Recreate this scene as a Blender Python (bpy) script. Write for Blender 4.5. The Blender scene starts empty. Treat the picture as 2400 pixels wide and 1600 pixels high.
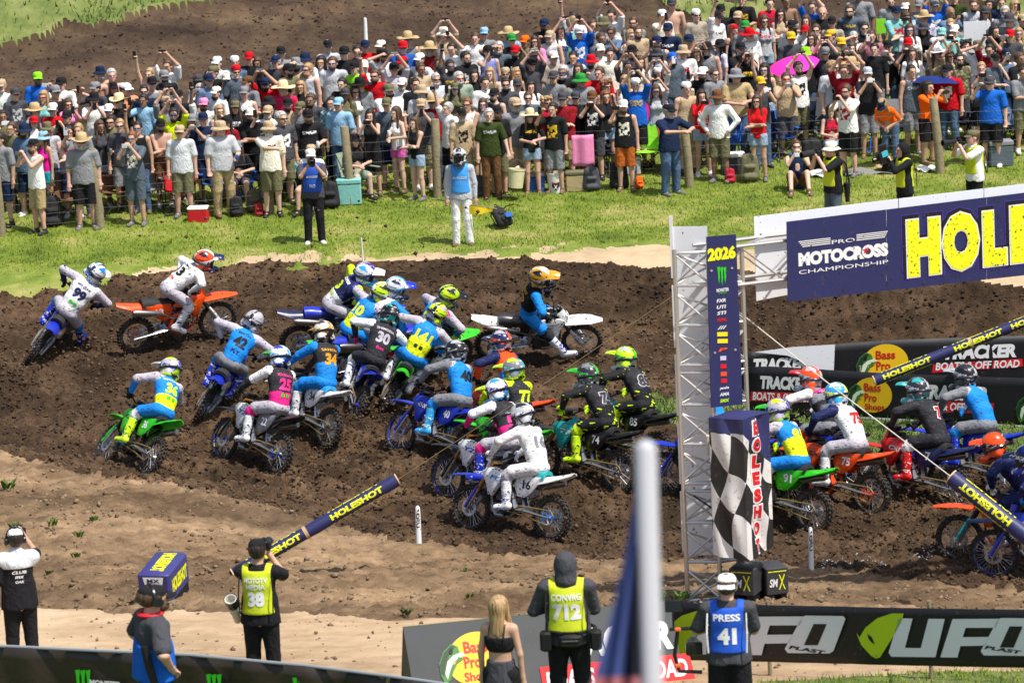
import bpy, math, random
import numpy as np
from mathutils import Vector, Matrix, Euler
from mathutils.bvhtree import BVHTree

SC = bpy.context.scene
COL = SC.collection
R = math.radians
rng = np.random.default_rng(7)
random.seed(7)

# ------------------------------------------------------------------ camera
CAM_H = 15.0
FPX = 10000.0                      # focal length in pixels of the 2400 px wide photograph
PITCH = math.atan(2000.0 / FPX)
ROLL = R(2.7)
TR = math.tan(ROLL)
cam_data = bpy.data.cameras.new('camera')
cam_data.sensor_width = 36.0
cam_data.lens = 150.0
cam_data.clip_start = 0.5
cam_data.clip_end = 2000.0
cam = bpy.data.objects.new('camera', cam_data)
COL.objects.link(cam)
FWD = np.array([0, math.cos(PITCH), -math.sin(PITCH)])
U0 = np.array([0, math.sin(PITCH), math.cos(PITCH)])
R0 = np.array([1.0, 0, 0])
RGT = R0 * math.cos(ROLL) - U0 * math.sin(ROLL)
UPV = U0 * math.cos(ROLL) + R0 * math.sin(ROLL)
CPOS = np.array([0, 0, CAM_H])
m = Matrix.Identity(4)
for i in range(3):
    m[i][0], m[i][1], m[i][2], m[i][3] = RGT[i], UPV[i], -FWD[i], CPOS[i]
cam.matrix_world = m
cam_data.dof.use_dof = True
cam_data.dof.focus_distance = 68.0
cam_data.dof.aperture_fstop = 4.5
SC.camera = cam

# ------------------------------------------------------------------ sky, sun, exposure
SUN_EL, SUN_AZ = R(62), R(40)      # direction to the sun: elevation, angle from +X towards -Y (camera side)
sun_dir = Vector((math.cos(SUN_EL) * math.cos(SUN_AZ), -math.cos(SUN_EL) * math.sin(SUN_AZ), math.sin(SUN_EL)))
world = bpy.data.worlds.new('World')
SC.world = world
world.use_nodes = True
wn = world.node_tree
bg = wn.nodes['Background']
sky = wn.nodes.new('ShaderNodeTexSky')
sky.sky_type = 'NISHITA'
sky.sun_disc = False
sky.sun_elevation = SUN_EL
sky.sun_rotation = math.atan2(sun_dir.x, sun_dir.y)
sky.air_density = 1.0
sky.dust_density = 2.5
sky.ozone_density = 1.0
wn.links.new(sky.outputs[0], bg.inputs[0])
bg.inputs[1].default_value = 0.125
sun_data = bpy.data.lights.new('sun', 'SUN')
sun_data.energy = 4.6
sun_data.angle = R(0.6)
sun_data.color = (1.0, 0.95, 0.87)
sun = bpy.data.objects.new('sun', sun_data)
sun.rotation_euler = sun_dir.to_track_quat('Z', 'Y').to_euler()
sun.location = (20, 20, 60)
COL.objects.link(sun)
SC.view_settings.view_transform = 'Standard'
SC.view_settings.look = 'None'
SC.view_settings.exposure = 0.24
SC.view_settings.gamma = 1.0
SC.view_settings.use_curve_mapping = False
SC.cycles.max_bounces = 5
SC.cycles.diffuse_bounces = 3
SC.cycles.glossy_bounces = 2
SC.cycles.use_denoising = True

# ------------------------------------------------------------------ helpers
def ray(px, py):
    d = FWD + RGT * ((px - 1200) / FPX) + UPV * ((800 - py) / FPX)
    return d

def at_z(px, py, z):
    d = ray(px, py)
    t = (z - CAM_H) / d[2]
    return CPOS + d * t

def at_depth(px, py, dep):
    return CPOS + ray(px, py) * dep

def project(p):
    q = np.asarray(p, float) - CPOS
    f = q @ FWD
    return 1200 + FPX * (q @ RGT) / f, 800 - FPX * (q @ UPV) / f, f

def vnoise(x, y, seed=0):
    x = np.asarray(x, float); y = np.asarray(y, float)
    xi = np.floor(x).astype(np.int64); yi = np.floor(y).astype(np.int64)
    xf = x - xi; yf = y - yi
    def h(a, b):
        n = (a * 374761393 + b * 668265263 + seed * 1442695041) & 0x7fffffff
        n = ((n ^ (n >> 13)) * 1274126177) & 0x7fffffff
        n = (n ^ (n >> 16)) & 0xffff
        return n / 65535.0
    u = xf * xf * (3 - 2 * xf); v = yf * yf * (3 - 2 * yf)
    return (h(xi, yi) * (1 - u) + h(xi + 1, yi) * u) * (1 - v) + (h(xi, yi + 1) * (1 - u) + h(xi + 1, yi + 1) * u) * v

def fbm(x, y, seed=0, octv=4, gain=0.5):
    s = 0; a = 1; t = 0
    for o in range(octv):
        s = s + a * vnoise(x * 2 ** o + 17.3 * o, y * 2 ** o - 9.1 * o, seed + o); t += a; a *= gain
    return s / t

# ---- materials
MATS = {}
def lin(c):
    return tuple((v / 12.92 if v <= 0.04045 else ((v + 0.055) / 1.055) ** 2.4) for v in c)

def hexc(h):
    return lin(tuple(int(h[i:i + 2], 16) / 255 for i in (0, 2, 4)))

def mat(name, col, rough=0.6, metal=0.0, spec=0.4, var=0.0, vscale=8.0, bump=0.0, bscale=40.0, dirt=0.0, coat=0.0):
    """plain surface with optional colour mottling, bump and mud spatter (object space)"""
    if name in MATS: return MATS[name]
    if isinstance(col, str): col = hexc(col)
    m = bpy.data.materials.new(name); m.use_nodes = True
    nt = m.node_tree; b = nt.nodes['Principled BSDF']
    b.inputs['Base Color'].default_value = (*col, 1)
    b.inputs['Roughness'].default_value = rough
    b.inputs['Metallic'].default_value = metal
    b.inputs['Specular IOR Level'].default_value = spec
    if coat: b.inputs['Coat Weight'].default_value = coat
    if var or bump or dirt:
        tc = nt.nodes.new('ShaderNodeTexCoord')
        out = None
        if var:
            n = nt.nodes.new('ShaderNodeTexNoise'); n.inputs['Scale'].default_value = vscale; n.inputs['Detail'].default_value = 4
            nt.links.new(tc.outputs['Object'], n.inputs['Vector'])
            mx = nt.nodes.new('ShaderNodeMix'); mx.data_type = 'RGBA'
            mx.inputs[6].default_value = (*[c * (1 - var) for c in col], 1)
            mx.inputs[7].default_value = (*[min(1, c * (1 + var)) for c in col], 1)
            nt.links.new(n.outputs['Fac'], mx.inputs[0]); out = mx.outputs[2]
        if dirt:
            n = nt.nodes.new('ShaderNodeTexNoise'); n.inputs['Scale'].default_value = 22; n.inputs['Detail'].default_value = 3
            nt.links.new(tc.outputs['Object'], n.inputs['Vector'])
            rp = nt.nodes.new('ShaderNodeValToRGB')
            rp.color_ramp.elements[0].position = 0.68 - 0.22 * dirt; rp.color_ramp.elements[1].position = 0.74 - 0.16 * dirt
            nt.links.new(n.outputs['Fac'], rp.inputs[0])
            mx = nt.nodes.new('ShaderNodeMix'); mx.data_type = 'RGBA'
            mx.inputs[6].default_value = (*col, 1)
            if out: nt.links.new(out, mx.inputs[6])
            mx.inputs[7].default_value = (0.075, 0.05, 0.034, 1)
            nt.links.new(rp.outputs[0], mx.inputs[0]); out = mx.outputs[2]
        if out: nt.links.new(out, b.inputs['Base Color'])
        if bump:
            n = nt.nodes.new('ShaderNodeTexNoise'); n.inputs['Scale'].default_value = bscale; n.inputs['Detail'].default_value = 3
            nt.links.new(tc.outputs['Object'], n.inputs['Vector'])
            bp = nt.nodes.new('ShaderNodeBump'); bp.inputs['Strength'].default_value = bump; bp.inputs['Distance'].default_value = 0.02
            nt.links.new(n.outputs['Fac'], bp.inputs['Height']); nt.links.new(bp.outputs[0], b.inputs['Normal'])
    MATS[name] = m
    return m

# ---- objects
def tag(o, label=None, cat=None, group=None, kind=None):
    if label: o['label'] = label
    if cat: o['category'] = cat
    if group: o['group'] = group
    if kind: o['kind'] = kind
    return o

def obj(name, me, parent=None, mats=None, loc=None, rot=None, scale=None, mw=None):
    o = bpy.data.objects.new(name, me)
    COL.objects.link(o)
    if parent: o.parent = parent
    if mw is not None: o.matrix_basis = mw
    if loc is not None: o.location = loc
    if rot is not None: o.rotation_euler = rot
    if scale is not None: o.scale = scale
    if mats is not None:
        if not isinstance(mats, (list, tuple)): mats = [mats]
        while len(me.materials) < len(mats): me.materials.append(None)
        for i, mt in enumerate(mats):
            o.material_slots[i].link = 'OBJECT'
            o.material_slots[i].material = mt
    return o

def thing(name, label, cat, loc=(0, 0, 0), rz=0.0, group=None, mw=None):
    o = bpy.data.objects.new(name, None); COL.objects.link(o)
    o.empty_display_size = 0.2
    if mw is not None: o.matrix_basis = mw
    else:
        o.location = loc; o.rotation_euler = (0, 0, rz)
    return tag(o, label, cat, group)

def big_mesh(name, V, F, smooth=True):
    """V (n,3) array, F (m,k) array of one polygon size"""
    V = np.ascontiguousarray(V, np.float32); F = np.ascontiguousarray(F, np.int32)
    me = bpy.data.meshes.new(name)
    me.vertices.add(len(V)); me.vertices.foreach_set('co', V.ravel())
    k = F.shape[1]
    me.loops.add(F.size); me.loops.foreach_set('vertex_index', F.ravel())
    me.polygons.add(len(F)); me.polygons.foreach_set('loop_start', np.arange(0, F.size, k, dtype=np.int32))
    if smooth: me.polygons.foreach_set('use_smooth', np.ones(len(F), bool))
    me.update(calc_edges=True)
    return me

def frame_from(d, up=(0, 0, 1)):
    d = Vector(d).normalized(); up = Vector(up)
    if abs(d.dot(up)) > 0.98: up = Vector((1, 0, 0))
    a = d.cross(up).normalized(); b = a.cross(d)
    return a, b, d

class MB:
    def __init__(s): s.v = []; s.f = []; s.mi = []; s.cur = 0
    def add(s, vs, fs):
        n = len(s.v); s.v += [tuple(v) for v in vs]; s.f += [[i + n for i in f] for f in fs]; s.mi += [s.cur] * len(fs)
        return s
    def box(s, c, sz, rot=None, bev=0.0):
        x, y, z = [q / 2 for q in sz]
        if bev:
            b = bev; vs = []
            M = rot if rot is not None else Matrix.Identity(3)
            P = []
            for sz_ in (-1, 1):
                for (ax, ay) in ((-1, -1), (1, -1), (1, 1), (-1, 1)): P.append((ax, ay, sz_))
            # chamfered vertical + top edges: 4 rings
            rings = []
            for (zz, ins) in ((-z, b), (-z + b, 0), (z - b, 0), (z, b)):
                r = []
                for (ax, ay, ox, oy) in ((-1, -1, 0, 1), (-1, -1, 1, 0), (1, -1, -1, 0), (1, -1, 0, 1), (1, 1, 0, -1), (1, 1, -1, 0), (-1, 1, 1, 0), (-1, 1, 0, -1)):
                    r.append((ax * (x - ins) + ox * b, ay * (y - ins) + oy * b, zz))
                rings.append(r)
            vs = [v for r in rings for v in r]
            fs = [list(range(7, -1, -1)), [24 + i for i in range(8)]]
            for k in range(3):
                for i in range(8): fs.append([k * 8 + i, k * 8 + (i + 1) % 8, (k + 1) * 8 + (i + 1) % 8, (k + 1) * 8 + i])
            vs = [tuple(Vector(c) + M @ Vector(v)) for v in vs]
            return s.add(vs, fs)
        vs = [Vector((sx * x, sy * y, sz_ * z)) for sz_ in (-1, 1) for sy in (-1, 1) for sx in (-1, 1)]
        if rot is not None: vs = [rot @ v for v in vs]
        vs = [v + Vector(c) for v in vs]
        return s.add(vs, [[0, 2, 3, 1], [4, 5, 7, 6], [0, 1, 5, 4], [2, 6, 7, 3], [0, 4, 6, 2], [1, 3, 7, 5]])
    def tube(s, pts, r, n=8, cap=True, flat=1.0, up=(0, 0, 1)):
        pts = [Vector(p) for p in pts]; N = len(pts)
        rs = r if isinstance(r, (list, tuple)) else [r] * N
        vs = []
        for i, p in enumerate(pts):
            d = (pts[min(i + 1, N - 1)] - pts[max(i - 1, 0)])
            a, b, _ = frame_from(d, up)
            for k in range(n):
                t = 2 * math.pi * k / n
                vs.append(p + a * math.cos(t) * rs[i] + b * math.sin(t) * rs[i] * flat)
        fs = [[i * n + k, i * n + (k + 1) % n, (i + 1) * n + (k + 1) % n, (i + 1) * n + k] for i in range(N - 1) for k in range(n)]
        if cap: fs += [list(range(n - 1, -1, -1)), [(N - 1) * n + k for k in range(n)]]
        return s.add(vs, fs)
    def lathe(s, prof, n=16, c=(0, 0, 0), axis='z', arc=None, closed=False):
        """prof: list of (radius, height)"""
        vs = []; N = len(prof)
        for (r, h) in prof:
            for k in range(n):
                t = 2 * math.pi * k / n
                if axis == 'z': q = (r * math.cos(t), r * math.sin(t), h)
                elif axis == 'y': q = (r * math.cos(t), h, r * math.sin(t))
                else: q = (h, r * math.cos(t), r * math.sin(t))
                vs.append((q[0] + c[0], q[1] + c[1], q[2] + c[2]))
        fs = [[i * n + k, i * n + (k + 1) % n, (i + 1) * n + (k + 1) % n, (i + 1) * n + k] for i in range(N - 1) for k in range(n)]
        if closed: fs += [[(N - 1) * n + k, (N - 1) * n + (k + 1) % n, (k + 1) % n, k] for k in range(n)]
        else:
            if prof[0][0] > 1e-4: fs.append(list(range(n - 1, -1, -1)))
            if prof[-1][0] > 1e-4: fs.append([(N - 1) * n + k for k in range(n)])
        return s.add(vs, fs)
    def slab(s, poly, a, b, axis='y', bulge=0.0):
        """polygon in the two other axes, extruded from a to b along axis"""
        n = len(poly)
        def P(q, h):
            return {'y': (q[0], h, q[1]), 'x': (h, q[0], q[1]), 'z': (q[0], q[1], h)}[axis]
        vs = [P(q, a) for q in poly] + [P(q, b) for q in poly]
        fs = [[i, (i + 1) % n, n + (i + 1) % n, n + i] for i in range(n)]
        fs += [list(range(n - 1, -1, -1)), [n + i for i in range(n)]]
        return s.add(vs, fs)
    def grid(s, fn, nu, nv):
        vs = [fn(i / nu, j / nv) for j in range(nv + 1) for i in range(nu + 1)]
        w = nu + 1
        fs = [[j * w + i, j * w + i + 1, (j + 1) * w + i + 1, (j + 1) * w + i] for j in range(nv) for i in range(nu)]
        return s.add(vs, fs)
    def ball(s, c, r, n=10, m=6):
        rx, ry, rz = r if isinstance(r, (tuple, list)) else (r, r, r)
        vs = [(c[0], c[1], c[2] - rz)]
        for j in range(1, m):
            ph = -math.pi / 2 + math.pi * j / m
            for k in range(n):
                t = 2 * math.pi * k / n
                vs.append((c[0] + rx * math.cos(ph) * math.cos(t), c[1] + ry * math.cos(ph) * math.sin(t), c[2] + rz * math.sin(ph)))
        vs.append((c[0], c[1], c[2] + rz))
        fs = [[0, 1 + (k + 1) % n, 1 + k] for k in range(n)]
        for j in range(m - 2):
            fs += [[1 + j * n + k, 1 + j * n + (k + 1) % n, 1 + (j + 1) * n + (k + 1) % n, 1 + (j + 1) * n + k] for k in range(n)]
        L = len(vs) - 1; b = 1 + (m - 2) * n
        fs += [[b + k, b + (k + 1) % n, L] for k in range(n)]
        return s.add(vs, fs)
    def mesh(s, name, smooth=False):
        me = bpy.data.meshes.new(name)
        me.from_pydata(s.v, [], s.f)
        if any(s.mi):
            me.polygons.foreach_set('material_index', s.mi)
        if smooth:
            me.polygons.foreach_set('use_smooth', [True] * len(me.polygons))
            if smooth != 'all':
                me.set_sharp_from_angle(angle=R(40))
        me.update()
        return me
    def obj(s, name, mats, parent=None, smooth=True, **kw):
        return obj(name, s.mesh(name, smooth), parent, mats, **kw)

# ---- lettering
_TXT = {}
def text_data(t, size=1.0, bold=0.0, ext=0.0, shear=0.0, space=1.0):
    """mesh verts/faces of a text, centred, in the XY plane"""
    key = (t, bold, ext, shear, space)
    if key not in _TXT:
        cu = bpy.data.curves.new('text', 'FONT'); cu.body = t; cu.size = 1.0
        cu.align_x = 'CENTER'; cu.align_y = 'CENTER'; cu.offset = bold; cu.extrude = ext; cu.shear = shear
        cu.space_character = space; cu.resolution_u = 3; cu.fill_mode = 'FRONT' if not ext else 'BOTH'
        o = bpy.data.objects.new('text', cu)
        me = bpy.data.meshes.new_from_object(o)
        V = np.array([v.co[:] for v in me.vertices]) if len(me.vertices) else np.zeros((0, 3))
        F = [list(p.vertices) for p in me.polygons]
        bpy.data.objects.remove(o); bpy.data.curves.remove(cu); bpy.data.meshes.remove(me)
        if len(V):
            c = (V.min(0) + V.max(0)) / 2; V = V - [c[0], c[1], 0]
        _TXT[key] = (V, F)
    V, F = _TXT[key]
    return V * size, F

def fit_text(t, w, h, bold=0.02, shear=0.0, space=1.0):
    """text stretched to fill w x h"""
    V, F = text_data(t, 1.0, bold, 0, shear, space)
    e = V.max(0) - V.min(0)
    return V * np.array([w / e[0], h / e[1], 1]), F

def dense(V, F, step):
    """lettering cut into small triangles so that it can follow a curved surface"""
    import bmesh
    bm = bmesh.new(); vs = [bm.verts.new(tuple(v)) for v in V]
    for f in F:
        try: bm.faces.new([vs[i] for i in f])
        except ValueError: pass
    bmesh.ops.remove_doubles(bm, verts=bm.verts[:], dist=1e-5)
    bmesh.ops.triangulate(bm, faces=bm.faces[:])
    for _ in range(3):
        e = [q for q in bm.edges if q.calc_length() > step]
        if not e: break
        bmesh.ops.subdivide_edges(bm, edges=e, cuts=1); bmesh.ops.triangulate(bm, faces=bm.faces[:])
    bm.verts.index_update(); V2 = np.array([v.co[:] for v in bm.verts]); F2 = [[v.index for v in f.verts] for f in bm.faces]; bm.free()
    return V2, F2

def flat(mb, V, F, org, ax, ay, off=0.004):
    """put flat lettering on a plane: org + x*ax + y*ay, raised by off"""
    ax = Vector(ax).normalized(); ay = Vector(ay).normalized(); n = ax.cross(ay)
    o = Vector(org) + n * off
    mb.add([o + ax * float(v[0]) + ay * float(v[1]) for v in V], F)

def polyflat(mb, poly, org, ax, ay, off=0.004):
    ax = Vector(ax).normalized(); ay = Vector(ay).normalized(); n = ax.cross(ay)
    o = Vector(org) + n * off
    mb.add([o + ax * p[0] + ay * p[1] for p in poly], [list(range(len(poly)))])

def ellipse(cx, cy, rx, ry, n=32, a0=0.0):
    return [(cx + rx * math.cos(a0 + 2 * math.pi * k / n), cy + ry * math.sin(a0 + 2 * math.pi * k / n)) for k in range(n)]
# ------------------------------------------------------------------ terrain
def line(pts, z):
    """pixel polyline of a ground feature at height(s) z -> sorted (X, Y, z)"""
    out = []
    for i, (px, py) in enumerate(pts):
        zz = z[i] if isinstance(z, (list, tuple)) else z
        p = at_z(px, py, zz); out.append((p[0], p[1], zz))
    return np.array(sorted(out))

def yc(x, y): return (x, y - (x - 1200) * TR)      # row y as read in the middle column, moved to column x

LN = [
    line([yc(0, 2600), yc(2400, 2600)], 4.6),
    line([yc(0, 1650), yc(1200, 1650), yc(2400, 1650)], 2.7),
    line([yc(0, 1480), yc(1200, 1500), yc(2400, 1530)], 1.75),
    line([(0, 1405), (400, 1425), (900, 1440), (1600, 1420), (2400, 1460)], [1.15, 1.15, 1.2, 1.1, 1.0]),
    line([(-300, 985), (0, 1062), (300, 1122), (700, 1200), (1000, 1292), (1300, 1312), (1600, 1305), (1850, 1335), (2400, 1385)], [0.55, 0.5, 0.45, 0.4, 0.3, 0.25, 0.25, 0.2, 0.2]),
    line([(-300, 945), (0, 1020), (300, 1080), (700, 1150), (1000, 1235), (1300, 1250), (1600, 1250), (1850, 1280), (2400, 1325)], 0.0),
    line([yc(-300, 860), yc(1200, 860), yc(2700, 860)], 0.45),
    line([(-300, 740), (0, 690), (250, 652), (500, 625), (800, 612), (1200, 605), (1570, 622), (2000, 640), (2700, 650)], 1.45),
    line([(-300, 580), (0, 555), (232, 537), (628, 503), (1022, 460), (1612, 440), (2205, 405), (2700, 380)], 1.7),
]
def above(L, dy, dz):
    q = L.copy(); q[:, 1] += dy; q[:, 2] += dz
    return q
LN.append(above(LN[-1], 4.0, 0.5))
crb = LN[-2].copy()
for i in range(len(crb)):
    crb[i, 1] += np.interp(crb[i, 0], [-10, -4, 2, 10], [4.6, 5.5, 7.0, 9.0]); crb[i, 2] += np.interp(crb[i, 0], [-10, -4, 2, 10], [0.62, 0.75, 1.0, 1.3])
LN.append(crb)
LN.append(above(crb, 9, 1.9))
LN.append(above(crb, 22, 5.6))
LN.append(above(crb, 45, 16.0))
LN.append(above(crb, 120, 42.0))

def line_y(i, X): return np.interp(X, LN[i][:, 0], LN[i][:, 1])

xs = np.concatenate([-np.geomspace(160, 13.2, 34), np.arange(-13, 13.01, 0.052), np.geomspace(13.2, 160, 34)])
ys = np.concatenate([np.linspace(2, 36, 18), np.arange(36.3, 51.5, 0.11), np.arange(51.5, 78.5, 0.058), np.arange(78.5, 106, 0.11), np.geomspace(106.3, 205, 56)])
XX, YY = np.meshgrid(xs, ys, indexing='ij')
def base_height(X, Y):
    """heights for a 1-D list of columns X and rows Y (outer grid)"""
    Z = np.empty((len(X), len(Y)))
    for i, x in enumerate(X):
        yy = [-40.0] + [np.interp(x, L[:, 0], L[:, 1]) for L in LN] + [400.0]
        zz = [6.0] + [np.interp(x, L[:, 0], L[:, 2]) for L in LN] + [60.0]
        Z[i] = np.interp(Y, yy, zz)
    return Z
# smooth version: average of shifted samples
gx = np.arange(-40, 40.01, 0.5); gy = np.arange(0, 210, 0.25)
GZ = base_height(gx, gy)
k = np.hanning(9); k /= k.sum()
GZ = np.apply_along_axis(lambda r: np.convolve(np.pad(r, 4, mode='edge'), k, 'valid'), 1, GZ)
GZ = np.apply_along_axis(lambda r: np.convolve(np.pad(r, 2, mode='edge'), np.ones(5) / 5, 'valid'), 0, GZ)
def hbase(X, Y):
    X = np.asarray(X, float); Y = np.asarray(Y, float)
    u = np.clip((X + 40) / 0.5, 0, len(gx) - 1.001); v = np.clip(Y / 0.25, 0, len(gy) - 1.001)
    i = u.astype(int); j = v.astype(int); a = u - i; b = v - j
    return (GZ[i, j] * (1 - a) + GZ[i + 1, j] * a) * (1 - b) + (GZ[i, j + 1] * (1 - a) + GZ[i + 1, j + 1] * a) * b

def gz(x, y): return float(hbase(x, y))

def on_ground(px, py, h=0.0):
    """world point h above the ground that shows at photo pixel (px, py)"""
    d = ray(px, py); lo, hi = 20.0, 190.0
    t = lo
    prev = None
    while t < hi:
        p = CPOS + d * t
        g = p[2] - gz(p[0], p[1]) - h
        if g <= 0: break
        prev = t; t += 0.5
    a, b = (prev or lo), t
    for _ in range(30):
        c = (a + b) / 2; p = CPOS + d * c
        if p[2] - gz(p[0], p[1]) - h > 0: a = c
        else: b = c
    p = CPOS + d * b
    return Vector((p[0], p[1], p[2] - h))

# infield patch of grass around which the track bends (in front of the advertising banners)
INF = [on_ground(*q) for q in ((1380, 960), (1470, 935), (1600, 930), (1760, 940), (1900, 975), (2450, 1000), (2700, 1010), (2700, 1075), (2400, 1068), (2100, 1062), (1940, 1050), (1760, 1020), (1560, 1000), (1430, 985))]
def in_poly(X, Y, P):
    ins = np.zeros(X.shape, bool); n = len(P)
    for i in range(n):
        x1, y1 = P[i][0], P[i][1]; x2, y2 = P[(i + 1) % n][0], P[(i + 1) % n][1]
        c = ((y1 > Y) != (y2 > Y)) & (X < (x2 - x1) * (Y - y1) / (y2 - y1 + 1e-12) + x1)
        ins ^= c
    return ins
def region(X, Y):
    """0 track, 1 dirt bank, 2 sandy path, 3 grass verge, 4 hillside dirt, 5 near grass, 6 sandy strip, 7 infield grass, 8 hill grass"""
    w = (fbm(X * 1.3, Y * 1.3, 3, 4) - 0.5)
    wy = Y + w * 0.9; wx = X + w * 0.6
    reg = np.full(X.shape, 5)
    reg[wy > line_y(1, X) + 0.7] = 2
    reg[wy > line_y(3, X) - 0.6 + w * 1.5] = 1
    reg[(X > 2.0 + w) & (Y > line_y(1, X) + 3.2 + w)] = 1
    reg[Y + w * 0.7 > line_y(4, X)] = 0
    reg[Y + w * 0.35 > line_y(7, X)] = 6
    strip = np.interp(X, [-12, -6, -3, 0, 1.0, 3, 12], [0.10, 0.12, 0.20, 0.55, 1.2, 1.8, 2.0])
    reg[Y + w * 2.2 > line_y(7, X) + strip] = 3
    reg[wy > np.interp(X, LN[10][:, 0], LN[10][:, 1]) + 0.2] = 4
    reg[in_poly(wx, wy, INF)] = 7
    # grassy shoulder at the top of the far slope, left; tufts on the right
    g0 = [on_ground(x, y) for x, y in ((-200, 125), (0, 96), (190, 68), (330, 32), (450, 4), (540, -20))]
    gxp = np.array([p[0] for p in g0] + [8, 60]); gyp = np.array([p[1] for p in g0] + [g0[-1][1] + 8, g0[-1][1] + 25])
    hg = (Y + w * 1.5 > np.interp(X, gxp, gyp)) & (Y > 85)
    reg[hg] = 8
    reg[(reg == 4) & (fbm(X * .35, Y * .35, 21, 3) > 0.53) & (X > 3.5) & (Y < line_y(10, X) + 7)] = 8
    return reg
REG = region(XX, YY)
RACELINE = [on_ground(*q) for q in ((2700, 1290), (1950, 1175), (1300, 1135), (700, 1030), (350, 970), (170, 900), (140, 830), (300, 765), (700, 755), (1300, 790), (1700, 770), (2500, 715))]
def line_dist(X, Y):
    D = np.full(X.shape, 1e9)
    for p, q in zip(RACELINE, RACELINE[1:]):
        dx, dy = q.x - p.x, q.y - p.y; t = np.clip(((X - p.x) * dx + (Y - p.y) * dy) / (dx * dx + dy * dy), 0, 1)
        D = np.minimum(D, np.hypot(X - p.x - dx * t, Y - p.y - dy * t))
    return D
def relief(X, Y, reg):
    """small relief: clods, ruts and ripples"""
    soft = np.isin(reg, (2, 6))
    cl = np.abs(fbm(X * 3.2, Y * 3.2, 11, 4, 0.62) - 0.5) * 2
    cl2 = fbm(X * 7.5, Y * 7.5, 15, 3, 0.6)
    big = fbm(X * 0.7, Y * 0.7, 5, 3) - 0.5
    rut = fbm(X * 0.55 + 0.8 * Y, Y * 3.0, 31, 3) - 0.5
    z = np.zeros(X.shape)
    t = (reg == 0)
    if t.any():
        D = line_dist(X[t], Y[t]); z[t] += 0.075 * np.sin(D * 11 + 5 * fbm(X[t] * .5, Y[t] * .5, 61, 2)) * np.clip(fbm(X[t] * .45, Y[t] * .45, 63, 2) * 3 - 0.9, 0, 1) * np.clip(3.2 - D, 0, 1)
    z[t] += (big * 0.20 + (cl * 0.15 + cl2 * 0.19 - 0.13) + rut * 0.20)[t]
    t = (reg == 1); z[t] = (big * 0.24 + cl * 0.09 + cl2 * 0.12 - 0.10)[t]
    t = soft; z[t] = (big * 0.06 + rut * 0.05 + cl2 * 0.02)[t]
    t = np.isin(reg, (3, 5, 7)); z[t] = (big * 0.10 + cl2 * 0.05)[t]
    t = (reg == 4); z[t] = (big * 0.35 + cl * 0.07 + cl2 * 0.08 + rut * 0.16 - 0.10)[t]
    t = (reg == 8); z[t] = (big * 0.3 + cl * 0.12 + cl2 * 0.12)[t]
    return z
ZZ = hbase(XX, YY) + relief(XX, YY, REG)
far = (np.abs(XX) > 40); ZZ[far] = hbase(np.clip(XX[far], -40, 40), YY[far])
nx, ny = XX.shape
GV = np.stack([XX.ravel(), YY.ravel(), ZZ.ravel()], 1)
ii, jj = np.meshgrid(np.arange(nx - 1), np.arange(ny - 1), indexing='ij')
a = (ii * ny + jj).ravel()
GF = np.stack([a, a + ny, a + ny + 1, a + 1], 1)
FREG = REG[:-1, :-1].ravel()

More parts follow.
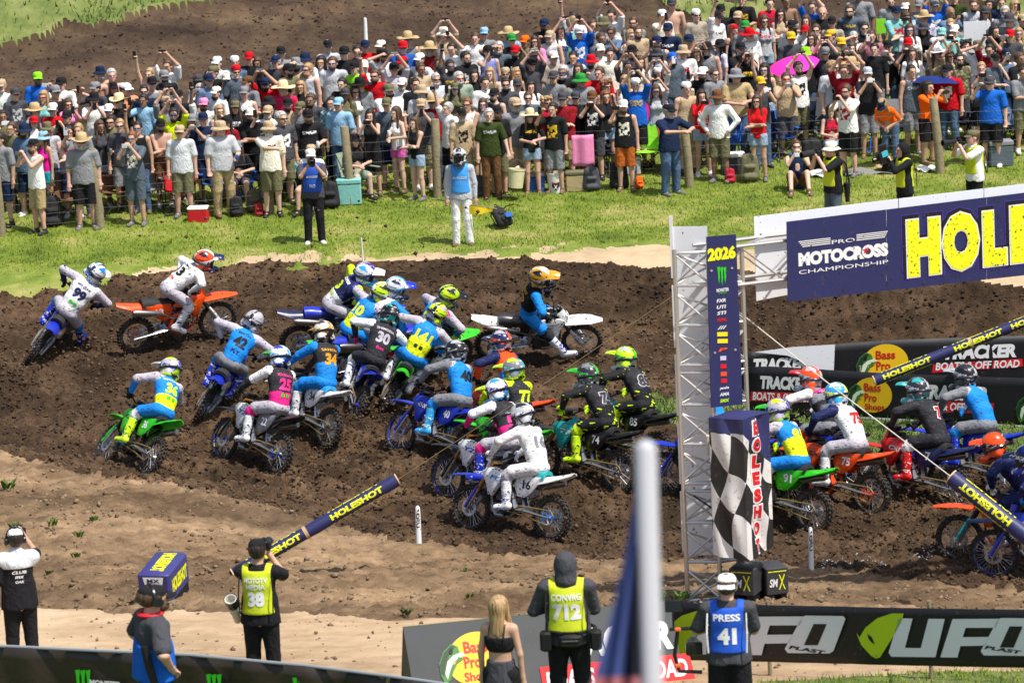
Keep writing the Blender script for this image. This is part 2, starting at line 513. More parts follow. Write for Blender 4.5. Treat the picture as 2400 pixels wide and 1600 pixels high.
def dirt_mat(name, dark, mid, light, scale=5.0, rough=0.95, gloss=0.0, pebble=0.0, bump=0.8, patches=False):
    m = bpy.data.materials.new(name); m.use_nodes = True
    nt = m.node_tree; N = nt.nodes.new; L = nt.links.new
    b = nt.nodes['Principled BSDF']; b.inputs['Roughness'].default_value = rough; b.inputs['Specular IOR Level'].default_value = 0.25
    tc = N('ShaderNodeTexCoord')
    n1 = N('ShaderNodeTexNoise'); n1.inputs['Scale'].default_value = scale; n1.inputs['Detail'].default_value = 7; n1.inputs['Roughness'].default_value = 0.68
    n2 = N('ShaderNodeTexNoise'); n2.inputs['Scale'].default_value = scale * 0.16; n2.inputs['Detail'].default_value = 4
    L(tc.outputs['Object'], n1.inputs[0]); L(tc.outputs['Object'], n2.inputs[0])
    ad = N('ShaderNodeMath'); ad.operation = 'MULTIPLY_ADD'; ad.inputs[1].default_value = 0.55
    L(n2.outputs[0], ad.inputs[0]); 
    sc = N('ShaderNodeMath'); sc.operation = 'MULTIPLY'; sc.inputs[1].default_value = 0.55; L(n1.outputs[0], sc.inputs[0]); L(sc.outputs[0], ad.inputs[2])
    rp = N('ShaderNodeValToRGB'); e = rp.color_ramp.elements
    e[0].position = 0.40; e[0].color = (*dark, 1); e[1].position = 0.72; e[1].color = (*light, 1)
    e2 = rp.color_ramp.elements.new(0.55); e2.color = (*mid, 1)
    L(ad.outputs[0], rp.inputs[0])
    col = rp.outputs[0]
    vo = N('ShaderNodeTexVoronoi'); vo.inputs['Scale'].default_value = 16; L(tc.outputs['Object'], vo.inputs['Vector'])
    if pebble:
        vr = N('ShaderNodeValToRGB'); vr.color_ramp.elements[0].position = 0.0; vr.color_ramp.elements[0].color = (1, 1, 1, 1)
        vr.color_ramp.elements[1].position = 0.93; vr.color_ramp.elements[1].color = (0, 0, 0, 1)
        sp = N('ShaderNodeSeparateColor'); L(vo.outputs['Color'], sp.inputs[0])
        gt = N('ShaderNodeMath'); gt.operation = 'GREATER_THAN'; gt.inputs[1].default_value = 1 - pebble; L(sp.outputs[0], gt.inputs[0])
        mx = N('ShaderNodeMix'); mx.data_type = 'RGBA'; L(gt.outputs[0], mx.inputs[0]); L(col, mx.inputs[6])
        mx.inputs[7].default_value = (*[min(1, c * 1.5) for c in light], 1); col = mx.outputs[2]
    if patches:
        mpp = N('ShaderNodeMapping'); mpp.inputs['Scale'].default_value = (0.16, 0.5, 0.5); L(tc.outputs['Object'], mpp.inputs[0])
        n5 = N('ShaderNodeTexNoise'); n5.inputs['Scale'].default_value = 1.0; n5.inputs['Detail'].default_value = 5; L(mpp.outputs[0], n5.inputs[0])
        r5 = N('ShaderNodeValToRGB'); r5.color_ramp.elements[0].position = 0.36; r5.color_ramp.elements[0].color = (0.62, 0.60, 0.58, 1); r5.color_ramp.elements[1].position = 0.66; r5.color_ramp.elements[1].color = (1.32, 1.30, 1.27, 1)
        L(n5.outputs[0], r5.inputs[0]); mm = N('ShaderNodeMix'); mm.data_type = 'RGBA'; mm.blend_type = 'MULTIPLY'; mm.inputs[0].default_value = 1.0
        L(col, mm.inputs[6]); L(r5.outputs[0], mm.inputs[7]); col = mm.outputs[2]
    L(col, b.inputs['Base Color'])
    n3 = N('ShaderNodeTexNoise'); n3.inputs['Scale'].default_value = 28; n3.inputs['Detail'].default_value = 5; n3.inputs['Roughness'].default_value = 0.65
    L(tc.outputs['Object'], n3.inputs[0])
    bp = N('ShaderNodeBump'); bp.inputs['Strength'].default_value = bump; bp.inputs['Distance'].default_value = 0.04
    L(n3.outputs[0], bp.inputs['Height']); L(bp.outputs[0], b.inputs['Normal'])
    if gloss:
        r2 = N('ShaderNodeValToRGB'); r2.color_ramp.elements[0].position = 0.35; r2.color_ramp.elements[0].color = (rough - gloss,) * 3 + (1,)
        r2.color_ramp.elements[1].position = 0.6; r2.color_ramp.elements[1].color = (rough,) * 3 + (1,)
        L(n2.outputs[0], r2.inputs[0]); L(r2.outputs[0], b.inputs['Roughness'])
    return m

def grass_mat(name, c1, c2, c3, scale=1.2):
    m = bpy.data.materials.new(name); m.use_nodes = True
    nt = m.node_tree; N = nt.nodes.new; L = nt.links.new
    b = nt.nodes['Principled BSDF']; b.inputs['Roughness'].default_value = 0.8; b.inputs['Specular IOR Level'].default_value = 0.2
    tc = N('ShaderNodeTexCoord')
    n1 = N('ShaderNodeTexNoise'); n1.inputs['Scale'].default_value = scale; n1.inputs['Detail'].default_value = 8; n1.inputs['Roughness'].default_value = 0.7
    L(tc.outputs['Object'], n1.inputs[0])
    rp = N('ShaderNodeValToRGB'); e = rp.color_ramp.elements
    e[0].position = 0.34; e[0].color = (*c1, 1); e[1].position = 0.68; e[1].color = (*c3, 1)
    e2 = e.new(0.5); e2.color = (*c2, 1)
    L(n1.outputs[0], rp.inputs[0]); L(rp.outputs[0], b.inputs['Base Color'])
    n3 = N('ShaderNodeTexNoise'); n3.inputs['Scale'].default_value = 30; n3.inputs['Detail'].default_value = 4
    L(tc.outputs['Object'], n3.inputs[0])
    bp = N('ShaderNodeBump'); bp.inputs['Strength'].default_value = 0.9; bp.inputs['Distance'].default_value = 0.05
    L(n3.outputs[0], bp.inputs['Height']); L(bp.outputs[0], b.inputs['Normal'])
    return m

M_TRACK = dirt_mat('track_dirt', (0.028, 0.016, 0.008), (0.069, 0.041, 0.021), (0.158, 0.099, 0.057), 6.5, 0.92, 0.0, 0.0, 0.9, True)
M_BANK = dirt_mat('bank_dirt', (0.085, 0.053, 0.028), (0.20, 0.132, 0.075), (0.37, 0.255, 0.15), 2.6, 0.95, 0, 0.0, 0.8, True)
M_PATH = dirt_mat('path_sand', (0.30, 0.20, 0.115), (0.44, 0.31, 0.19), (0.56, 0.42, 0.27), 2.2, 0.95, 0, 0.0, 0.4)
M_STRIP = dirt_mat('strip_sand', (0.34, 0.25, 0.145), (0.48, 0.36, 0.22), (0.58, 0.46, 0.29), 1.8, 0.95, 0, 0.0, 0.4)
M_HILL = dirt_mat('hill_dirt', (0.036, 0.023, 0.015), (0.070, 0.045, 0.029), (0.125, 0.085, TR), 3.2, 0.95, 0, 0.0, 0.8, True)
M_GRASS = grass_mat('verge_grass', (0.095, 0.145, 0.018), (0.19, 0.25, 0.035), (0.38, 0.35, 0.12), 0.9)
M_NGRASS = grass_mat('near_grass', (0.07, 0.12, 0.022), (0.12, 0.17, 0.04), (0.26, 0.25, 0.11), 2.5)
M_HGRASS = grass_mat('hill_grass', (0.09, 0.13, 0.03), (0.17, 0.21, 0.055), (0.28, 0.28, 0.11), 0.8)

def sub_ground(name, regs, m, label=None):
    sel = np.isin(FREG, regs)
    F = GF[sel]; used = np.unique(F)
    mp = np.zeros(len(GV), np.int64); mp[used] = np.arange(len(used))
    o = obj(name, big_mesh(name, GV[used], mp[F]), None, None)
    o.data.materials.append(m)
    tag(o, kind='structure')
    if label: o['label'] = label
    return o
sub_ground('race_track', (0,), M_TRACK, 'dark churned dirt of the race track')
sub_ground('dirt_bank', (1,), M_BANK, 'lumpy brown earth bank beside the track')
sub_ground('sandy_path', (2,), M_PATH, 'pale trodden dirt path along the barrier')
sub_ground('sandy_strip', (6,), M_STRIP, 'bare sandy edge between track and grass')
sub_ground('grass_verge', (3,), M_GRASS, 'bright mown grass below the spectator fence')
sub_ground('hillside', (4,), M_HILL, 'dark dirt slope above the spectators')
sub_ground('near_lawn', (5,), M_NGRASS, 'strip of grass nearest the camera')
sub_ground('infield_lawn', (7,), M_NGRASS, 'grass patch in front of the advertising banners')
sub_ground('hill_meadow', (8,), M_HGRASS, 'rough grass on the far slope')

# ---- scatter: loose clods, stones, grass blades (nobody could count them)
def height_at(X, Y):
    reg = region(X, Y)
    return hbase(X, Y) + relief(X, Y, reg), reg
OCT_V = np.array([(1, 0, 0), (-1, 0, 0), (0, 1, 0), (0, -1, 0), (0, 0, 1), (0, 0, -1)], float)
OCT_F = np.array([(0, 2, 4), (2, 1, 4), (1, 3, 4), (3, 0, 4), (2, 0, 5), (1, 2, 5), (3, 1, 5), (0, 3, 5)])
def clods(name, n, xr, yr, regs, smin, smax, m, label, sink=0.25, dens=None):
    X = rng.uniform(*xr, n); Y = rng.uniform(*yr, n)
    Z, reg = height_at(X, Y)
    keep = np.isin(reg, regs)
    if dens is not None: keep &= rng.random(n) < dens(X, Y)
    X, Y, Z = X[keep], Y[keep], Z[keep]; n = len(X)
    S = smin * (smax / smin) ** (rng.random(n) ** 2.2)
    V = OCT_V[None] * S[:, None, None] * rng.uniform(0.6, 1.25, (n, 6, 1))
    V[..., 2] *= 0.75
    t = rng.uniform(0, 6.28, n); c, s = np.cos(t)[:, None], np.sin(t)[:, None]
    V += rng.normal(0, 0.18, V.shape) * S[:, None, None]
    x = V[..., 0] * c - V[..., 1] * s; y = V[..., 0] * s + V[..., 1] * c
    V = np.stack([x + X[:, None], y + Y[:, None], V[..., 2] + (Z + S * sink)[:, None]], -1).reshape(-1, 3)
    F = (OCT_F[None] + 6 * np.arange(n)[:, None, None]).reshape(-1, 3)
    o = obj(name, big_mesh(name, V, F, False)); o.data.materials.append(m)
    return tag(o, label, None, None, 'stuff')
def lump(X, Y): return np.clip(fbm(X * 0.9, Y * 0.9, 77, 3) * 2.6 - 0.75, 0.05, 1)
M_CLOD_D = dirt_mat('clod_dark', (0.030, 0.018, 0.009), (0.075, 0.045, 0.025), (0.185, 0.12, 0.073), 4.0)
M_CLOD_L = dirt_mat('clod_light', (0.11, 0.072, 0.042), (0.22, 0.152, 0.092), (0.40, 0.29, 0.18), 4.0)
clods('track_clods', 115000, (-12, 11), (55, 78), (0,), 0.011, 0.052, M_CLOD_D, 'dark clods of churned track dirt', 0.2)
clods('bank_clods', 32000, (-8, 8), (45, 72), (1,), 0.008, 0.060, M_CLOD_L, 'loose lumps and stones on the earth bank', 0.2, lump)
clods('path_crumbs', 1500, (-6, 6), (42, 60), (2, 6), 0.01, 0.04, M_CLOD_L, 'crumbs of dirt on the sandy path')
clods('hill_clods', 26000, (-13, 13), (84, 106), (4,), 0.012, 0.05, M_CLOD_D, 'dark clods on the far slope')

def blades(name, n, xr, yr, regs, hmin, hmax, wid, m, label, dens=None):
    X = rng.uniform(*xr, n); Y = rng.uniform(*yr, n)
    Z, reg = height_at(X, Y)
    keep = np.isin(reg, regs)
    if dens is not None: keep &= rng.random(n) < dens(X, Y)
    X, Y, Z = X[keep], Y[keep], Z[keep]; n = len(X)
    H = rng.uniform(hmin, hmax, n); W = wid * rng.uniform(0.6, 1.4, n); t = rng.uniform(0, 3.14, n)
    dx, dy = np.cos(t) * W, np.sin(t) * W
    lx, ly = rng.normal(0, 0.45, n) * H, rng.normal(0, 0.45, n) * H
    V = np.stack([np.stack([X - dx, Y - dy, Z - 0.01], 1), np.stack([X + dx, Y + dy, Z - 0.01], 1), np.stack([X + lx, Y + ly, Z + H], 1)], 1).reshape(-1, 3)
    F = np.arange(3 * n).reshape(-1, 3)
    o = obj(name, big_mesh(name, V, F, False)); o.data.materials.append(m)
    return tag(o, label, None, None, 'stuff')
M_BLADE = grass_mat('grass_blade', (0.13, 0.19, 0.016), (0.25, 0.33, 0.035), (0.46, 0.43, 0.13), 0.9)
M_WEED = grass_mat('weed_blade', (0.05, 0.10, 0.015), (0.09, 0.16, 0.03), (0.17, 0.22, 0.06), 4.0)
blades('verge_blades', 130000, (-11.5, 11.5), (76, 92), (3,), 0.02, 0.07, 0.011, M_BLADE, 'short grass blades on the verge')
blades('verge_tufts', 9000, (-11, 11), (75.5, 80), (3, 6), 0.03, 0.09, 0.012, M_BLADE, 'grass tufts along the sandy edge', lambda X, Y: np.clip(fbm(X * 1.5, Y * 1.5, 41, 3) * 4 - 1.9, 0, 1))
blades('infield_blades', 40000, (0, 9), (60, 74), (7,), 0.04, 0.13, 0.012, M_WEED, 'grass blades in front of the banners')
blades('lawn_blades', 40000, (-6, 6), (36, 48), (5,), 0.03, 0.08, 0.008, M_BLADE, 'grass blades nearest the camera')
blades('hill_weeds', 30000, (-11, 11), (88, 108), (8,), 0.05, 0.16, 0.02, M_WEED, 'rough weeds on the far slope', lambda X, Y: np.clip(fbm(X * .8, Y * .8, 51, 3) * 4 - 1.4, 0.1, 1))
# ------------------------------------------------------------------ figures: distance field of tapered limbs -> one smooth skin
BIG = 9.0
class SDF:
    def __init__(s, lo, hi, h):
        s.h = h; s.lo = np.array(lo, float); n = np.ceil((np.array(hi) - s.lo) / h).astype(int) + 1
        s.n = n; s.f = np.full(n, BIG, np.float32); s.z = np.zeros(n, np.int8)
        s.ax = [s.lo[i] + h * np.arange(n[i]) for i in range(3)]
    def _blk(s, lo, hi):
        a = np.clip(np.floor((np.array(lo) - s.lo) / s.h).astype(int), 0, s.n); b = np.clip(np.ceil((np.array(hi) - s.lo) / s.h).astype(int) + 1, 0, s.n)
        sl = tuple(slice(a[i], b[i]) for i in range(3))
        g = np.meshgrid(*[s.ax[i][sl[i]] for i in range(3)], indexing='ij', sparse=True)
        return sl, g
    def _put(s, sl, d, k, zone):
        f = s.f[sl]
        if f.size == 0: return
        zz = s.z[sl]; zz[d < f] = zone
        if k > 0:
            hh = np.clip(0.5 + 0.5 * (f - d) / k, 0, 1)
            s.f[sl] = np.where(f > BIG / 2, d, f * (1 - hh) + d * hh - k * hh * (1 - hh))
        else: s.f[sl] = np.minimum(f, d)
    def cone(s, a, b, ra, rb, k=0.03, zone=0, flat=None):
        """tapered limb from a to b; flat=(axis scale xyz) squashes it"""
        a = np.array(a, float); b = np.array(b, float); m = max(ra, rb) + 0.06
        sl, g = s._blk(np.minimum(a, b) - m * 1.25, np.maximum(a, b) + m * 1.25)
        ba = b - a; L = ba @ ba + 1e-9
        t = np.clip(((g[0] - a[0]) * ba[0] + (g[1] - a[1]) * ba[1] + (g[2] - a[2]) * ba[2]) / L, 0, 1)
        sx, sy, sz = flat or (1, 1, 1)
        d = np.sqrt(((g[0] - a[0] - ba[0] * t) / sx) ** 2 + ((g[1] - a[1] - ba[1] * t) / sy) ** 2 + ((g[2] - a[2] - ba[2] * t) / sz) ** 2) - (ra + (rb - ra) * t)
        s._put(sl, d.astype(np.float32), k, zone)
    def ell(s, c, r, k=0.03, zone=0, rot=None):
        c = np.array(c, float); r = np.array(r, float); m = r.max() + 0.06
        sl, g = s._blk(c - m, c + m)
        q = [g[i] - c[i] for i in range(3)]
        if rot is not None:
            M = np.array(rot); q = [M[0][i] * q[0] + M[1][i] * q[1] + M[2][i] * q[2] for i in range(3)]
        k0 = np.sqrt((q[0] / r[0]) ** 2 + (q[1] / r[1]) ** 2 + (q[2] / r[2]) ** 2)
        k1 = np.sqrt((q[0] / r[0] ** 2) ** 2 + (q[1] / r[1] ** 2) ** 2 + (q[2] / r[2] ** 2) ** 2) + 1e-6
        d = k0 * (k0 - 1.0) / k1
        s._put(sl, d.astype(np.float32), k, zone)
    def cut(s, fn):
        """keep only where fn(x,y,z) < 0"""
        g = np.meshgrid(*s.ax, indexing='ij', sparse=True)
        s.f = np.maximum(s.f, np.broadcast_to(fn(*g), s.f.shape).astype(np.float32))
    def mesh(s, name, zones=True):
        f = s.f; n = f.shape
        c = [(i, j, k) for i in (0, 1) for j in (0, 1) for k in (0, 1)]
        ins = f < 0
        cnt = sum(ins[i:n[0] - 1 + i, j:n[1] - 1 + j, k:n[2] - 1 + k].astype(np.int8) for i, j, k in c)
        act = (cnt > 0) & (cnt < 8)
        idx = np.argwhere(act)
        if len(idx) == 0: return None
        vid = np.full(act.shape, -1, np.int64); vid[act] = np.arange(len(idx))
        val = np.stack([f[idx[:, 0] + i, idx[:, 1] + j, idx[:, 2] + k] for i, j, k in c], 1)
        P = np.zeros((len(idx), 3)); W = np.zeros(len(idx))
        for a in range(8):
            for b in range(a + 1, 8):
                dd = [c[b][q] - c[a][q] for q in range(3)]
                if sum(abs(v) for v in dd) != 1: continue
                va, vb = val[:, a], val[:, b]; cr = (va < 0) != (vb < 0)
                t = np.where(cr, va / (va - vb + 1e-12), 0)
                for q in range(3): P[:, q] += np.where(cr, c[a][q] + dd[q] * t, 0)
                W += cr
        P = P / W[:, None]
        V = s.lo + (idx + P) * s.h
        Fs = []
        for ax in range(3):
            o1, o2 = [(1, 2), (2, 0), (0, 1)][ax]
            A = [slice(None)] * 3; B = [slice(None)] * 3; A[ax] = slice(0, -1); B[ax] = slice(1, None)
            sa, sb = ins[tuple(A)], ins[tuple(B)]
            e = np.argwhere(sa != sb)
            ok = (e[:, o1] > 0) & (e[:, o2] > 0) & (e[:, o1] < n[o1] - 1) & (e[:, o2] < n[o2] - 1)
            e = e[ok]
            if len(e) == 0: continue
            flip = sb[e[:, 0], e[:, 1], e[:, 2]]
            def q(d1, d2):
                w = e.copy(); w[:, o1] -= d1; w[:, o2] -= d2
                return vid[w[:, 0], w[:, 1], w[:, 2]]
            quad = np.stack([q(1, 1), q(0, 1), q(0, 0), q(1, 0)], 1)
            quad[flip] = quad[flip][:, ::-1]
            Fs.append(quad)
        F = np.concatenate(Fs)
        me = big_mesh(name, V, F)
        if zones and s.z.any():
            ce = V[F].mean(1); g = np.round((ce - s.lo) / s.h).astype(int); g = np.minimum(g, np.array(n) - 1)
            me.polygons.foreach_set('material_index', s.z[g[:, 0], g[:, 1], g[:, 2]].astype(np.int32))
        return me

def v3(*a): return np.array(a, float)
def ik(a, b, l1, l2, hint):
    """joint between a and b with bone lengths l1, l2, bending towards hint; b is pulled in if out of reach"""
    a, b, hint = v3(*a), v3(*b), v3(*hint)
    d = b - a; L = np.linalg.norm(d) + 1e-9
    if L > (l1 + l2) * 0.995:
        b = a + d / L * (l1 + l2) * 0.995; d = b - a; L = np.linalg.norm(d)
    u = d / L
    x = (l1 * l1 - l2 * l2 + L * L) / (2 * L); y = math.sqrt(max(l1 * l1 - x * x, 0))
    w = hint - a; w = w - u * (w @ u); nw = np.linalg.norm(w)
    w = w / nw if nw > 1e-6 else v3(0, 0, 1)
    return a + u * x + w * y, b

def hand(S, wrist, elbow, grip=None, k=0.012, fine=False, up=None):
    """palm, thumb and four fingers; grip: bent fingers"""
    wrist = v3(*wrist); d = wrist - v3(*elbow); d = d / (np.linalg.norm(d) + 1e-9)
    if up is None: up = v3(0, 0, 1)
    side = np.cross(d, up); ns = np.linalg.norm(side)
    side = side / ns if ns > 0.2 else v3(1, 0, 0)
    nrm = np.cross(side, d)
    pc = wrist + d * 0.055
    S.cone(wrist, pc + d * 0.02, 0.028, 0.034, 0.02)
    for i, L in zip((-1.5, -0.5, 0.5, 1.5), (0.065, 0.078, 0.082, 0.07)):
        a = pc + side * i * 0.019 + d * 0.03
        if grip:
            b = a + d * L * 0.35 - nrm * L * 0.3; c2 = b - d * L * 0.15 - nrm * L * 0.45
        else:
            b = a + d * L * 0.5 - nrm * L * 0.1; c2 = b + d * L * 0.42 - nrm * L * 0.25
        S.cone(a, b, 0.0098, 0.009, 0.004 if fine else k); S.cone(b, c2, 0.009, 0.0078, 0.004 if fine else k)
    t0 = wrist + d * 0.03 + side * 0.025; t1 = t0 + d * 0.03 + side * 0.025 - nrm * 0.012; t2 = t1 + d * 0.028 - nrm * 0.014
    S.cone(t0, t1, 0.013, 0.0115, 0.008); S.cone(t1, t2, 0.0115, 0.009, 0.006)

def head(S, c, fwd=(0, -1, 0), up=(0, 0, 1), sc=1.0, face=True):
    """skull, jaw, nose, ears, brow and lips around centre c"""
    c = v3(*c); f = v3(*fwd) / np.linalg.norm(fwd); u = v3(*up); r = np.cross(f, u); r /= np.linalg.norm(r); u = np.cross(r, f)
    M = [[r[i], f[i], u[i]] for i in range(3)]; M = np.array(M).T
    rot = np.stack([r, f, u], 1)     # columns are the axes
    e = lambda x, y, z: c + r * x * sc + f * y * sc + u * z * sc
    S.ell(e(0, -0.012, 0.025), v3(0.077, 0.096, 0.098) * sc, 0.02, 0, rot)
    S.ell(e(0, 0.022, -0.05), v3(0.058, 0.068, 0.072) * sc, 0.03, 0, rot)
    if face:
        S.cone(e(0, 0.088, 0.008), e(0, 0.108, -0.022), 0.010 * sc, 0.016 * sc, 0.012)
        S.ell(e(0, 0.083, -0.062), v3(0.024, 0.012, 0.009) * sc, 0.01, 0, rot)
        S.ell(e(0, 0.080, -0.103), v3(0.025, 0.018, 0.016) * sc, 0.02, 0, rot)
        S.ell(e(0, 0.083, 0.027), v3(0.055, 0.012, 0.010) * sc, 0.012, 0, rot)
        for s_ in (-1, 1): S.ell(e(s_ * 0.079, -0.005, -0.008), v3(0.011, 0.020, 0.032) * sc, 0.008, 0, rot)

# ---- standing spectators -------------------------------------------------
SHD = {'m': 0.185, 'f': 0.155}
def arm_pose(pose, sex):
    """targets (wrist, elbow hint) for the figure's left (+x) and right (-x) hand; figure looks along -y"""
    w = SHD[sex]
    dn = lambda s: ((s * (w + 0.065), -0.03, 0.86), (s * (w + 0.2), 0.12, 1.15))
    T = {
        'd': (dn(1), dn(-1)),
        'x': (((-0.10, -0.21, 1.15), (0.45, -0.02, 1.05)), ((0.11, -0.235, 1.19), (-0.45, -0.02, 1.05))),
        'p': (((0.055, -0.30, 1.52), (0.36, -0.15, 1.1)), ((-0.055, -0.30, 1.52), (-0.36, -0.15, 1.1))),
        'P': (((0.10, -0.20, 1.88), (0.52, -0.12, 1.65)), ((-0.10, -0.20, 1.88), (-0.52, -0.12, 1.65))),
        '1': (dn(1), ((-0.13, -0.32, 1.62), (-0.40, -0.12, 1.1))),
        'h': (((0.12, -0.30, 1.13), (0.40, 0.02, 1.0)), dn(-1)),
        's': (dn(1), ((-0.11, -0.16, 1.68), (-0.55, -0.12, 1.55))),
        'w': (((0.20, -0.06, 1.00), (0.55, 0.12, 1.15)), ((-0.20, -0.06, 1.00), (-0.55, 0.12, 1.15))),
        'c': (((0.08, -0.16, 1.47), (0.32, -0.2, 1.1)), ((0.06, -0.20, 1.15), (-0.40, -0.02, 1.05))),
        'r': (dn(1), ((-0.20, -0.16, 1.95), (-0.50, -0.1, 1.6))),          # one arm up
        't': (((0.10, -0.22, 1.16), (0.42, 0.0, 1.05)), ((-0.02, -0.24, 1.13), (-0.42, 0.0, 1.05))),   # hands together low
        'L': (dn(1), ((0.16, -0.34, 1.30), (-0.35, -0.25, 1.28))),                # arm laid over the fence post
        'Y': (((0.10, -0.36, 1.27), (0.5, -0.2, 1.25)), ((-0.04, -0.38, 1.29), (-0.5, -0.2, 1.25))),   # both forearms on the post
        'b': (((0.36, -0.16, 0.80), (0.5, 0.1, 1.1)), dn(-1)),             # carrying something at the side
        'o': (dn(1), ((-0.62, -0.12, 1.38), (-0.5, -0.1, 1.3))),           # arm stretched sideways
    }
    return T[pose]
LEG = {}
def legs(sex):
    hx = 0.088 if sex == 'm' else 0.092
    return {s: dict(hip=v3(s * hx, 0.0, 0.92), knee=v3(s * (hx + 0.015), -0.02, 0.50), ank=v3(s * (hx + 0.03), 0.015, 0.085)) for s in (-1, 1)}
UA, FA = 0.285, 0.255
def torso_frame(sex): return dict(pel=v3(0, 0.01, 0.96), wst=v3(0, 0.0, 1.10), chs=v3(0, 0.0, 1.30), nck=v3(0, 0.005, 1.49), hd=v3(0, -0.025, 1.635))
HC = 0.017
_B = {}
STANCE = {'': (0.0, 0.0), 'c': (0.0, -0.47), 'g': (0.12, -0.80), 'b': (-0.75, 0.0)}      # upright, on a chair, on the ground, bending forward: (tilt, drop)
def upper(st):
    th, dz = STANCE[st]
    return Matrix.Translation((0, 0, 0.95 + dz)) @ Matrix.Rotation(-th, 4, 'X') @ Matrix.Translation((0, 0, -0.95))
def seat_legs(sex, st):
    L = legs(sex)
    if st == 'c':
        for s in L: L[s] = dict(hip=v3(s * 0.09, 0.0, 0.46), knee=v3(s * 0.13, -0.42, 0.48), ank=v3(s * 0.14, -0.44, 0.085))
    if st == 'g':
        for s in L: L[s] = dict(hip=v3(s * 0.09, 0.0, 0.13), knee=v3(s * 0.16, -0.33, 0.40), ank=v3(s * 0.17, -0.58, 0.085))
    return L
def person_body(pose, sex, st=''):
    k = ('body', pose, sex, st)
    if k in _B: return _B[k]
    S = SDF((-0.78, -0.85 if st else -0.58, -0.02), (0.78, 0.35, 2.18 if not st else 1.75), HC)
    T = torso_frame(sex); L = seat_legs(sex, st); w = SHD[sex]
    if st:
        UM = upper(st); X = lambda *p: v3(*(UM @ Vector(p)))
        for q in T: T[q] = X(*T[q])
        ur = [[UM[i][j] for j in range(3)] for i in range(3)]
        S.ell(T['pel'], (0.145, 0.115, 0.12), 0.04); S.cone(T['pel'], T['chs'], 0.115, 0.125, 0.06); S.cone(X(-w + 0.03, 0, 1.42), X(w - 0.03, 0, 1.42), 0.062, 0.062, 0.05)
        S.cone(X(0, 0.01, 1.43), X(0, -0.01, 1.56), 0.058, 0.052, 0.04); f_ = X(0, -1, 0) - X(0, 0, 0); u_ = X(0, 0, 1) - X(0, 0, 0); head(S, T['hd'], f_, u_, 1.06)
        for s in (-1, 1):
            l = L[s]; S.cone(l['hip'], l['knee'], 0.088, 0.056, 0.04); S.cone(l['knee'], l['ank'], 0.054, 0.038, 0.02); S.cone(l['ank'] + v3(0, 0.01, -0.03), l['ank'] + v3(s * 0.02, -0.13, -0.05), 0.038, 0.03, 0.02)
        for s, (wr, hint) in zip((1, -1), arm_pose(pose, sex)):
            sh = v3(s * w, 0.0, 1.425); el, wr = ik(sh, wr, UA, FA, hint); sh, el, wr = X(*sh), X(*el), X(*wr)
            S.cone(sh, el, 0.048, 0.038, 0.03); S.cone(el, wr, 0.038, 0.027, 0.02); hand(S, wr, el, grip=True)
        _B[k] = S.mesh('person_body'); return _B[k]
    S.ell(T['pel'], (0.145, 0.105, 0.13), 0.04); S.ell(T['wst'], (0.125, 0.092, 0.15), 0.05); S.ell(T['chs'], (0.155 if sex == 'm' else 0.14, 0.105, 0.19), 0.06)
    if sex == 'f':
        for s in (-1, 1): S.ell((s * 0.065, -0.085, 1.285), (0.055, 0.05, 0.055), 0.03)
    S.cone((-w + 0.03, 0, 1.42), (w - 0.03, 0, 1.42), 0.062, 0.062, 0.05)
    S.cone((0, 0.01, 1.43), (0, -0.01, 1.56), 0.058, 0.052, 0.04)
    head(S, T['hd'], sc=1.06)
    for s in (-1, 1):
        l = L[s]
        S.cone(l['hip'], l['knee'], 0.088, 0.056, 0.04); S.cone(l['knee'], l['ank'], 0.054, 0.038, 0.02)
        S.ell(l['knee'] * 0.65 + l['ank'] * 0.35 + v3(0, 0.02, 0), (0.046, 0.052, 0.12), 0.03)
        S.cone(l['ank'] + v3(0, 0.01, -0.03), l['ank'] + v3(s * 0.02, -0.13, -0.05), 0.038, 0.03, 0.02)
    for s, (wr, hint) in zip((1, -1), arm_pose(pose, sex)):
        sh = v3(s * w, 0.0, 1.425); el, wr = ik(sh, wr, UA, FA, hint)
        S.cone(sh, el, 0.052 if sex == 'm' else 0.043, 0.040 if sex == 'm' else 0.034, 0.03); S.cone(el, wr, 0.040 if sex == 'm' else 0.034, 0.027, 0.02)
        hand(S, wr, el, grip=pose in 'pP1hrs')
    _B[k] = S.mesh('person_body'); return _B[k]

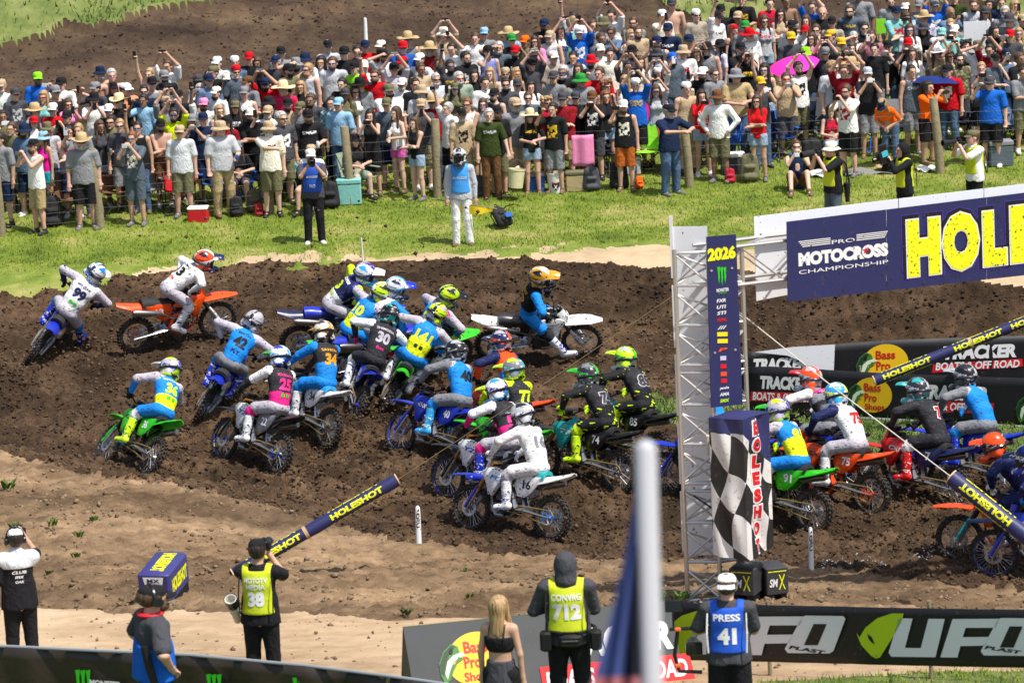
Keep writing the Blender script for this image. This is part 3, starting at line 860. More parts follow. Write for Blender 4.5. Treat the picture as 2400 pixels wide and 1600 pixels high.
def person_shirt(pose, sex, typ):
    """t tee, k tank top, l long sleeves"""
    k = ('shirt', pose, sex, typ)
    if k in _B: return _B[k]
    S = SDF((-0.78, -0.58, 0.76), (0.78, 0.30, 2.1), HC)
    T = torso_frame(sex); w = SHD[sex]; g = 0.016
    lo = 0.86 if sex == 'm' else 0.90
    S.cone((0, 0.005, lo - 0.02), (0, 0.0, 1.12), 0.165 if sex == "m" else 0.150, 0.148 if sex == 'm' else 0.120, 0.04, 0, (1.28, 0.84, 1))
    S.ell(T['chs'], (0.155 + g if sex == 'm' else 0.14 + g, 0.105 + g, 0.19 + g), 0.05)
    if sex == 'f':
        for s in (-1, 1): S.ell((s * 0.065, -0.085, 1.285), (0.055 + g, 0.05 + g, 0.055 + g), 0.04)
    sw = w - (0.03 if typ != 'k' else 0.075)
    S.cone((-sw, 0, 1.42), (sw, 0, 1.42), 0.062 + g, 0.062 + g, 0.04)
    S.cone((0, 0.01, 1.43), (0, 0.0, 1.50), 0.07, 0.062, 0.04)
    if typ != 'k':
        for s, (wr, hint) in zip((1, -1), arm_pose(pose, sex)):
            sh = v3(s * w, 0.0, 1.425); el, wr = ik(sh, wr, UA, FA, hint)
            if typ == 't':
                e2 = sh + (el - sh) * 0.80
                S.cone(sh, e2, 0.068 if sex == 'm' else 0.055, 0.068 if sex == 'm' else 0.052, 0.03)
            else:
                S.cone(sh, el, 0.066 if sex == 'm' else 0.054, 0.056 if sex == 'm' else 0.046, 0.03); S.cone(el, el + (wr - el) * 0.97, 0.056 if sex == 'm' else 0.046, 0.038, 0.02)
    nk = 1.515 if typ != 'k' else 1.47
    S.cut(lambda x, y, z: lo + 0.012 * np.sin(x * 30 + y * 20) - z)
    S.cut(lambda x, y, z: np.where((np.abs(x) < 0.115) & (y > -0.3), z - nk + 0.25 * np.maximum(0, -y - 0.02), -1.0) )
    _B[k] = S.mesh('shirt'); return _B[k]

def person_bottom(sex, typ, st=''):
    """s shorts, j long trousers, d short denim"""
    k = ('bottom', sex, typ, st)
    if k in _B: return _B[k]
    if st in 'cg' and st:
        S = SDF((-0.36, -0.70, 0.0), (0.36, 0.30, 1.0), HC); L = seat_legs(sex, st); z = L[1]['hip'][2]
        S.ell((0, 0.01, z + 0.04), (0.165, 0.135, 0.125), 0.03)
        for s in (-1, 1): S.cone(L[s]['hip'], L[s]['hip'] + (L[s]['knee'] - L[s]['hip']) * 0.8, 0.105, 0.092, 0.03)
        _B[k] = S.mesh('shorts'); return _B[k]
    S = SDF((-0.36, -0.30, 0.0), (0.36, 0.30, 1.14), HC)
    L = legs(sex)
    S.ell((0, 0.01, 0.965), (0.158 if sex == 'm' else 0.152, 0.122, 0.115), 0.03)
    for s in (-1, 1):
        l = L[s]
        if typ == 'j':
            S.cone(l['hip'], l['knee'], 0.102, 0.074, 0.03); S.cone(l['knee'], l['ank'] + v3(0, 0, -0.03), 0.074, 0.066, 0.02)
        else:
            fr = {'s': 1.0, 'd': 0.45}[typ]
            S.cone(l['hip'], l['hip'] + (l['knee'] - l['hip']) * fr, 0.105, 0.096 if typ == 's' else 0.105, 0.03)
    if typ != 'j': S.cut(lambda x, y, z: ({'s': 0.49, 'd': 0.74}[typ]) - z)
    S.cut(lambda x, y, z: z - 1.05)
    _B[k] = S.mesh('trousers' if typ == 'j' else 'shorts'); return _B[k]

def person_shoe(sex, side, st=''):
    k = ('shoe', sex, side, st if st != 'b' else '')
    if k in _B: return _B[k]
    S = SDF((-0.30, -0.85 if st else -0.28, -0.02), (0.30, 0.16, 0.2), 0.014)
    for s in (side,):
        a = seat_legs(sex, st)[s]['ank']
        S.cone(a + v3(0, 0.02, -0.045), a + v3(s * 0.03, -0.15, -0.055), 0.050, 0.045, 0.02, 0, (1, 1, 0.85)); S.cone(a + v3(0, 0.005, 0.01), a + v3(0, 0.01, -0.03), 0.05, 0.052, 0.02)
    S.cut(lambda x, y, z: -z)
    _B[k] = S.mesh('shoe'); return _B[k]
HEADC = Vector((0, -0.025, 1.635))

# ---- headgear and hair, modelled around the head centre, looking along -y
def hat_mesh(kind):
    k = ('hat', kind)
    if k in _B: return _B[k]
    b = MB()
    def dome(rx, ry, h, z0, n=16, rings=((1.0, 0), (1.02, 0.25), (0.97, 0.55), (0.78, 0.83), (0.42, 0.97), (0.0, 1.0)), back=0.012):
        vs = []
        for (q, t) in rings:
            for i in range(n):
                a = 2 * math.pi * i / n
                vs.append((rx * q * math.cos(a), ry * q * math.sin(a) + back, z0 + h * t))
        fs = [[j * n + i, j * n + (i + 1) % n, (j + 1) * n + (i + 1) % n, (j + 1) * n + i] for j in range(len(rings) - 1) for i in range(n)]
        b.add(vs, fs)
    def brim(r0x, r0y, r1x, r1y, z0, dz, n=20, th=0.006, wav=0.0, back=0.012, curl=0.0):
        vs = []
        for (rx, ry, z) in ((r0x, r0y, z0), (r1x, r1y, z0 + dz), (r1x, r1y, z0 + dz - th), (r0x, r0y, z0 - th)):
            for i in range(n):
                a = 2 * math.pi * i / n
                zz = z + (wav * math.sin(3 * a) + curl * math.cos(a) ** 2 if rx == r1x else 0)
                vs.append((rx * math.cos(a), ry * math.sin(a) + back, zz))
        fs = [[j * n + i, j * n + (i + 1) % n, ((j + 1) % 4) * n + (i + 1) % n, ((j + 1) % 4) * n + i] for j in range(4) for i in range(n)]
        b.add(vs, fs)
    def bill(sgn):
        n = 8; vs = []
        for t in (0, 1):
            for i in range(n + 1):
                a = math.pi * (0.12 + 0.76 * i / n)
                x = 0.082 * math.cos(a); y = -0.055 - 0.055 * math.sin(a); x2 = 0.088 * math.cos(a); y2 = -0.055 - 0.125 * math.sin(a)
                vs.append((x, sgn * y + 0.012, 0.052 - t * 0.006)); vs.append((x2, sgn * y2 + 0.012, 0.038 - 0.022 * abs(math.cos(a)) - t * 0.006))
        m_ = 2 * (n + 1); fs = []
        for i in range(n):
            q = 2 * i
            fs += [[q, q + 1, q + 3, q + 2], [m_ + q, m_ + q + 2, m_ + q + 3, m_ + q + 1], [q + 1, m_ + q + 1, m_ + q + 3, q + 3]]
        b.add(vs, fs)
    if kind == 'cap': dome(0.087, 0.104, 0.098, 0.042); bill(1)
    elif kind == 'backcap': dome(0.087, 0.104, 0.098, 0.042); bill(-1)
    elif kind == 'bucket': dome(0.090, 0.106, 0.098, 0.045, rings=((1.0, 0), (0.98, 0.4), (0.9, 0.8), (0.75, 0.97), (0, 1.0))); brim(0.09, 0.106, 0.145, 0.162, 0.05, -0.045, wav=0.006)
    elif kind == 'straw': dome(0.092, 0.108, 0.12, 0.045, rings=((1.0, 0), (0.98, 0.4), (0.9, 0.75), (0.6, 0.97), (0, 0.96))); brim(0.092, 0.108, 0.215, 0.235, 0.05, -0.01, wav=0.012)
    elif kind == 'cowboy': dome(0.088, 0.108, 0.13, 0.045, rings=((1.0, 0), (0.97, 0.5), (0.85, 0.9), (0.5, 1.0), (0, 0.85))); brim(0.088, 0.108, 0.175, 0.19, 0.05, -0.012, curl=0.055)
    elif kind == 'visor': dome(0.088, 0.105, 0.04, 0.045, rings=((1.0, 0), (1.02, 1.0))); bill(1)
    _B[k] = b.mesh('hat_' + kind, 'all'); return _B[k]

def hair_mesh(kind):
    k = ('hair', kind)
    if k in _B: return _B[k]
    S = SDF((-0.2, -0.2, -0.5), (0.2, 0.22, 0.2), 0.013)
    if kind == 'beard':
        S.ell((0, -0.05, -0.07), (0.066, 0.062, 0.066), 0.02)
        S.cut(lambda x, y, z: np.maximum(z + 0.056 - 0.045 * (np.abs(x) > 0.048), -(np.sqrt((x / 0.058) ** 2 + ((y + 0.015) / 0.070) ** 2 + ((z + 0.035) / 0.072) ** 2) - 0.93) * 0.06))
    else:
        big = 0.014 if kind in ('short', 'bald') else 0.022
        S.ell((0, 0.018, 0.03), (0.077 + big, 0.096 + big, 0.098 + big), 0.02)
        if kind == 'long':
            S.cone((0, 0.075, 0.02), (0, 0.095, -0.26), 0.085, 0.07, 0.03, 0, (1.05, 0.55, 1))
            for s in (-1, 1): S.cone((s * 0.075, 0.0, 0.0), (s * 0.10, -0.05, -0.27), 0.03, 0.028, 0.02)
        if kind == 'curly':
            for i in range(26):
                a = i * 2.4; z = 0.13 - 0.2 * (i / 26)
                r = 0.095
                S.ell((r * math.cos(a), 0.02 + 0.108 * math.sin(a), z + 0.0), (0.034, 0.034, 0.034), 0.012)
        zf = 0.075 if kind != 'curly' else 0.085
        S.cut(lambda x, y, z: np.where((y < -0.045) & (np.abs(x) < 0.075 - 0.0 * z), zf - z, np.where((y < 0.0), 0.02 - z - (0.5 if kind == 'long' else 0), -z - 0.085 - (0.5 if kind == 'long' else 0))))
        if kind == 'long': S.cut(lambda x, y, z: -(z + 0.30) + 0.03 * np.sin(x * 60))
    _B[k] = S.mesh('hair_' + kind); return _B[k]

def glasses_mesh():
    if 'gl' in _B: return _B['gl']
    b = MB()
    for s in (-1, 1):
        b.grid(lambda u, v: (s * (0.008 + 0.058 * u), -0.112 + 0.038 * u * u, 0.020 - 0.028 * v * (1 - 0.25 * u)), 4, 2)
        b.tube([(s * 0.066, -0.075, 0.016), (s * 0.084, 0.01, 0.012)], 0.004, 4)
    b.tube([(-0.012, -0.114, 0.016), (0.012, -0.114, 0.016)], 0.004, 4)
    me = b.mesh('sunglasses', 'all')
    _B['gl'] = me; return me
def eyes_mesh():
    if 'ey' in _B: return _B['ey']
    b = MB()
    for s in (-1, 1): b.ball((s * 0.032, -0.093, 0.0), (0.013, 0.008, 0.008), 8, 5)
    _B['ey'] = b.mesh('eyes', 'all'); return _B['ey']
# ------------------------------------------------------------------ spectators behind the wire fence
# per tile of the photograph (origin x, origin y, zoom): head position, shirt, headgear, hair, pose, legs, details
CROWD = {
(0, 140, 3.7325): """
330 170 t:blue cap:lime sb d . BG
540 215 t:white cap:black sd 1 . G
480 285 k:black cap:grey sd d . G
130 305 t:charcoal cap:charcoal sd d . Gq
385 330 k:aqua - ly d . G
15 235 t:white cap:tan sg d . B
300 450 t:sky straw:tan sb d . G
465 440 t:red cap:cream sd d s:khaki Gq
590 505 t:black cap:black sd p . G
300 550 t:white cap:red lb d . -
215 625 l:steel bucket:navy sd d s:navy GB
300 760 k:white cap:black sb p s:khaki BG
385 690 k:pink bucket:sky lb d d:teal -
20 500 t:olive - sd p . -
875 120 b bucket:navy sg d . B
975 140 b - sg o . -
1315 130 b - sy r . -
1330 210 k:grey cap:black sd d . G
1435 150 t:black cap:grey sd d . GB
1470 60 t:white - sb P . -
1460 265 t:black cap:black sd d . G
990 250 t:black cap:black lb d . -
1095 265 t:peach cap:white sb d . GH
1260 280 t:navy - sd d . G
1260 360 t:sky - sd 1 . -
825 350 t:white bucket:black sd p . G
1045 370 t:black cowboy:cream sd d . G
955 450 t:black cap:white sd d . G
975 545 t:olive - sd h s:charcoal GqH
1050 580 t:charcoal - sy d . G
870 590 t:charcoal - lb d . -
715 720 t:grey cowboy:tan sg d s:black GBH
690 620 t:grey - sy 1 . -
1160 690 t:slate - sr p s:slate Gq
1205 600 k:black - sd r j:jeans G
1405 580 b cap:black sd x s:brown GB
1450 385 t:grey cap:tan sb P . -
0 700 t:grey - sd d . -
""",
(380, 120, 3.7325): """
485 110 t:pale cap:white sb d . q
635 100 t:steel back:white sb d . Bq
765 70 t:black cap:red sd d . -
840 110 t:black - lb d . -
1040 20 t:grey cap:black sb d . -
1000 100 t:charcoal cap:navy sg d . -
1100 170 t:olive cap:black sd d . GB
1255 80 t:white bucket:navy sd d . G
405 260 t:steel cap:navy sd d . -
565 250 k:black cap:cream ly d . -
480 370 t:white cap:cream sd d . B
145 400 t:black cap:black sb d . -
100 560 t:neon - sd P . GB
365 470 t:white cap:rose sd r . GB
360 600 t:navy cap:navy sb d s:navy q
500 530 k:black - ly c . G
640 490 t:black cap:olive lb d . Gq
775 560 t:black cap:cream sd x s:black GB
720 370 k:white cap:grey sb d . q
755 280 t:grey cap:brown sd d . -
915 290 t:red cap:navy sd P j:black GBH
1060 330 t:magenta straw:cream sb d . -
1215 320 t:black - ly 1 . G
1305 430 t:charcoal - sb d . BH
1100 470 t:tan cap:black sd d . B
1035 590 t:charcoal - sg d s:olive GqH
1275 570 t:black cap:black sr h s:black GBqH
155 710 t:pale cap:tan sd d s:olive G
505 680 t:silver bucket:tan sg h j:khaki H
930 680 t:cream bucket:tan sg L s:olive Bq
660 840 t:black cap:grey lb t s:charcoal S
1305 880 t:white cap:tan sb t s:tan S
""",
(740, 40, 3.4075): """
95 240 t:silver cap:black sg d . -
135 370 t:silver - sb d . GBH
230 290 t:black cap:black sd d . G
330 280 t:maroon - sd d . G
395 240 t:red cap:navy sd d . -
525 240 t:black cap:cream sd h . GBq
735 180 k:grey straw:tan sb d . Gq
910 260 t:maroon straw:yellow sg d . B
1020 140 t:tan bucket:cream sg P . G
835 345 t:white cap:white sb d . -
700 370 t:black cap:red sd d . G
380 400 t:white cap:cream sg d . BH
320 410 t:lime cap:black sd d . -
480 470 t:red - sb r . GBH
625 420 t:silver cap:black sd P . -
720 470 t:black - ld d . G
835 420 t:tan - sb d . G
215 540 t:black - sd d . -
350 550 t:grey straw:black sd d . G
310 600 k:white - lb d . G
235 620 t:olive cap:charcoal lb d . -
580 590 t:white cap:olive sd x . BH
1070 395 t:charcoal - sd r . GBq
985 370 t:white - lb d . -
1195 330 t:black - sd x . Bq
1265 470 t:black - ld h . -
1140 490 t:sage - sg d . GBH
1090 260 t:white - sd P . -
790 540 t:black - sd d . G
845 600 t:silver bucket:tan sg d . GB
930 680 t:maroon straw:tan sb d . G
840 710 t:charcoal cap:tan sb p s:camo -
130 690 t:plaid - sd d j:black G
185 700 t:sky cap:sky sb d . -
645 770 k:white - lb t d:orchid -
795 850 k:black - lb x d:denim -
435 790 k:black - ld p s:black -
310 985 t:black cap:black lb t s:sage S
1060 735 t:white - sg r s:black -
1165 785 t:tan cap:black sg d s:tan BGq
1215 700 k:white - sr x . G
""",
(1100, 0, 3.2675): """
115 260 t:grey cap:sky sd d . G
45 300 t:white - sb d . -
140 400 k:lavender cap:black sd 1 . G
300 265 t:sky straw:tan sb d . -
320 310 t:black cap:green sd d . G
355 400 t:black cap:red sd d . GBq
430 325 t:olive cap:orange sd p . -
510 320 t:rose - lb h . G
490 425 t:black cap:charcoal sd d . B
475 495 t:charcoal cap:black sd P . G
575 195 t:black cap:navy sd d . B
690 250 t:white - lb P . q
800 145 t:white - sd r . G
775 185 t:aqua cap:olive sb d . -
840 255 t:blue cap:white sd P . q
940 200 t:royal - sb d . -
1025 185 t:grey bucket:olive sb d . -
1090 125 t:white - sd P . -
1090 255 t:steel - sb p . G
640 445 t:taupe cap:cream sb d . G
795 445 t:silver - sd d . G
725 555 t:black - sg d . GBqH
850 620 t:grey bucket:green sd h . GH
1000 390 t:cream cap:cream sd d . -
1075 420 t:cream - sd d . -
1000 565 t:red - sb 1 . -
1045 665 k:black - cr d . G
1042 745 t:black - lr h . -
1180 820 k:black cap:white sb 1 s:rust Bq
942 750 t:black cap:brown sb p s:charcoal q
640 840 t:black - sd 1 s:grey q
465 890 t:black straw:cream lr t d:denim Gq
590 790 t:crimson - cy d . G
470 670 t:white - ld d . -
345 805 t:grey cap:tan sg d s:tan BGH
195 730 k:charcoal cap:black sb d . GB
118 640 t:white - sd d . q
280 650 t:charcoal - sd d . GB
355 570 k:black - ly d . G
160 570 k:olive - ly d . -
150 885 t:forest - sg b j:brown q
207 865 t:black cap:black sr d s:olive B
1215 520 t:charcoal - sd P . -
""",
(1450, 0, 3.4075): """
95 290 k:rose - ly d . G
150 260 t:tan - sb d . GB
105 415 t:charcoal cap:black sd d . B
170 500 t:cream - lb d s:black -
135 680 t:blue back:white sb P . q
345 130 t:cream cap:white sb 1 . -
425 40 b cap:charcoal sb d . -
395 240 t:navy cap:navy sd d . Gq
310 440 t:silver bucket:charcoal lb d . -
425 475 t:slate cap:blue sb 1 j:jeans B
515 420 t:white bucket:tan sd d . Gq
560 330 k:white cap:navy sb d . -
615 125 l:taupe back:white sb d . G
775 145 t:white cap:black sd r . Gq
985 5 t:black - sd h s:black q
915 245 k:navy back:red lr d . -
1010 220 t:grey cap:green sb d . G
1040 285 t:white straw:red sd d . -
1160 175 t:silver - lb d . Gq
1290 120 k:tan - ld x . G
1205 35 t:crimson - sd d . q
815 375 t:lilac straw:black ld s d:jeans G
815 90 t:black cap:black sd d . -
1025 465 t:black - cb 1 . q
970 395 t:black cap:black sd p . -
675 590 t:black cap:white sd 1 . GBH
935 610 t:khaki bucket:grey sd t . GH
1165 560 k:black - ld r . G
1130 670 k:charcoal cap:gold sb p . G
660 770 l:scarlet - ld p d:denim q
790 780 l:white bucket:brown sg w s:olive G
1105 810 t:scarlet - lb x d:denim G
395 890 t:navy cap:black sg Y j:jeans GBH
""",
(1800, 0, 3.5636): """
150 15 b - sb d . -
375 65 t:blue - sb P . -
455 110 t:black - zb x . H
320 180 k:rose - lb d . -
690 95 t:slate - sb d . GBqH
760 -35 t:grey cap:black sd d . H
535 195 t:taupe cap:black sb d . G
210 225 t:pale cap:black sg d . BH
190 325 t:charcoal cap:gold sd d . G
370 325 k:rose - lb d . G
315 455 t:black bucket:lime sb d . G
250 570 k:white - sd P s:olive Bq
480 450 t:charcoal cap:grey sd P . G
535 565 t:silver - sy d s:blue GqH
530 305 t:charcoal cap:gold sb d . -
610 370 t:black cap:gold sd d . G
700 545 k:cream straw:yellow sb P . Gq
805 240 t:black - sd d . Gq
860 310 t:mauve - sb 1 . -
890 415 t:black - sd d . -
1005 395 k:black cap:black sd p j:jeans q
830 620 t:black cap:silver sd p s:grey -
660 765 t:white - sb p s:black GBq
1015 850 t:orange cap:navy ly t j:jeans N
520 930 k:crimson - ld t . S
240 1235 k:navy - sb p s:brown gG
1070 110 t:aqua cap:navy sb x . Gq
1150 75 t:sky cap:white lb c . -
""",
(2070, 0, 3.5636): """
60 20 t:grey - sd d . B
340 150 l:lilac straw:yellow sg d . q
220 255 t:white - lb d . Gq
430 50 t:blue cap:grey sd P . q
555 110 t:steel - zb p . B
562 215 t:grey - sy d . G
490 290 t:aqua cap:aqua sb d . -
600 265 t:aqua cap:white sd p . -
690 390 t:black - cd d . -
425 375 t:taupe cap:white sb p . -
445 445 k:khaki straw:white lb P . -
240 455 t:white - lb d . -
210 375 t:black cap:red sb p . -
632 500 t:camo - sd d . GB
232 600 k:slate - sd d s:grey q
542 595 t:red cap:black sd d j:jeans qH
362 730 t:orange - ld p s:black H
905 40 k:black - ld d s:black H
600 -10 t:forest - sd d s:olive -
925 265 t:black - ld c . -
990 30 t:navy - sb d . -
1100 60 t:tan - ly 1 . -
1060 305 t:charcoal cap:red sd 1 . -
1130 285 t:tan - ly d . G
1160 175 t:navy cap:tan sd p . -
1135 495 t:black - sb c . q
820 575 t:charcoal - sy p . -
935 505 t:slate cap:black sg c . -
890 425 t:maroon - sd P . -
895 695 t:blue cap:charcoal sg 1 s:black GH
1165 610 t:grey - sd c . -
""",
}
CC = dict(black='222225', white='f0f0ee', grey='85878b', charcoal='48484e', navy='1d2a47', blue='1d62c4', royal='2257a8', sky='8fb9d6', steel='5f7896', slate='55606b', silver='b9bcc2', pale='cfd3d8',
  red='c0141f', maroon='8c1a24', crimson='b81c38', scarlet='d01a20', orange='ff6a10', rust='b4602a', peach='e0936c', tan='b9a283', taupe='a99d8e', khaki='b09c74', cream='ece6d6', olive='6d6a4e', forest='37421f',
  sage='8fa08d', green='2f8f3d', lime='8ee02a', neon='d8f018', yellow='d9b45a', gold='d8b030', aqua='7fbdb8', teal='1aa0b0', lavender='7d86c0', lilac='d8d4ec', mauve='a8707c', rose='e98ab8', pink='f0219a', magenta='d42a55',
  orchid='d862b0', brown='6a4a30', jeans='41597a', denim='7d9ab8', camo='59543f', plaid='4f7d86')
BODYCOL = {'cream hat': 'e0cfa4'}
SKINS = [mat('skin_fair', (0.64, 0.41, 0.31), 0.55, var=0.06, vscale=20), mat('skin_tan', (0.54, 0.32, 0.22), 0.55, var=0.06, vscale=20), mat('skin_ruddy', (0.62, 0.36, 0.27), 0.55, var=0.06, vscale=20), mat('skin_brown', (0.27, 0.15, 0.095), 0.55, var=0.06, vscale=20)]
def hair_mat(n, c):
    m = mat(n, c, 0.5); nt = m.node_tree; b = nt.nodes['Principled BSDF']; tc = nt.nodes.new('ShaderNodeTexCoord'); mp = nt.nodes.new('ShaderNodeMapping'); mp.inputs['Scale'].default_value = (60, 60, 5)
    ns = nt.nodes.new('ShaderNodeTexNoise'); ns.inputs['Scale'].default_value = 1.0; ns.inputs['Detail'].default_value = 3; mx = nt.nodes.new('ShaderNodeMix'); mx.data_type = 'RGBA'
    nt.links.new(tc.outputs['Object'], mp.inputs[0]); nt.links.new(mp.outputs[0], ns.inputs[0]); rp = nt.nodes.new('ShaderNodeValToRGB'); rp.color_ramp.elements[0].position = 0.35; rp.color_ramp.elements[1].position = 0.65
    nt.links.new(ns.outputs[0], rp.inputs[0]); nt.links.new(rp.outputs[0], mx.inputs[0]); mx.inputs[6].default_value = (*[q * 0.55 for q in c], 1); mx.inputs[7].default_value = (*[min(1, q * 1.6) for q in c], 1); nt.links.new(mx.outputs[2], b.inputs['Base Color'])
    bp = nt.nodes.new('ShaderNodeBump'); bp.inputs['Strength'].default_value = 0.7; bp.inputs['Distance'].default_value = 0.02; nt.links.new(ns.outputs[0], bp.inputs['Height']); nt.links.new(bp.outputs[0], b.inputs['Normal'])
    return m
HAIRS = {'d': hair_mat('hair_dark', (0.022, 0.015, 0.011)), 'b': hair_mat('hair_brown', (0.075, 0.042, 0.024)), 'y': hair_mat('hair_blond', (0.36, 0.23, 0.11)), 'g': hair_mat('hair_grey', (0.42, 0.40, 0.38)), 'r': hair_mat('hair_auburn', (0.18, 0.07, 0.03))}
M_LENS = [mat('lens_black', (0.01, 0.01, 0.012), 0.12, spec=0.6)] * 3 + [mat('lens_blue', (0.02, 0.16, 0.55), 0.1, 0.6), mat('lens_red', (0.5, 0.05, 0.04), 0.1, 0.6), mat('lens_amber', (0.6, 0.3, 0.03), 0.1, 0.6)]
M_EYE = mat('eye', (0.03, 0.02, 0.015), 0.3)
M_SHOE = [mat('shoe_white', (0.75, 0.75, 0.74), 0.6), mat('shoe_grey', (0.14, 0.14, 0.15), 0.7), mat('shoe_black', (0.02, 0.02, 0.02), 0.6), mat('shoe_brown', (0.16, 0.10, 0.06), 0.7)]
M_BAND = mat('wristband', (1.0, 0.28, 0.03), 0.5)

def cloth(colname, pr=None, kind='tee'):
    """woven cloth with creases; pr adds a chest print of that colour"""
    nm = 'cloth_%s_%s_%s' % (colname, pr, kind)
    if nm in MATS: return MATS[nm]
    col = hexc(CC[colname])
    m = bpy.data.materials.new(nm); m.use_nodes = True
    nt = m.node_tree; N = nt.nodes.new; L = nt.links.new; b = nt.nodes['Principled BSDF']
    b.inputs['Roughness'].default_value = 0.9; b.inputs['Specular IOR Level'].default_value = 0.15; b.inputs['Base Color'].default_value = (*col, 1)
    tc = N('ShaderNodeTexCoord'); out = None
    n = N('ShaderNodeTexNoise'); n.inputs['Scale'].default_value = 7; n.inputs['Detail'].default_value = 4; n.inputs['Distortion'].default_value = 1.2
    mp = N('ShaderNodeMapping'); mp.inputs['Scale'].default_value = (1.6, 1.6, 0.8); L(tc.outputs['Object'], mp.inputs[0]); L(mp.outputs[0], n.inputs[0])
    bp = N('ShaderNodeBump'); bp.inputs['Strength'].default_value = 0.75; bp.inputs['Distance'].default_value = 0.05
    L(n.outputs[0], bp.inputs['Height']); L(bp.outputs[0], b.inputs['Normal'])
    def mixc(fac, c2):
        nonlocal out
        mx = N('ShaderNodeMix'); mx.data_type = 'RGBA'; L(fac, mx.inputs[0])
        if out: L(out, mx.inputs[6])
        else: mx.inputs[6].default_value = (*col, 1)
        mx.inputs[7].default_value = (*c2, 1); out = mx.outputs[2]
    if colname == 'plaid':
        ck = N('ShaderNodeTexChecker'); ck.inputs['Scale'].default_value = 22; L(tc.outputs['Object'], ck.inputs[0]); mixc(ck.outputs[1], hexc('b9d0cc'))
    if colname == 'camo':
        n2 = N('ShaderNodeTexNoise'); n2.inputs['Scale'].default_value = 18; L(tc.outputs['Object'], n2.inputs[0])
        g = N('ShaderNodeMath'); g.operation = 'GREATER_THAN'; g.inputs[1].default_value = 0.52; L(n2.outputs[0], g.inputs[0]); mixc(g.outputs[0], hexc('8f8a6c'))
    if colname in ('denim', 'jeans'):
        n2 = N('ShaderNodeTexNoise'); n2.inputs['Scale'].default_value = 9; L(tc.outputs['Object'], n2.inputs[0]); mixc(n2.outputs[0], hexc('a9bccd' if colname == 'denim' else '5d7594'))
    if pr:
        sx = N('ShaderNodeSeparateXYZ'); L(tc.outputs['Object'], sx.inputs[0])
        def band(sock, c, hw):
            s = N('ShaderNodeMath'); s.operation = 'SUBTRACT'; s.inputs[1].default_value = c; L(sock, s.inputs[0])
            a = N('ShaderNodeMath'); a.operation = 'ABSOLUTE'; L(s.outputs[0], a.inputs[0])
            lt = N('ShaderNodeMath'); lt.operation = 'LESS_THAN'; lt.inputs[1].default_value = hw; L(a.outputs[0], lt.inputs[0]); return lt.outputs[0]
        def mul(p, q):
            k = N('ShaderNodeMath'); k.operation = 'MULTIPLY'; L(p, k.inputs[0]); L(q, k.inputs[1]); return k.outputs[0]
        fr = N('ShaderNodeMath'); fr.operation = 'LESS_THAN'; fr.inputs[1].default_value = -0.03; L(sx.outputs[1], fr.inputs[0])
        z0, hw = {1: (1.30, 0.055), 2: (1.22, 0.13), 3: (1.33, 0.03)}[pr[1]]
        w = {1: 0.12, 2: 0.10, 3: 0.12}[pr[1]]
        msk = mul(mul(band(sx.outputs[0], 0, w), band(sx.outputs[2], z0, hw)), fr.outputs[0])
        n4 = N('ShaderNodeTexNoise'); n4.inputs['Scale'].default_value = 34 if pr[1] != 2 else 22; n4.inputs['Detail'].default_value = 1
        L(tc.outputs['Object'], n4.inputs[0])
        g = N('ShaderNodeMath'); g.operation = 'GREATER_THAN'; g.inputs[1].default_value = 0.47; L(n4.outputs[0], g.inputs[0])
        mixc(mul(msk, g.outputs[0]), hexc(CC[pr[0]]))
    if out: L(out, b.inputs['Base Color'])
    MATS[nm] = m
    return m
M_STRAW = mat('straw', hexc('bfa67a'), 0.85, var=0.18, vscale=60, bump=0.5, bscale=120)
def hat_mat(kind, c):
    if kind in ('straw', 'cowboy') and c in ('tan', 'yellow', 'cream'):
        return M_STRAW if c != 'cream' else mat('straw_pale', hexc('dcc9a0'), 0.85, var=0.12, vscale=60)
    return cloth(c, None, 'hat')
def phone_mesh():
    if 'ph' not in _B:
        b = MB(); b.box((0, 0, 0), (0.075, 0.010, 0.150), bev=0.004); _B['ph'] = b.mesh('smartphone')
        c = MB(); c.box((0.018, -0.0065, 0.052), (0.026, 0.004, 0.030)); _B['phc'] = c.mesh('camera_bump')
    return _B['ph'], _B['phc']
def can_mesh():
    if 'can' not in _B:
        b = MB(); b.lathe([(0.027, 0), (0.033, 0.008), (0.033, 0.112), (0.027, 0.122), (0.0, 0.121)], 12); _B['can'] = b.mesh('drink_can', True)
    return _B['can']
M_PHONE = [mat('phone_black', (0.015, 0.015, 0.018), 0.25), mat('phone_grey', (0.30, 0.31, 0.34), 0.3, 0.5), mat('phone_white', (0.75, 0.75, 0.78), 0.3)]
M_CAN = [mat('can_silver', (0.65, 0.66, 0.68), 0.25, 0.9), mat('can_blue', (0.05, 0.12, 0.45), 0.3, 0.4), mat('can_white', (0.8, 0.8, 0.8), 0.4)]
GARM = {'t': 'tee', 'k': 'tank top', 'l': 'long-sleeved shirt'}
HATW = {'cap': 'cap', 'back': 'backward cap', 'bucket': 'bucket hat', 'straw': 'wide sunhat', 'cowboy': 'cowboy hat'}
HAIRW = {'d': 'dark', 'b': 'brown', 'y': 'blond', 'g': 'grey', 'r': 'auburn'}
STW = {'': '', 'c': 'seated ', 'g': 'sitting ', 'b': 'bending '}
POSEW = {'d': 'arms down', 'x': 'arms crossed', 'p': 'filming with both hands', 'P': 'filming overhead', '1': 'phone in one hand', 'h': 'holding a drink', 's': 'shading the eyes', 'w': 'hands on hips', 'c': 'hand at chin',
         'r': 'one arm raised', 't': 'hands held together', 'L': 'arm on post', 'Y': 'leaning on post', 'b': 'carrying a bucket', 'o': 'arm stretched out'}
people = []
prr = random.Random(5)
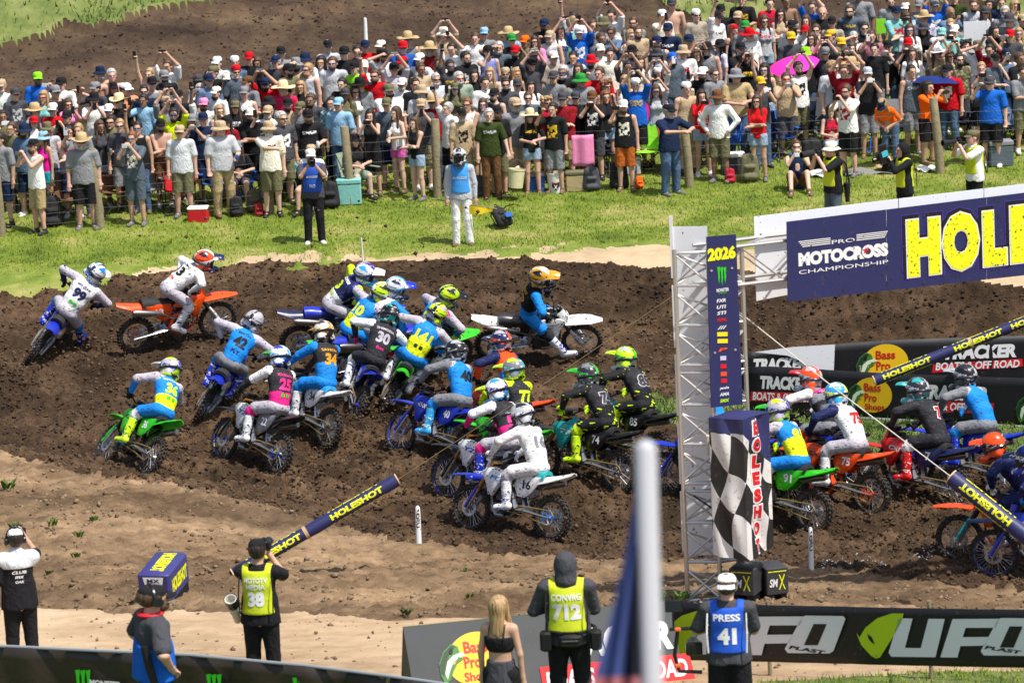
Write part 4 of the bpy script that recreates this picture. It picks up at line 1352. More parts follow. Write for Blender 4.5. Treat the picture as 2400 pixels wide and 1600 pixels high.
for (ox, oy, zf), txt in CROWD.items():
    for ln in txt.strip().splitlines():
        x, y, sh, ht, hr, pose, bt, fl = ln.split()
        px, py = ox + float(x) / zf, oy + float(y) / zf
        d = dict(px=px, py=py, sh=sh, ht=ht, hr=hr, pose=pose, bt=bt, fl=fl)
        d['sex'] = 'f' if hr[0] in 'lc' and 'M' not in fl else 'm'
        d['sc'] = (1.0 if d['sex'] == 'm' else 0.94) * prr.uniform(0.96, 1.03)
        d['st'] = 'c' if 'S' in fl else 'g' if 'g' in fl else 'b' if 'N' in fl else ''
        d['hc'] = upper(d['st']) @ HEADC
        d['p'] = on_ground(px, py, d['hc'].z * d['sc'])
        if 'H' in fl: d['w'] = 1.16
        else: d['w'] = prr.uniform(0.96, 1.07)
        if sh == 'b': d['what'] = 'bare-chested person'; d['top'] = 'bare chest'
        else:
            t, c = sh.split(':'); c2 = {'neon': 'neon yellow', 'plaid': 'blue checked', 'sky': 'light blue', 'steel': 'dusty blue', 'silver': 'light grey', 'pale': 'pale grey', 'slate': 'slate grey'}.get(c, c)
            d['top'] = c2 + ' ' + GARM[t]; d['what'] = STW[d['st']] + 'person in ' + d['top']
        if ht == '-': d['hd'] = {'s': 'short', 'l': 'long', 'c': 'curly', 'z': 'bald'}[hr[0]] + ' ' + HAIRW[hr[1]] + ' hair' if hr[0] != 'z' else 'bald head'
        else:
            a_, b_ = ht.split(':'); d['hd'] = {'sky': 'light blue', 'rose': 'pink', 'silver': 'light grey'}.get(b_, b_) + ' ' + HATW[a_]
        people.append(d)
# spectators glimpsed between the ones above
FILL = 0
while FILL < 62:
    px = prr.uniform(0, 2400); y0 = np.interp(px, [0, 230, 500, 1000, 1500, 1900, 2400], [225, 200, 165, 105, 50, 15, 10]); y1 = np.interp(px, [0, 600, 1200, 1800, 2400], [330, 290, 250, 200, 150]); py = prr.uniform(y0, y1)
    if min(math.hypot(px - q['px'], (py - q['py']) * 1.15) for q in people) < 23: continue
    FILL += 1
    fem = prr.random() < 0.35
    d = dict(px=px, py=py, sh=prr.choice('ttttk') + ':' + prr.choice(('black', 'charcoal', 'white', 'white', 'grey', 'silver', 'pale', 'steel', 'olive', 'tan', 'slate', 'maroon', 'royal', 'cream', 'rose' if fem else 'grey')),
             ht='-' if prr.random() < (0.6 if fem else 0.3) else prr.choice(('cap', 'cap', 'cap', 'back', 'bucket')) + ':' + prr.choice(('black', 'white', 'navy', 'grey', 'tan', 'red', 'olive', 'charcoal')), hr=('l' if fem else 's') + prr.choice('dbbyg'),
             pose=prr.choice('dddddxp1hPs'), bt='.', fl=prr.choice(('G', 'GB', '-', 'B', 'Gq', 'G')) if not fem else prr.choice(('G', '-')), st='', sex='f' if fem else 'm')
    d['sc'] = (1.0 if not fem else 0.94) * prr.uniform(0.95, 1.02); d['hc'] = HEADC; d['p'] = on_ground(px, py, 1.635 * d['sc']); d['w'] = prr.uniform(0.96, 1.1)
    t, c = d['sh'].split(':'); d['top'] = {'steel': 'dusty blue', 'silver': 'light grey', 'slate': 'slate grey', 'pale': 'pale grey', 'rose': 'pink'}.get(c, c) + ' ' + GARM[t]; d['what'] = 'person in ' + d['top']
    if d['ht'] == '-': d['hd'] = {'s': 'short', 'l': 'long'}[d['hr'][0]] + ' ' + HAIRW[d['hr'][1]] + ' hair'
    else: d['hd'] = ' '.join((d['ht'].split(':')[1], HATW[d['ht'].split(':')[0]]))
    people.append(d)
# labels that single each person out: look first, then the nearest neighbour that can be told by its look
def cnt(keys, d): return sum(all(q[k] == d[k] for k in keys) for q in people)
for d in people: d['u2'] = cnt(('top', 'hd'), d) == 1
for d in people:
    lab = '%s %s %s' % (d['what'], 'with' if d['ht'] == '-' or d['sh'] == 'b' else 'and', d['hd'])
    short = lab
    if not d['u2']:
        if cnt(('top', 'hd', 'pose'), d) == 1: lab += ', ' + POSEW[d['pose']]
        else:
            nb = sorted((q for q in people if q['u2'] and q is not d), key=lambda q: (q['p'] - d['p']).length)[0]
            dy = nb['p'].y - d['p'].y
            rel = 'in front of' if dy > 0.45 else 'behind' if dy < -0.45 else 'beside'
            lab += ' %s %s, %s' % (rel, nb['top'], nb['hd'])
    d['label'] = lab
def trim(l, n): 
    for a_, b_ in ((' and ', ', '), (' with ', ', '), ('long-sleeved shirt', 'long sleeves'), ('in front of', 'before'), ('bare-chested', 'shirtless')):
        if len(l.replace('-', ' ').split()) > n: l = l.replace(a_, b_)
    return l
for d in people: d['label'] = trim(d['label'], 13)
seen = {}
for d in people: seen.setdefault(d['label'], []).append(d)
for lb, q in seen.items():
    if len(q) > 1:
        q.sort(key=lambda e: e['px'])
        for e, w_ in zip(q, ('further left', 'further right', 'rightmost', 'last')): e['label'] += ', ' + w_

def dress(t, d, body, seed):
    """adds the parts of a standing figure"""
    rr = random.Random(seed)
    sex, pose, fl = d['sex'], d['pose'], d['fl']
    skin = SKINS[rr.choice((0, 0, 1, 1, 2, 2, 2, 0, 1, 3)) if 'K' not in fl else 3]
    st = d.get('st', ''); um = upper(st) if st else None
    obj('body', person_body(pose, sex, st), t, skin)
    if d['sh'] != 'b':
        typ, c = d['sh'].split(':')
        pr = None
        if 'q' in fl:
            dark = c in ('black', 'charcoal', 'navy', 'forest', 'blue', 'slate', 'steel', 'maroon', 'red', 'royal', 'scarlet')
            pr = (rr.choice(('white', 'silver', 'cream', 'gold') if dark else ('charcoal', 'crimson', 'royal', 'black')), rr.choice((1, 2, 2, 3)))
        obj('shirt', person_shirt(pose, sex, typ), t, cloth(c, pr), mw=um)
    bt = d['bt']
    if bt == '.': bt = rr.choice(('s:black', 's:khaki', 's:grey', 's:navy', 'j:jeans', 's:olive', 's:charcoal')) if sex == 'm' else rr.choice(('d:denim', 'd:black', 's:black', 'd:denim'))
    bk, bc = bt.split(':')
    obj('trousers' if bk == 'j' else 'shorts', person_bottom(sex, bk, st), t, cloth(bc))
    sm_ = rr.choice(M_SHOE)
    for s_ in (1, -1): obj('shoe', person_shoe(sex, s_, st), t, sm_)
    hl = None; hmw = (um if um is not None else Matrix.Identity(4)) @ Matrix.Translation(HEADC) @ Matrix.Scale(1.06, 4)
    hm = {'s': 'short', 'l': 'long', 'c': 'curly'}.get(d['hr'][0])
    hc = HAIRS[d['hr'][1]]
    if hm: obj('hair', hair_mesh(hm), t, hc, mw=hmw)
    if d['ht'] != '-':
        a_, b_ = d['ht'].split(':')
        obj('hat' if a_ not in ('cap', 'back') else 'cap', hat_mesh({'back': 'backcap'}.get(a_, a_)), t, hat_mat(a_, b_), mw=hmw)
    if 'G' in fl: obj('sunglasses', glasses_mesh(), t, rr.choice(M_LENS), mw=hmw)
    else: obj('eyes', eyes_mesh(), t, M_EYE, mw=hmw)
    if 'B' in fl: obj('beard', hair_mesh('beard'), t, hc, mw=hmw)
    if rr.random() < 0.4 and pose in 'dxht1pP' and not st:
        sd = -1; wr, hint = arm_pose(pose, sex)[1]; sh_ = v3(-SHD[sex], 0, 1.425); el, w2 = ik(sh_, wr, UA, FA, hint)
        b = MB(); dd = (w2 - el) / np.linalg.norm(w2 - el)
        if 'wb' + pose + sex not in _B:
            b.tube([w2 - dd * 0.03, w2 - dd * 0.008], 0.034, 8); _B['wb' + pose + sex] = b.mesh('wristband', True)
        obj('wristband', _B['wb' + pose + sex], t, M_BAND)
for i, d in enumerate(people):
    rr = random.Random(900 + i)
    rz = rr.gauss(0, 0.34) + math.atan2(-d['p'].x, 60) * -1 * 0.5
    if d['pose'] in 'Lb': rz *= 0.3
    t = thing('person', d['label'], 'person', d['p'], rz, 'spectators behind the fence')
    t.scale = (d['sc'] * d['w'], d['sc'] * (d['w'] if 'H' not in d['fl'] else 1.3), d['sc'])
    dress(t, d, None, 300 + i)
    M = Matrix.LocRotScale(d['p'], Euler((0, 0, rz)), t.scale)
    Mr = Matrix.LocRotScale(d['p'], Euler((0, 0, rz)), Vector((1, 1, 1)))
    def held(name, me, mt, lp, rot, lab, cat, grp, sub=None):
        w = M @ Vector(lp)
        o = obj(name, me, None, mt, mw=Matrix.LocRotScale(w, (Euler((0, 0, rz)).to_matrix() @ rot.to_matrix()).to_euler(), Vector((1, 1, 1))))
        tag(o, lab, cat, grp)
        if sub: obj(sub[0], sub[1], o, sub[2])
    if d['pose'] in 'pP1r':
        ph, pc = phone_mesh(); mt = rr.choice((0, 0, 0, 1, 2)); land = rr.random() < (0.75 if d['pose'] in 'pP' else 0.2)
        lp = {'p': (0, -0.40, 1.56 + STANCE[d['st']][1]), 'P': (0, -0.25, 1.965), '1': (-0.13, -0.42, 1.68), 'r': (-0.2, -0.22, 2.06)}[d['pose']]
        if d['sex'] == 'f' and d['pose'] == 'p': lp = (0, -0.38, 1.56)
        held('smartphone', ph, M_PHONE[mt], lp, Euler((0, math.pi / 2 if land else 0, 0)), ('phone held by ' + d['label']), 'phone', 'phones raised by spectators', ('camera_bump', pc, M_PHONE[0]))
    if d['pose'] == 'h':
        held('drink_can', can_mesh(), rr.choice(M_CAN), (0.09, -0.385, 1.08), Euler((0.1, 0, 0)), 'can held by ' + d['label'], 'drink can', 'drinks held by spectators')
# ------------------------------------------------------------------ motocross bikes (x forward, y left, z up, origin on the ground between the wheels)
BK = {}
def tyre_mesh(key, Ro, rmin, knob):
    b = MB(); maj = Ro - rmin - knob
    n, mm = 40, 8
    vs = [((maj + rmin * math.cos(2 * math.pi * j / mm)) * math.cos(2 * math.pi * i / n), rmin * 0.95 * math.sin(2 * math.pi * j / mm), (maj + rmin * math.cos(2 * math.pi * j / mm)) * math.sin(2 * math.pi * i / n)) for i in range(n) for j in range(mm)]
    b.add(vs, [[i * mm + j, i * mm + (j + 1) % mm, ((i + 1) % n) * mm + (j + 1) % mm, ((i + 1) % n) * mm + j] for i in range(n) for j in range(mm)])
    N = 30
    for i in range(N):
        for (off, tilt, w, sh) in ((0, 0, 0.034, 0.0), (0.62, 0.75, 0.028, 0.5), (-0.62, -0.75, 0.028, 0.5)):
            a = 2 * math.pi * (i + sh) / N
            rr = maj + (rmin + knob * 0.35) * math.cos(tilt); y = (rmin + knob * 0.35) * math.sin(tilt)
            M = Matrix.Rotation(-a, 3, 'Y') @ Matrix.Rotation(tilt, 3, 'Z')
            b.box((rr * math.cos(a), y, rr * math.sin(a)), (knob * 1.9, w, 0.026), M)
    BK[key] = b.mesh('tyre', True)
tyre_mesh('tyre_f', 0.348, 0.034, 0.014); tyre_mesh('tyre_r', 0.340, 0.046, 0.018)
def wheel_bits(key, rim_r, hub_r, hub_w):
    b = MB(); b.lathe([(rim_r - 0.012, -0.02), (rim_r + 0.006, -0.024), (rim_r + 0.006, 0.024), (rim_r - 0.012, 0.02)], 40, axis='y', closed=True); BK['rim' + key] = b.mesh('rim', True)
    b = MB(); b.lathe([(0.0, -hub_w), (0.022, -hub_w), (0.022, -hub_w * 0.8), (hub_r, -hub_w * 0.7), (hub_r * 0.6, 0), (hub_r, hub_w * 0.7), (0.022, hub_w * 0.8), (0.022, hub_w), (0, hub_w)], 14, axis='y'); BK['hub' + key] = b.mesh('hub', True)
    b = MB()
    for i in range(32):
        a = 2 * math.pi * i / 32; s = 1 if i % 2 else -1; a2 = a + 0.35 * (1 if i % 4 < 2 else -1)
        b.tube([(hub_r * math.cos(a2), s * hub_w * 0.65, hub_r * math.sin(a2)), (rim_r * math.cos(a), 0, rim_r * math.sin(a))], 0.0028, 4, False)
    BK['spokes' + key] = b.mesh('spokes')
wheel_bits('_f', 0.282, 0.035, 0.05); wheel_bits('_r', 0.262, 0.05, 0.06)
b = MB(); b.lathe([(0.085, -0.003), (0.128, -0.003), (0.128, 0.003), (0.085, 0.003)], 24, axis='y', closed=True); b.box((0, 0, 0), (0.17, 0.004, 0.02)); b.box((0, 0, 0), (0.02, 0.004, 0.17)); BK['rotor'] = b.mesh('brake_disc', True)
b = MB()
for i in range(24):
    a = 2 * math.pi * i / 24
    b.box((0.108 * math.cos(a), 0, 0.108 * math.sin(a)), (0.014, 0.006, 0.014), Matrix.Rotation(-a, 3, 'Y'))
b.lathe([(0.088, -0.003), (0.107, -0.003), (0.107, 0.003), (0.088, 0.003)], 24, axis='y', closed=True)
for i in range(4): b.box((0.05 * math.cos(i * 1.57 + .4), 0, 0.05 * math.sin(i * 1.57 + .4)), (0.09, 0.006, 0.02), Matrix.Rotation(-i * 1.57 - .4, 3, 'Y'))
BK['sprocket'] = b.mesh('sprocket', True)
FW, RW = (0.755, 0, 0.345), (-0.735, 0, 0.335)
FT = (0.315, 0, 1.045)                       # top of the fork
def fk(t, y=0.0, f=0.0): return tuple(FW[i] + (FT[i] - FW[i]) * t + (0, y, 0)[i] + (f, 0, f * 0.62)[i] for i in range(3))
b = MB()
for s in (-1, 1): b.tube([fk(-0.02, s * 0.095), fk(0.03, s * 0.1), fk(0.5, s * 0.1)], [0.03, 0.026, 0.026], 8)
BK['fork_lower'] = b.mesh('fork_lower', True)
b = MB()
for s in (-1, 1): b.tube([fk(0.42, s * 0.1), fk(1.0, s * 0.1)], 0.031, 8)
b.box(fk(0.72), (0.07, 0.27, 0.04), Matrix.Rotation(0.55, 3, 'Y')); b.box(fk(0.97), (0.07, 0.27, 0.035), Matrix.Rotation(0.55, 3, 'Y'))
BK['fork_upper'] = b.mesh('fork_upper', True)
b = MB()
for s in (-1, 1): b.tube([fk(0.0, s * 0.115, 0.02), fk(0.25, s * 0.115, 0.025), fk(0.46, s * 0.112, 0.02)], [0.038, 0.036, 0.03], 8, True, 0.8)
BK['fork_guard'] = b.mesh('fork_guard', True)
b = MB(); b.tube([(0.235, 0.40, 1.145), (0.27, 0.27, 1.15), (0.325, 0.12, 1.085), (0.325, -0.12, 1.085), (0.27, -0.27, 1.15), (0.235, -0.40, 1.145)], 0.0145, 8)
for s in (-1, 1):
    b.tube([(0.285, s * 0.26, 1.15), (0.33, s * 0.36, 1.155), (0.325, s * 0.40, 1.15)], 0.007, 5); b.box((0.29, s * 0.245, 1.16), (0.05, 0.05, 0.05))
BK['handlebar'] = b.mesh('handlebar', True)
b = MB()
for s in (-1, 1): b.tube([(0.236, s * 0.41, 1.145), (0.262, s * 0.29, 1.15)], 0.019, 8)
BK['grips'] = b.mesh('grips', True)
b = MB(); b.box((0.33, 0, 1.125), (0.055, 0.2, 0.055), bev=0.012); BK['bar_pad'] = b.mesh('bar_pad', True)
# front plate
b = MB(); b.grid(lambda u, v: (0.475 + 0.10 * (1 - v) - 0.10 * (2 * u - 1) ** 2 + 0.0, (0.125 - 0.03 * (1 - v)) * (2 * u - 1), 0.835 + 0.235 * v), 6, 4)
b.grid(lambda u, v: (0.455 + 0.10 * (1 - v) - 0.10 * (2 * u - 1) ** 2, -(0.125 - 0.03 * (1 - v)) * (2 * u - 1), 0.835 + 0.235 * v), 6, 4); BK['front_plate'] = b.mesh('front_plate', True)
def shell(fn, nu, nv, th=0.012, name='shell'):
    """thick curved plate"""
    b = MB(); n0 = (nu + 1) * (nv + 1); w = nu + 1
    top = [Vector(fn(i / nu, j / nv)) for j in range(nv + 1) for i in range(nu + 1)]
    b.add(top + [v - Vector((0, 0, th)) for v in top], [[j * w + i, j * w + i + 1, (j + 1) * w + i + 1, (j + 1) * w + i] for j in range(nv) for i in range(nu)]
          + [[n0 + j * w + i, n0 + (j + 1) * w + i, n0 + (j + 1) * w + i + 1, n0 + j * w + i + 1] for j in range(nv) for i in range(nu)]
          + [[i, n0 + i, n0 + i + 1, i + 1] for i in range(nu)] + [[nv * w + i + 1, n0 + nv * w + i + 1, n0 + nv * w + i, nv * w + i] for i in range(nu)]
          + [[j * w, (j + 1) * w, n0 + (j + 1) * w, n0 + j * w] for j in range(nv)] + [[j * w + nu, n0 + j * w + nu, n0 + (j + 1) * w + nu, (j + 1) * w + nu] for j in range(nv)])
    return b.mesh(name, True)
BK['front_fender'] = shell(lambda u, v: (0.40 + 0.72 * v, (2 * u - 1) * (0.105 + 0.03 * math.sin(math.pi * min(1, v * 1.15)) - 0.055 * max(0, v - 0.75) * 4), 0.80 + 0.055 * math.sin(math.pi * (0.15 + 0.75 * v)) - 0.035 * (2 * u - 1) ** 2 * (1 - 0.4 * v)), 8, 12, 0.012, 'front_fender')
BK['rear_fender'] = shell(lambda u, v: (-0.42 - 0.66 * v, (2 * u - 1) * (0.115 + 0.01 * math.sin(math.pi * v) - 0.05 * max(0, v - 0.7) * 3.3), 0.905 + 0.035 * v + 0.075 * v * v - (0.085 * (1 - v) + 0.03) * abs(2 * u - 1) ** 2.5), 8, 10, 0.014, 'rear_fender')
BK['seat'] = shell(lambda u, v: (0.22 - 0.84 * v, (2 * u - 1) * (0.065 + 0.055 * min(1, v * 1.8)), 0.985 - 0.06 * math.sin(math.pi * min(1, v * 1.15)) + 0.015 * v - 0.07 * abs(2 * u - 1) ** 3), 8, 12, 0.055, 'seat')
b = MB(); b.tube([(0.30, 0, 0.90), (0.20, 0, 0.93), (0.02, 0, 0.90), (-0.08, 0, 0.86)], [0.07, 0.115, 0.11, 0.07], 10); b.lathe([(0.035, 0), (0.035, 0.03), (0.03, 0.04), (0, 0.042)], 10, (0.2, 0, 1.03)); BK['fuel_tank'] = b.mesh('fuel_tank', True)
SHR = [(0.50, 0.90), (0.42, 0.965), (0.22, 0.985), (-0.02, 0.905), (-0.10, 0.84), (0.06, 0.80), (0.17, 0.70), (0.27, 0.56), (0.36, 0.58), (0.40, 0.72)]
def sidepiece(key, poly, y0, bul, th, name):
    cx = sum(p[0] for p in poly) / len(poly); cz = sum(p[1] for p in poly) / len(poly)
    for s, k in ((1, '_l'), (-1, '_r')):
        b = MB(); n = len(poly)
        # outer rim ring, raised inner ring, centre
        o1 = [(p[0], s * (y0 - th), p[1]) for p in poly]; o2 = [(p[0], s * y0, p[1]) for p in poly]; i1 = [(cx + (p[0] - cx) * 0.72, s * (y0 + bul), cz + (p[1] - cz) * 0.72) for p in poly]
        vs = o1 + o2 + i1 + [(cx, s * (y0 + bul * 1.15), cz)]
        fs = [[i, (i + 1) % n, n + (i + 1) % n, n + i] for i in range(n)] + [[n + i, n + (i + 1) % n, 2 * n + (i + 1) % n, 2 * n + i] for i in range(n)] + [[2 * n + i, 2 * n + (i + 1) % n, 3 * n] for i in range(n)]
        if s < 0: fs = [f[::-1] for f in fs]
        b.add(vs, fs); BK[key + k] = b.mesh(name, True)
sidepiece('shroud', SHR, 0.145, 0.035, 0.02, 'radiator_shroud')
SPL = [(-0.12, 0.88), (-0.34, 0.905), (-0.60, 0.92), (-0.52, 0.80), (-0.40, 0.66), (-0.28, 0.585), (-0.16, 0.60), (-0.10, 0.74)]
sidepiece('side', SPL, 0.115, 0.02, 0.02, 'side_panel')
b = MB()
b.tube([(0.40, 0, 0.80), (0.18, 0.09, 0.72), (-0.08, 0.11, 0.62), (-0.14, 0.11, 0.42)], [0.05, 0.036, 0.036, 0.045], 6); b.tube([(0.40, 0, 0.80), (0.18, -0.09, 0.72), (-0.08, -0.11, 0.62), (-0.14, -0.11, 0.42)], [0.05, 0.036, 0.036, 0.045], 6)
b.tube([(0.42, 0, 0.78), (0.38, 0, 0.42), (0.26, 0.05, 0.29), (-0.02, 0.07, 0.28), (-0.14, 0.09, 0.38)], 0.024, 6); b.tube([(0.26, -0.05, 0.29), (-0.02, -0.07, 0.28), (-0.14, -0.09, 0.38)], 0.024, 6)
for s in (-1, 1):
    b.tube([(-0.06, s * 0.07, 0.82), (-0.5, s * 0.07, 0.86)], 0.014, 6); b.tube([(-0.1, s * 0.09, 0.6), (-0.5, s * 0.07, 0.85)], 0.014, 6)
BK['frame'] = b.mesh('frame', True)
b = MB(); b.box((0.04, 0, 0.40), (0.36, 0.20, 0.20), bev=0.04); b.lathe([(0.0, -0.145), (0.085, -0.145), (0.09, -0.11), (0.09, 0.0)], 16, (0.0, 0, 0.41), 'y'); b.lathe([(0.09, 0.0), (0.085, 0.12), (0.07, 0.135), (0, 0.135)], 16, (0.10, 0, 0.40), 'y')
for k in range(6): b.box((0.16, 0, 0.52 + k * 0.027), (0.17, 0.17, 0.014), Matrix.Rotation(-0.1, 3, 'Y'))
b.box((0.15, 0, 0.715), (0.18, 0.15, 0.075), bev=0.02); b.box((0.03, 0, 0.66), (0.10, 0.1, 0.1), bev=0.02)
BK['engine'] = b.mesh('engine', True)
b = MB()
for s in (-1, 1): b.box((0.33, s * 0.10, 0.70), (0.05, 0.10, 0.26), Matrix.Rotation(0.2, 3, 'Y'))
BK['radiator'] = b.mesh('radiator', True)
b = MB()
for s in (-1, 1): b.tube([(-0.09, s * 0.085, 0.40), (-0.30, s * 0.11, 0.40), (-0.60, s * 0.105, 0.355), (-0.80, s * 0.10, 0.333)], [0.045, 0.055, 0.036, 0.03], 6, True, 0.45)
b.box((-0.24, 0, 0.40), (0.10, 0.2, 0.06)); BK['swingarm'] = b.mesh('swingarm', True)
b = MB(); b.tube([(0.0, 0.115, 0.445), (-0.30, 0.12, 0.462), (-0.735, 0.12, 0.443)], 0.011, 5); b.tube([(0.0, 0.115, 0.365), (-0.36, 0.12, 0.315), (-0.735, 0.12, 0.227)], 0.011, 5)
b.tube([(-0.735 - 0.108 * math.sin(t), 0.12, 0.335 + 0.108 * math.cos(t)) for t in [math.pi * i / 10 for i in range(11)]], 0.011, 5, False); BK['chain'] = b.mesh('chain', True)
b = MB(); b.tube([(0.22, -0.02, 0.66), (0.30, -0.06, 0.58), (0.27, -0.12, 0.45), (0.12, -0.15, 0.52), (-0.15, -0.15, 0.66), (-0.32, -0.145, 0.74)], 0.021, 8); BK['exhaust_pipe'] = b.mesh('exhaust_pipe', True)
b = MB(); b.tube([(-0.30, -0.145, 0.735), (-0.36, -0.148, 0.75), (-0.76, -0.155, 0.835), (-0.82, -0.155, 0.85)], [0.03, 0.05, 0.052, 0.036], 10, True, 1.15); BK['silencer'] = b.mesh('silencer', True)
b = MB(); b.tube([(-0.16, 0, 0.78), (-0.26, 0, 0.46)], 0.022, 8)
for k in range(9):
    b.lathe([(0.036, 0), (0.044, 0.006), (0.036, 0.012)], 8, (-0.165 - 0.0075 * k, 0, 0.74 - k * 0.024)); BK['shock'] = None
BK['shock'] = b.mesh('shock_absorber', True)
b = MB()
for s in (-1, 1): b.box((-0.06, s * 0.19, 0.40), (0.05, 0.10, 0.02)); b.tube([(-0.06, s * 0.12, 0.395), (-0.06, s * 0.18, 0.395)], 0.012, 5)
b.tube([(-0.05, 0.13, 0.34), (0.12, 0.16, 0.36), (0.13, 0.20, 0.37)], 0.009, 5); b.tube([(-0.04, -0.14, 0.34), (0.10, -0.17, 0.34), (0.13, -0.19, 0.36)], 0.009, 5)
BK['footpegs'] = b.mesh('footpegs', True)

M_TYRE = mat('tyre_rubber', (0.022, 0.020, 0.018), 0.8, dirt=0.9)
M_SILVER = mat('bare_alloy', (0.52, 0.52, 0.53), 0.35, 0.85, dirt=0.35)
M_DARKM = mat('dark_metal', (0.03, 0.03, 0.032), 0.5, 0.5, dirt=0.4)
M_ENG = mat('engine_metal', (0.16, 0.16, 0.165), 0.45, 0.75, dirt=0.6)
M_CHAIN = mat('gold_chain', (0.42, 0.28, 0.10), 0.4, 0.7, dirt=0.3)
M_GRIP = mat('grip_rubber', (0.03, 0.03, 0.03), 0.8)
M_SEAT = mat('seat_black', (0.022, 0.022, 0.024), 0.75, dirt=0.15)
M_GOLDF = mat('fork_gold', (0.34, 0.17, 0.045), 0.3, 0.7, dirt=0.2)
M_PIPE = mat('pipe_titanium', (0.30, 0.27, 0.25), 0.35, 0.9, dirt=0.3)
PC = dict(fx='1d1e22', white='e9e9e9', black='151517', blue='1330b8', royal='1a3fc8', navy='1a2350', green='2fc418', orange='f5500c', red='d3161c', teal='27a7a8', yellow='e6f01c', grey='7d7f86', lime='c8ee1a', sky='2f9fe0', purple='46309a', pink='f0288a', gold='d89a20', silver='b4b6bc', cyan='1c86dc', lgrey='b5b0ba', cream='e3d9c8', dk='2b2b30')
def plast(c): return mat('plastic_' + c, PC[c], 0.34, spec=0.5, dirt=0.52, coat=0.1)
def flecks(m, c2, scale, thr, dist=0.0):
    """printed marks on cloth or paint: stretched blotches of a second colour"""
    nt = m.node_tree; b = nt.nodes['Principled BSDF']; src = b.inputs['Base Color'].links[0].from_socket if b.inputs['Base Color'].links else None
    tc = nt.nodes.new('ShaderNodeTexCoord'); mp = nt.nodes.new('ShaderNodeMapping'); mp.inputs['Scale'].default_value = scale; mp.inputs['Rotation'].default_value = (0.3, 0.5, 0.2)
    n = nt.nodes.new('ShaderNodeTexNoise'); n.inputs['Scale'].default_value = 1.0; n.inputs['Detail'].default_value = 1.0; n.inputs['Distortion'].default_value = dist
    nt.links.new(tc.outputs['Object'], mp.inputs[0]); nt.links.new(mp.outputs[0], n.inputs[0])
    g = nt.nodes.new('ShaderNodeValToRGB'); g.color_ramp.elements[0].position = thr; g.color_ramp.elements[1].position = thr + 0.012; nt.links.new(n.outputs[0], g.inputs[0])
    mx = nt.nodes.new('ShaderNodeMix'); mx.data_type = 'RGBA'; nt.links.new(g.outputs[0], mx.inputs[0]); mx.inputs[6].default_value = b.inputs['Base Color'].default_value
    if src: nt.links.new(src, mx.inputs[6])
    mx.inputs[7].default_value = (*hexc(c2), 1); nt.links.new(mx.outputs[2], b.inputs['Base Color'])
def gear(c):
    nm = 'gear_' + c
    if nm in MATS: return MATS[nm]
    m = mat(nm, PC[c], 0.75, spec=0.2, dirt=0.24, bump=1.0, bscale=13)
    flecks(m, {'white': '5b6272', 'lgrey': '4a4a58', 'cyan': '0c4f9a', 'dk': '4c4e55', 'fx': 'c4e61a', 'black': '44444a', 'navy': '4c5a86', 'grey': '3f4048', 'orange': '1a2350', 'purple': '7a6ad0', 'lime': '20321a', 'yellow': '9aa010', 'pink': '26262c', 'red': 'f0f0f0', 'green': '103a10'}.get(c, '222228'), (10, 10, 26) if c == 'fx' else (18, 18, 42), 0.635 if c == 'fx' else 0.67)
    return m
def shine(c):
    nm = 'gloss_' + c
    if nm in MATS: return MATS[nm]
    m = mat(nm, PC[c], 0.24, spec=0.5, dirt=0.24, coat=0.3)
    flecks(m, {'white': '2b4a8c', 'lgrey': '30343e', 'black': 'b8bac0', 'dk': 'c2c4c8', 'silver': '22242a', 'lime': '16181c', 'gold': '201a10', 'navy': 'e8e8ee', 'orange': '161c44', 'green': '101a10', 'sky': 'f4f4f4', 'royal': 'd8e81c', 'blue': 'e8e8ee', 'cream': '4a3a26', 'red': 'f0e0e0'}.get(c, 'e0e0e0'), (9, 14, 30), 0.62, 0.8)
    return m

def add_lettering(parent, V, F, org, ax, ay, m, tree=None, off=0.005, name='lettering'):
    if tree is not None and len(V) < 900: V, F = dense(V, F, 0.05)
    ax = Vector(ax).normalized(); ay = Vector(ay).normalized(); n = ax.cross(ay); o = Vector(org)
    vs = []
    for v in V:
        p = o + ax * float(v[0]) + ay * float(v[1])
        if tree is not None:
            h = tree.ray_cast(p + n * 0.4, -n, 0.8)
            if h[0] is not None: p = h[0]
        vs.append(tuple(p + n * off))
    me = bpy.data.meshes.new(name); me.from_pydata(vs, [], F); me.update()
    return obj(name, me, parent, m)

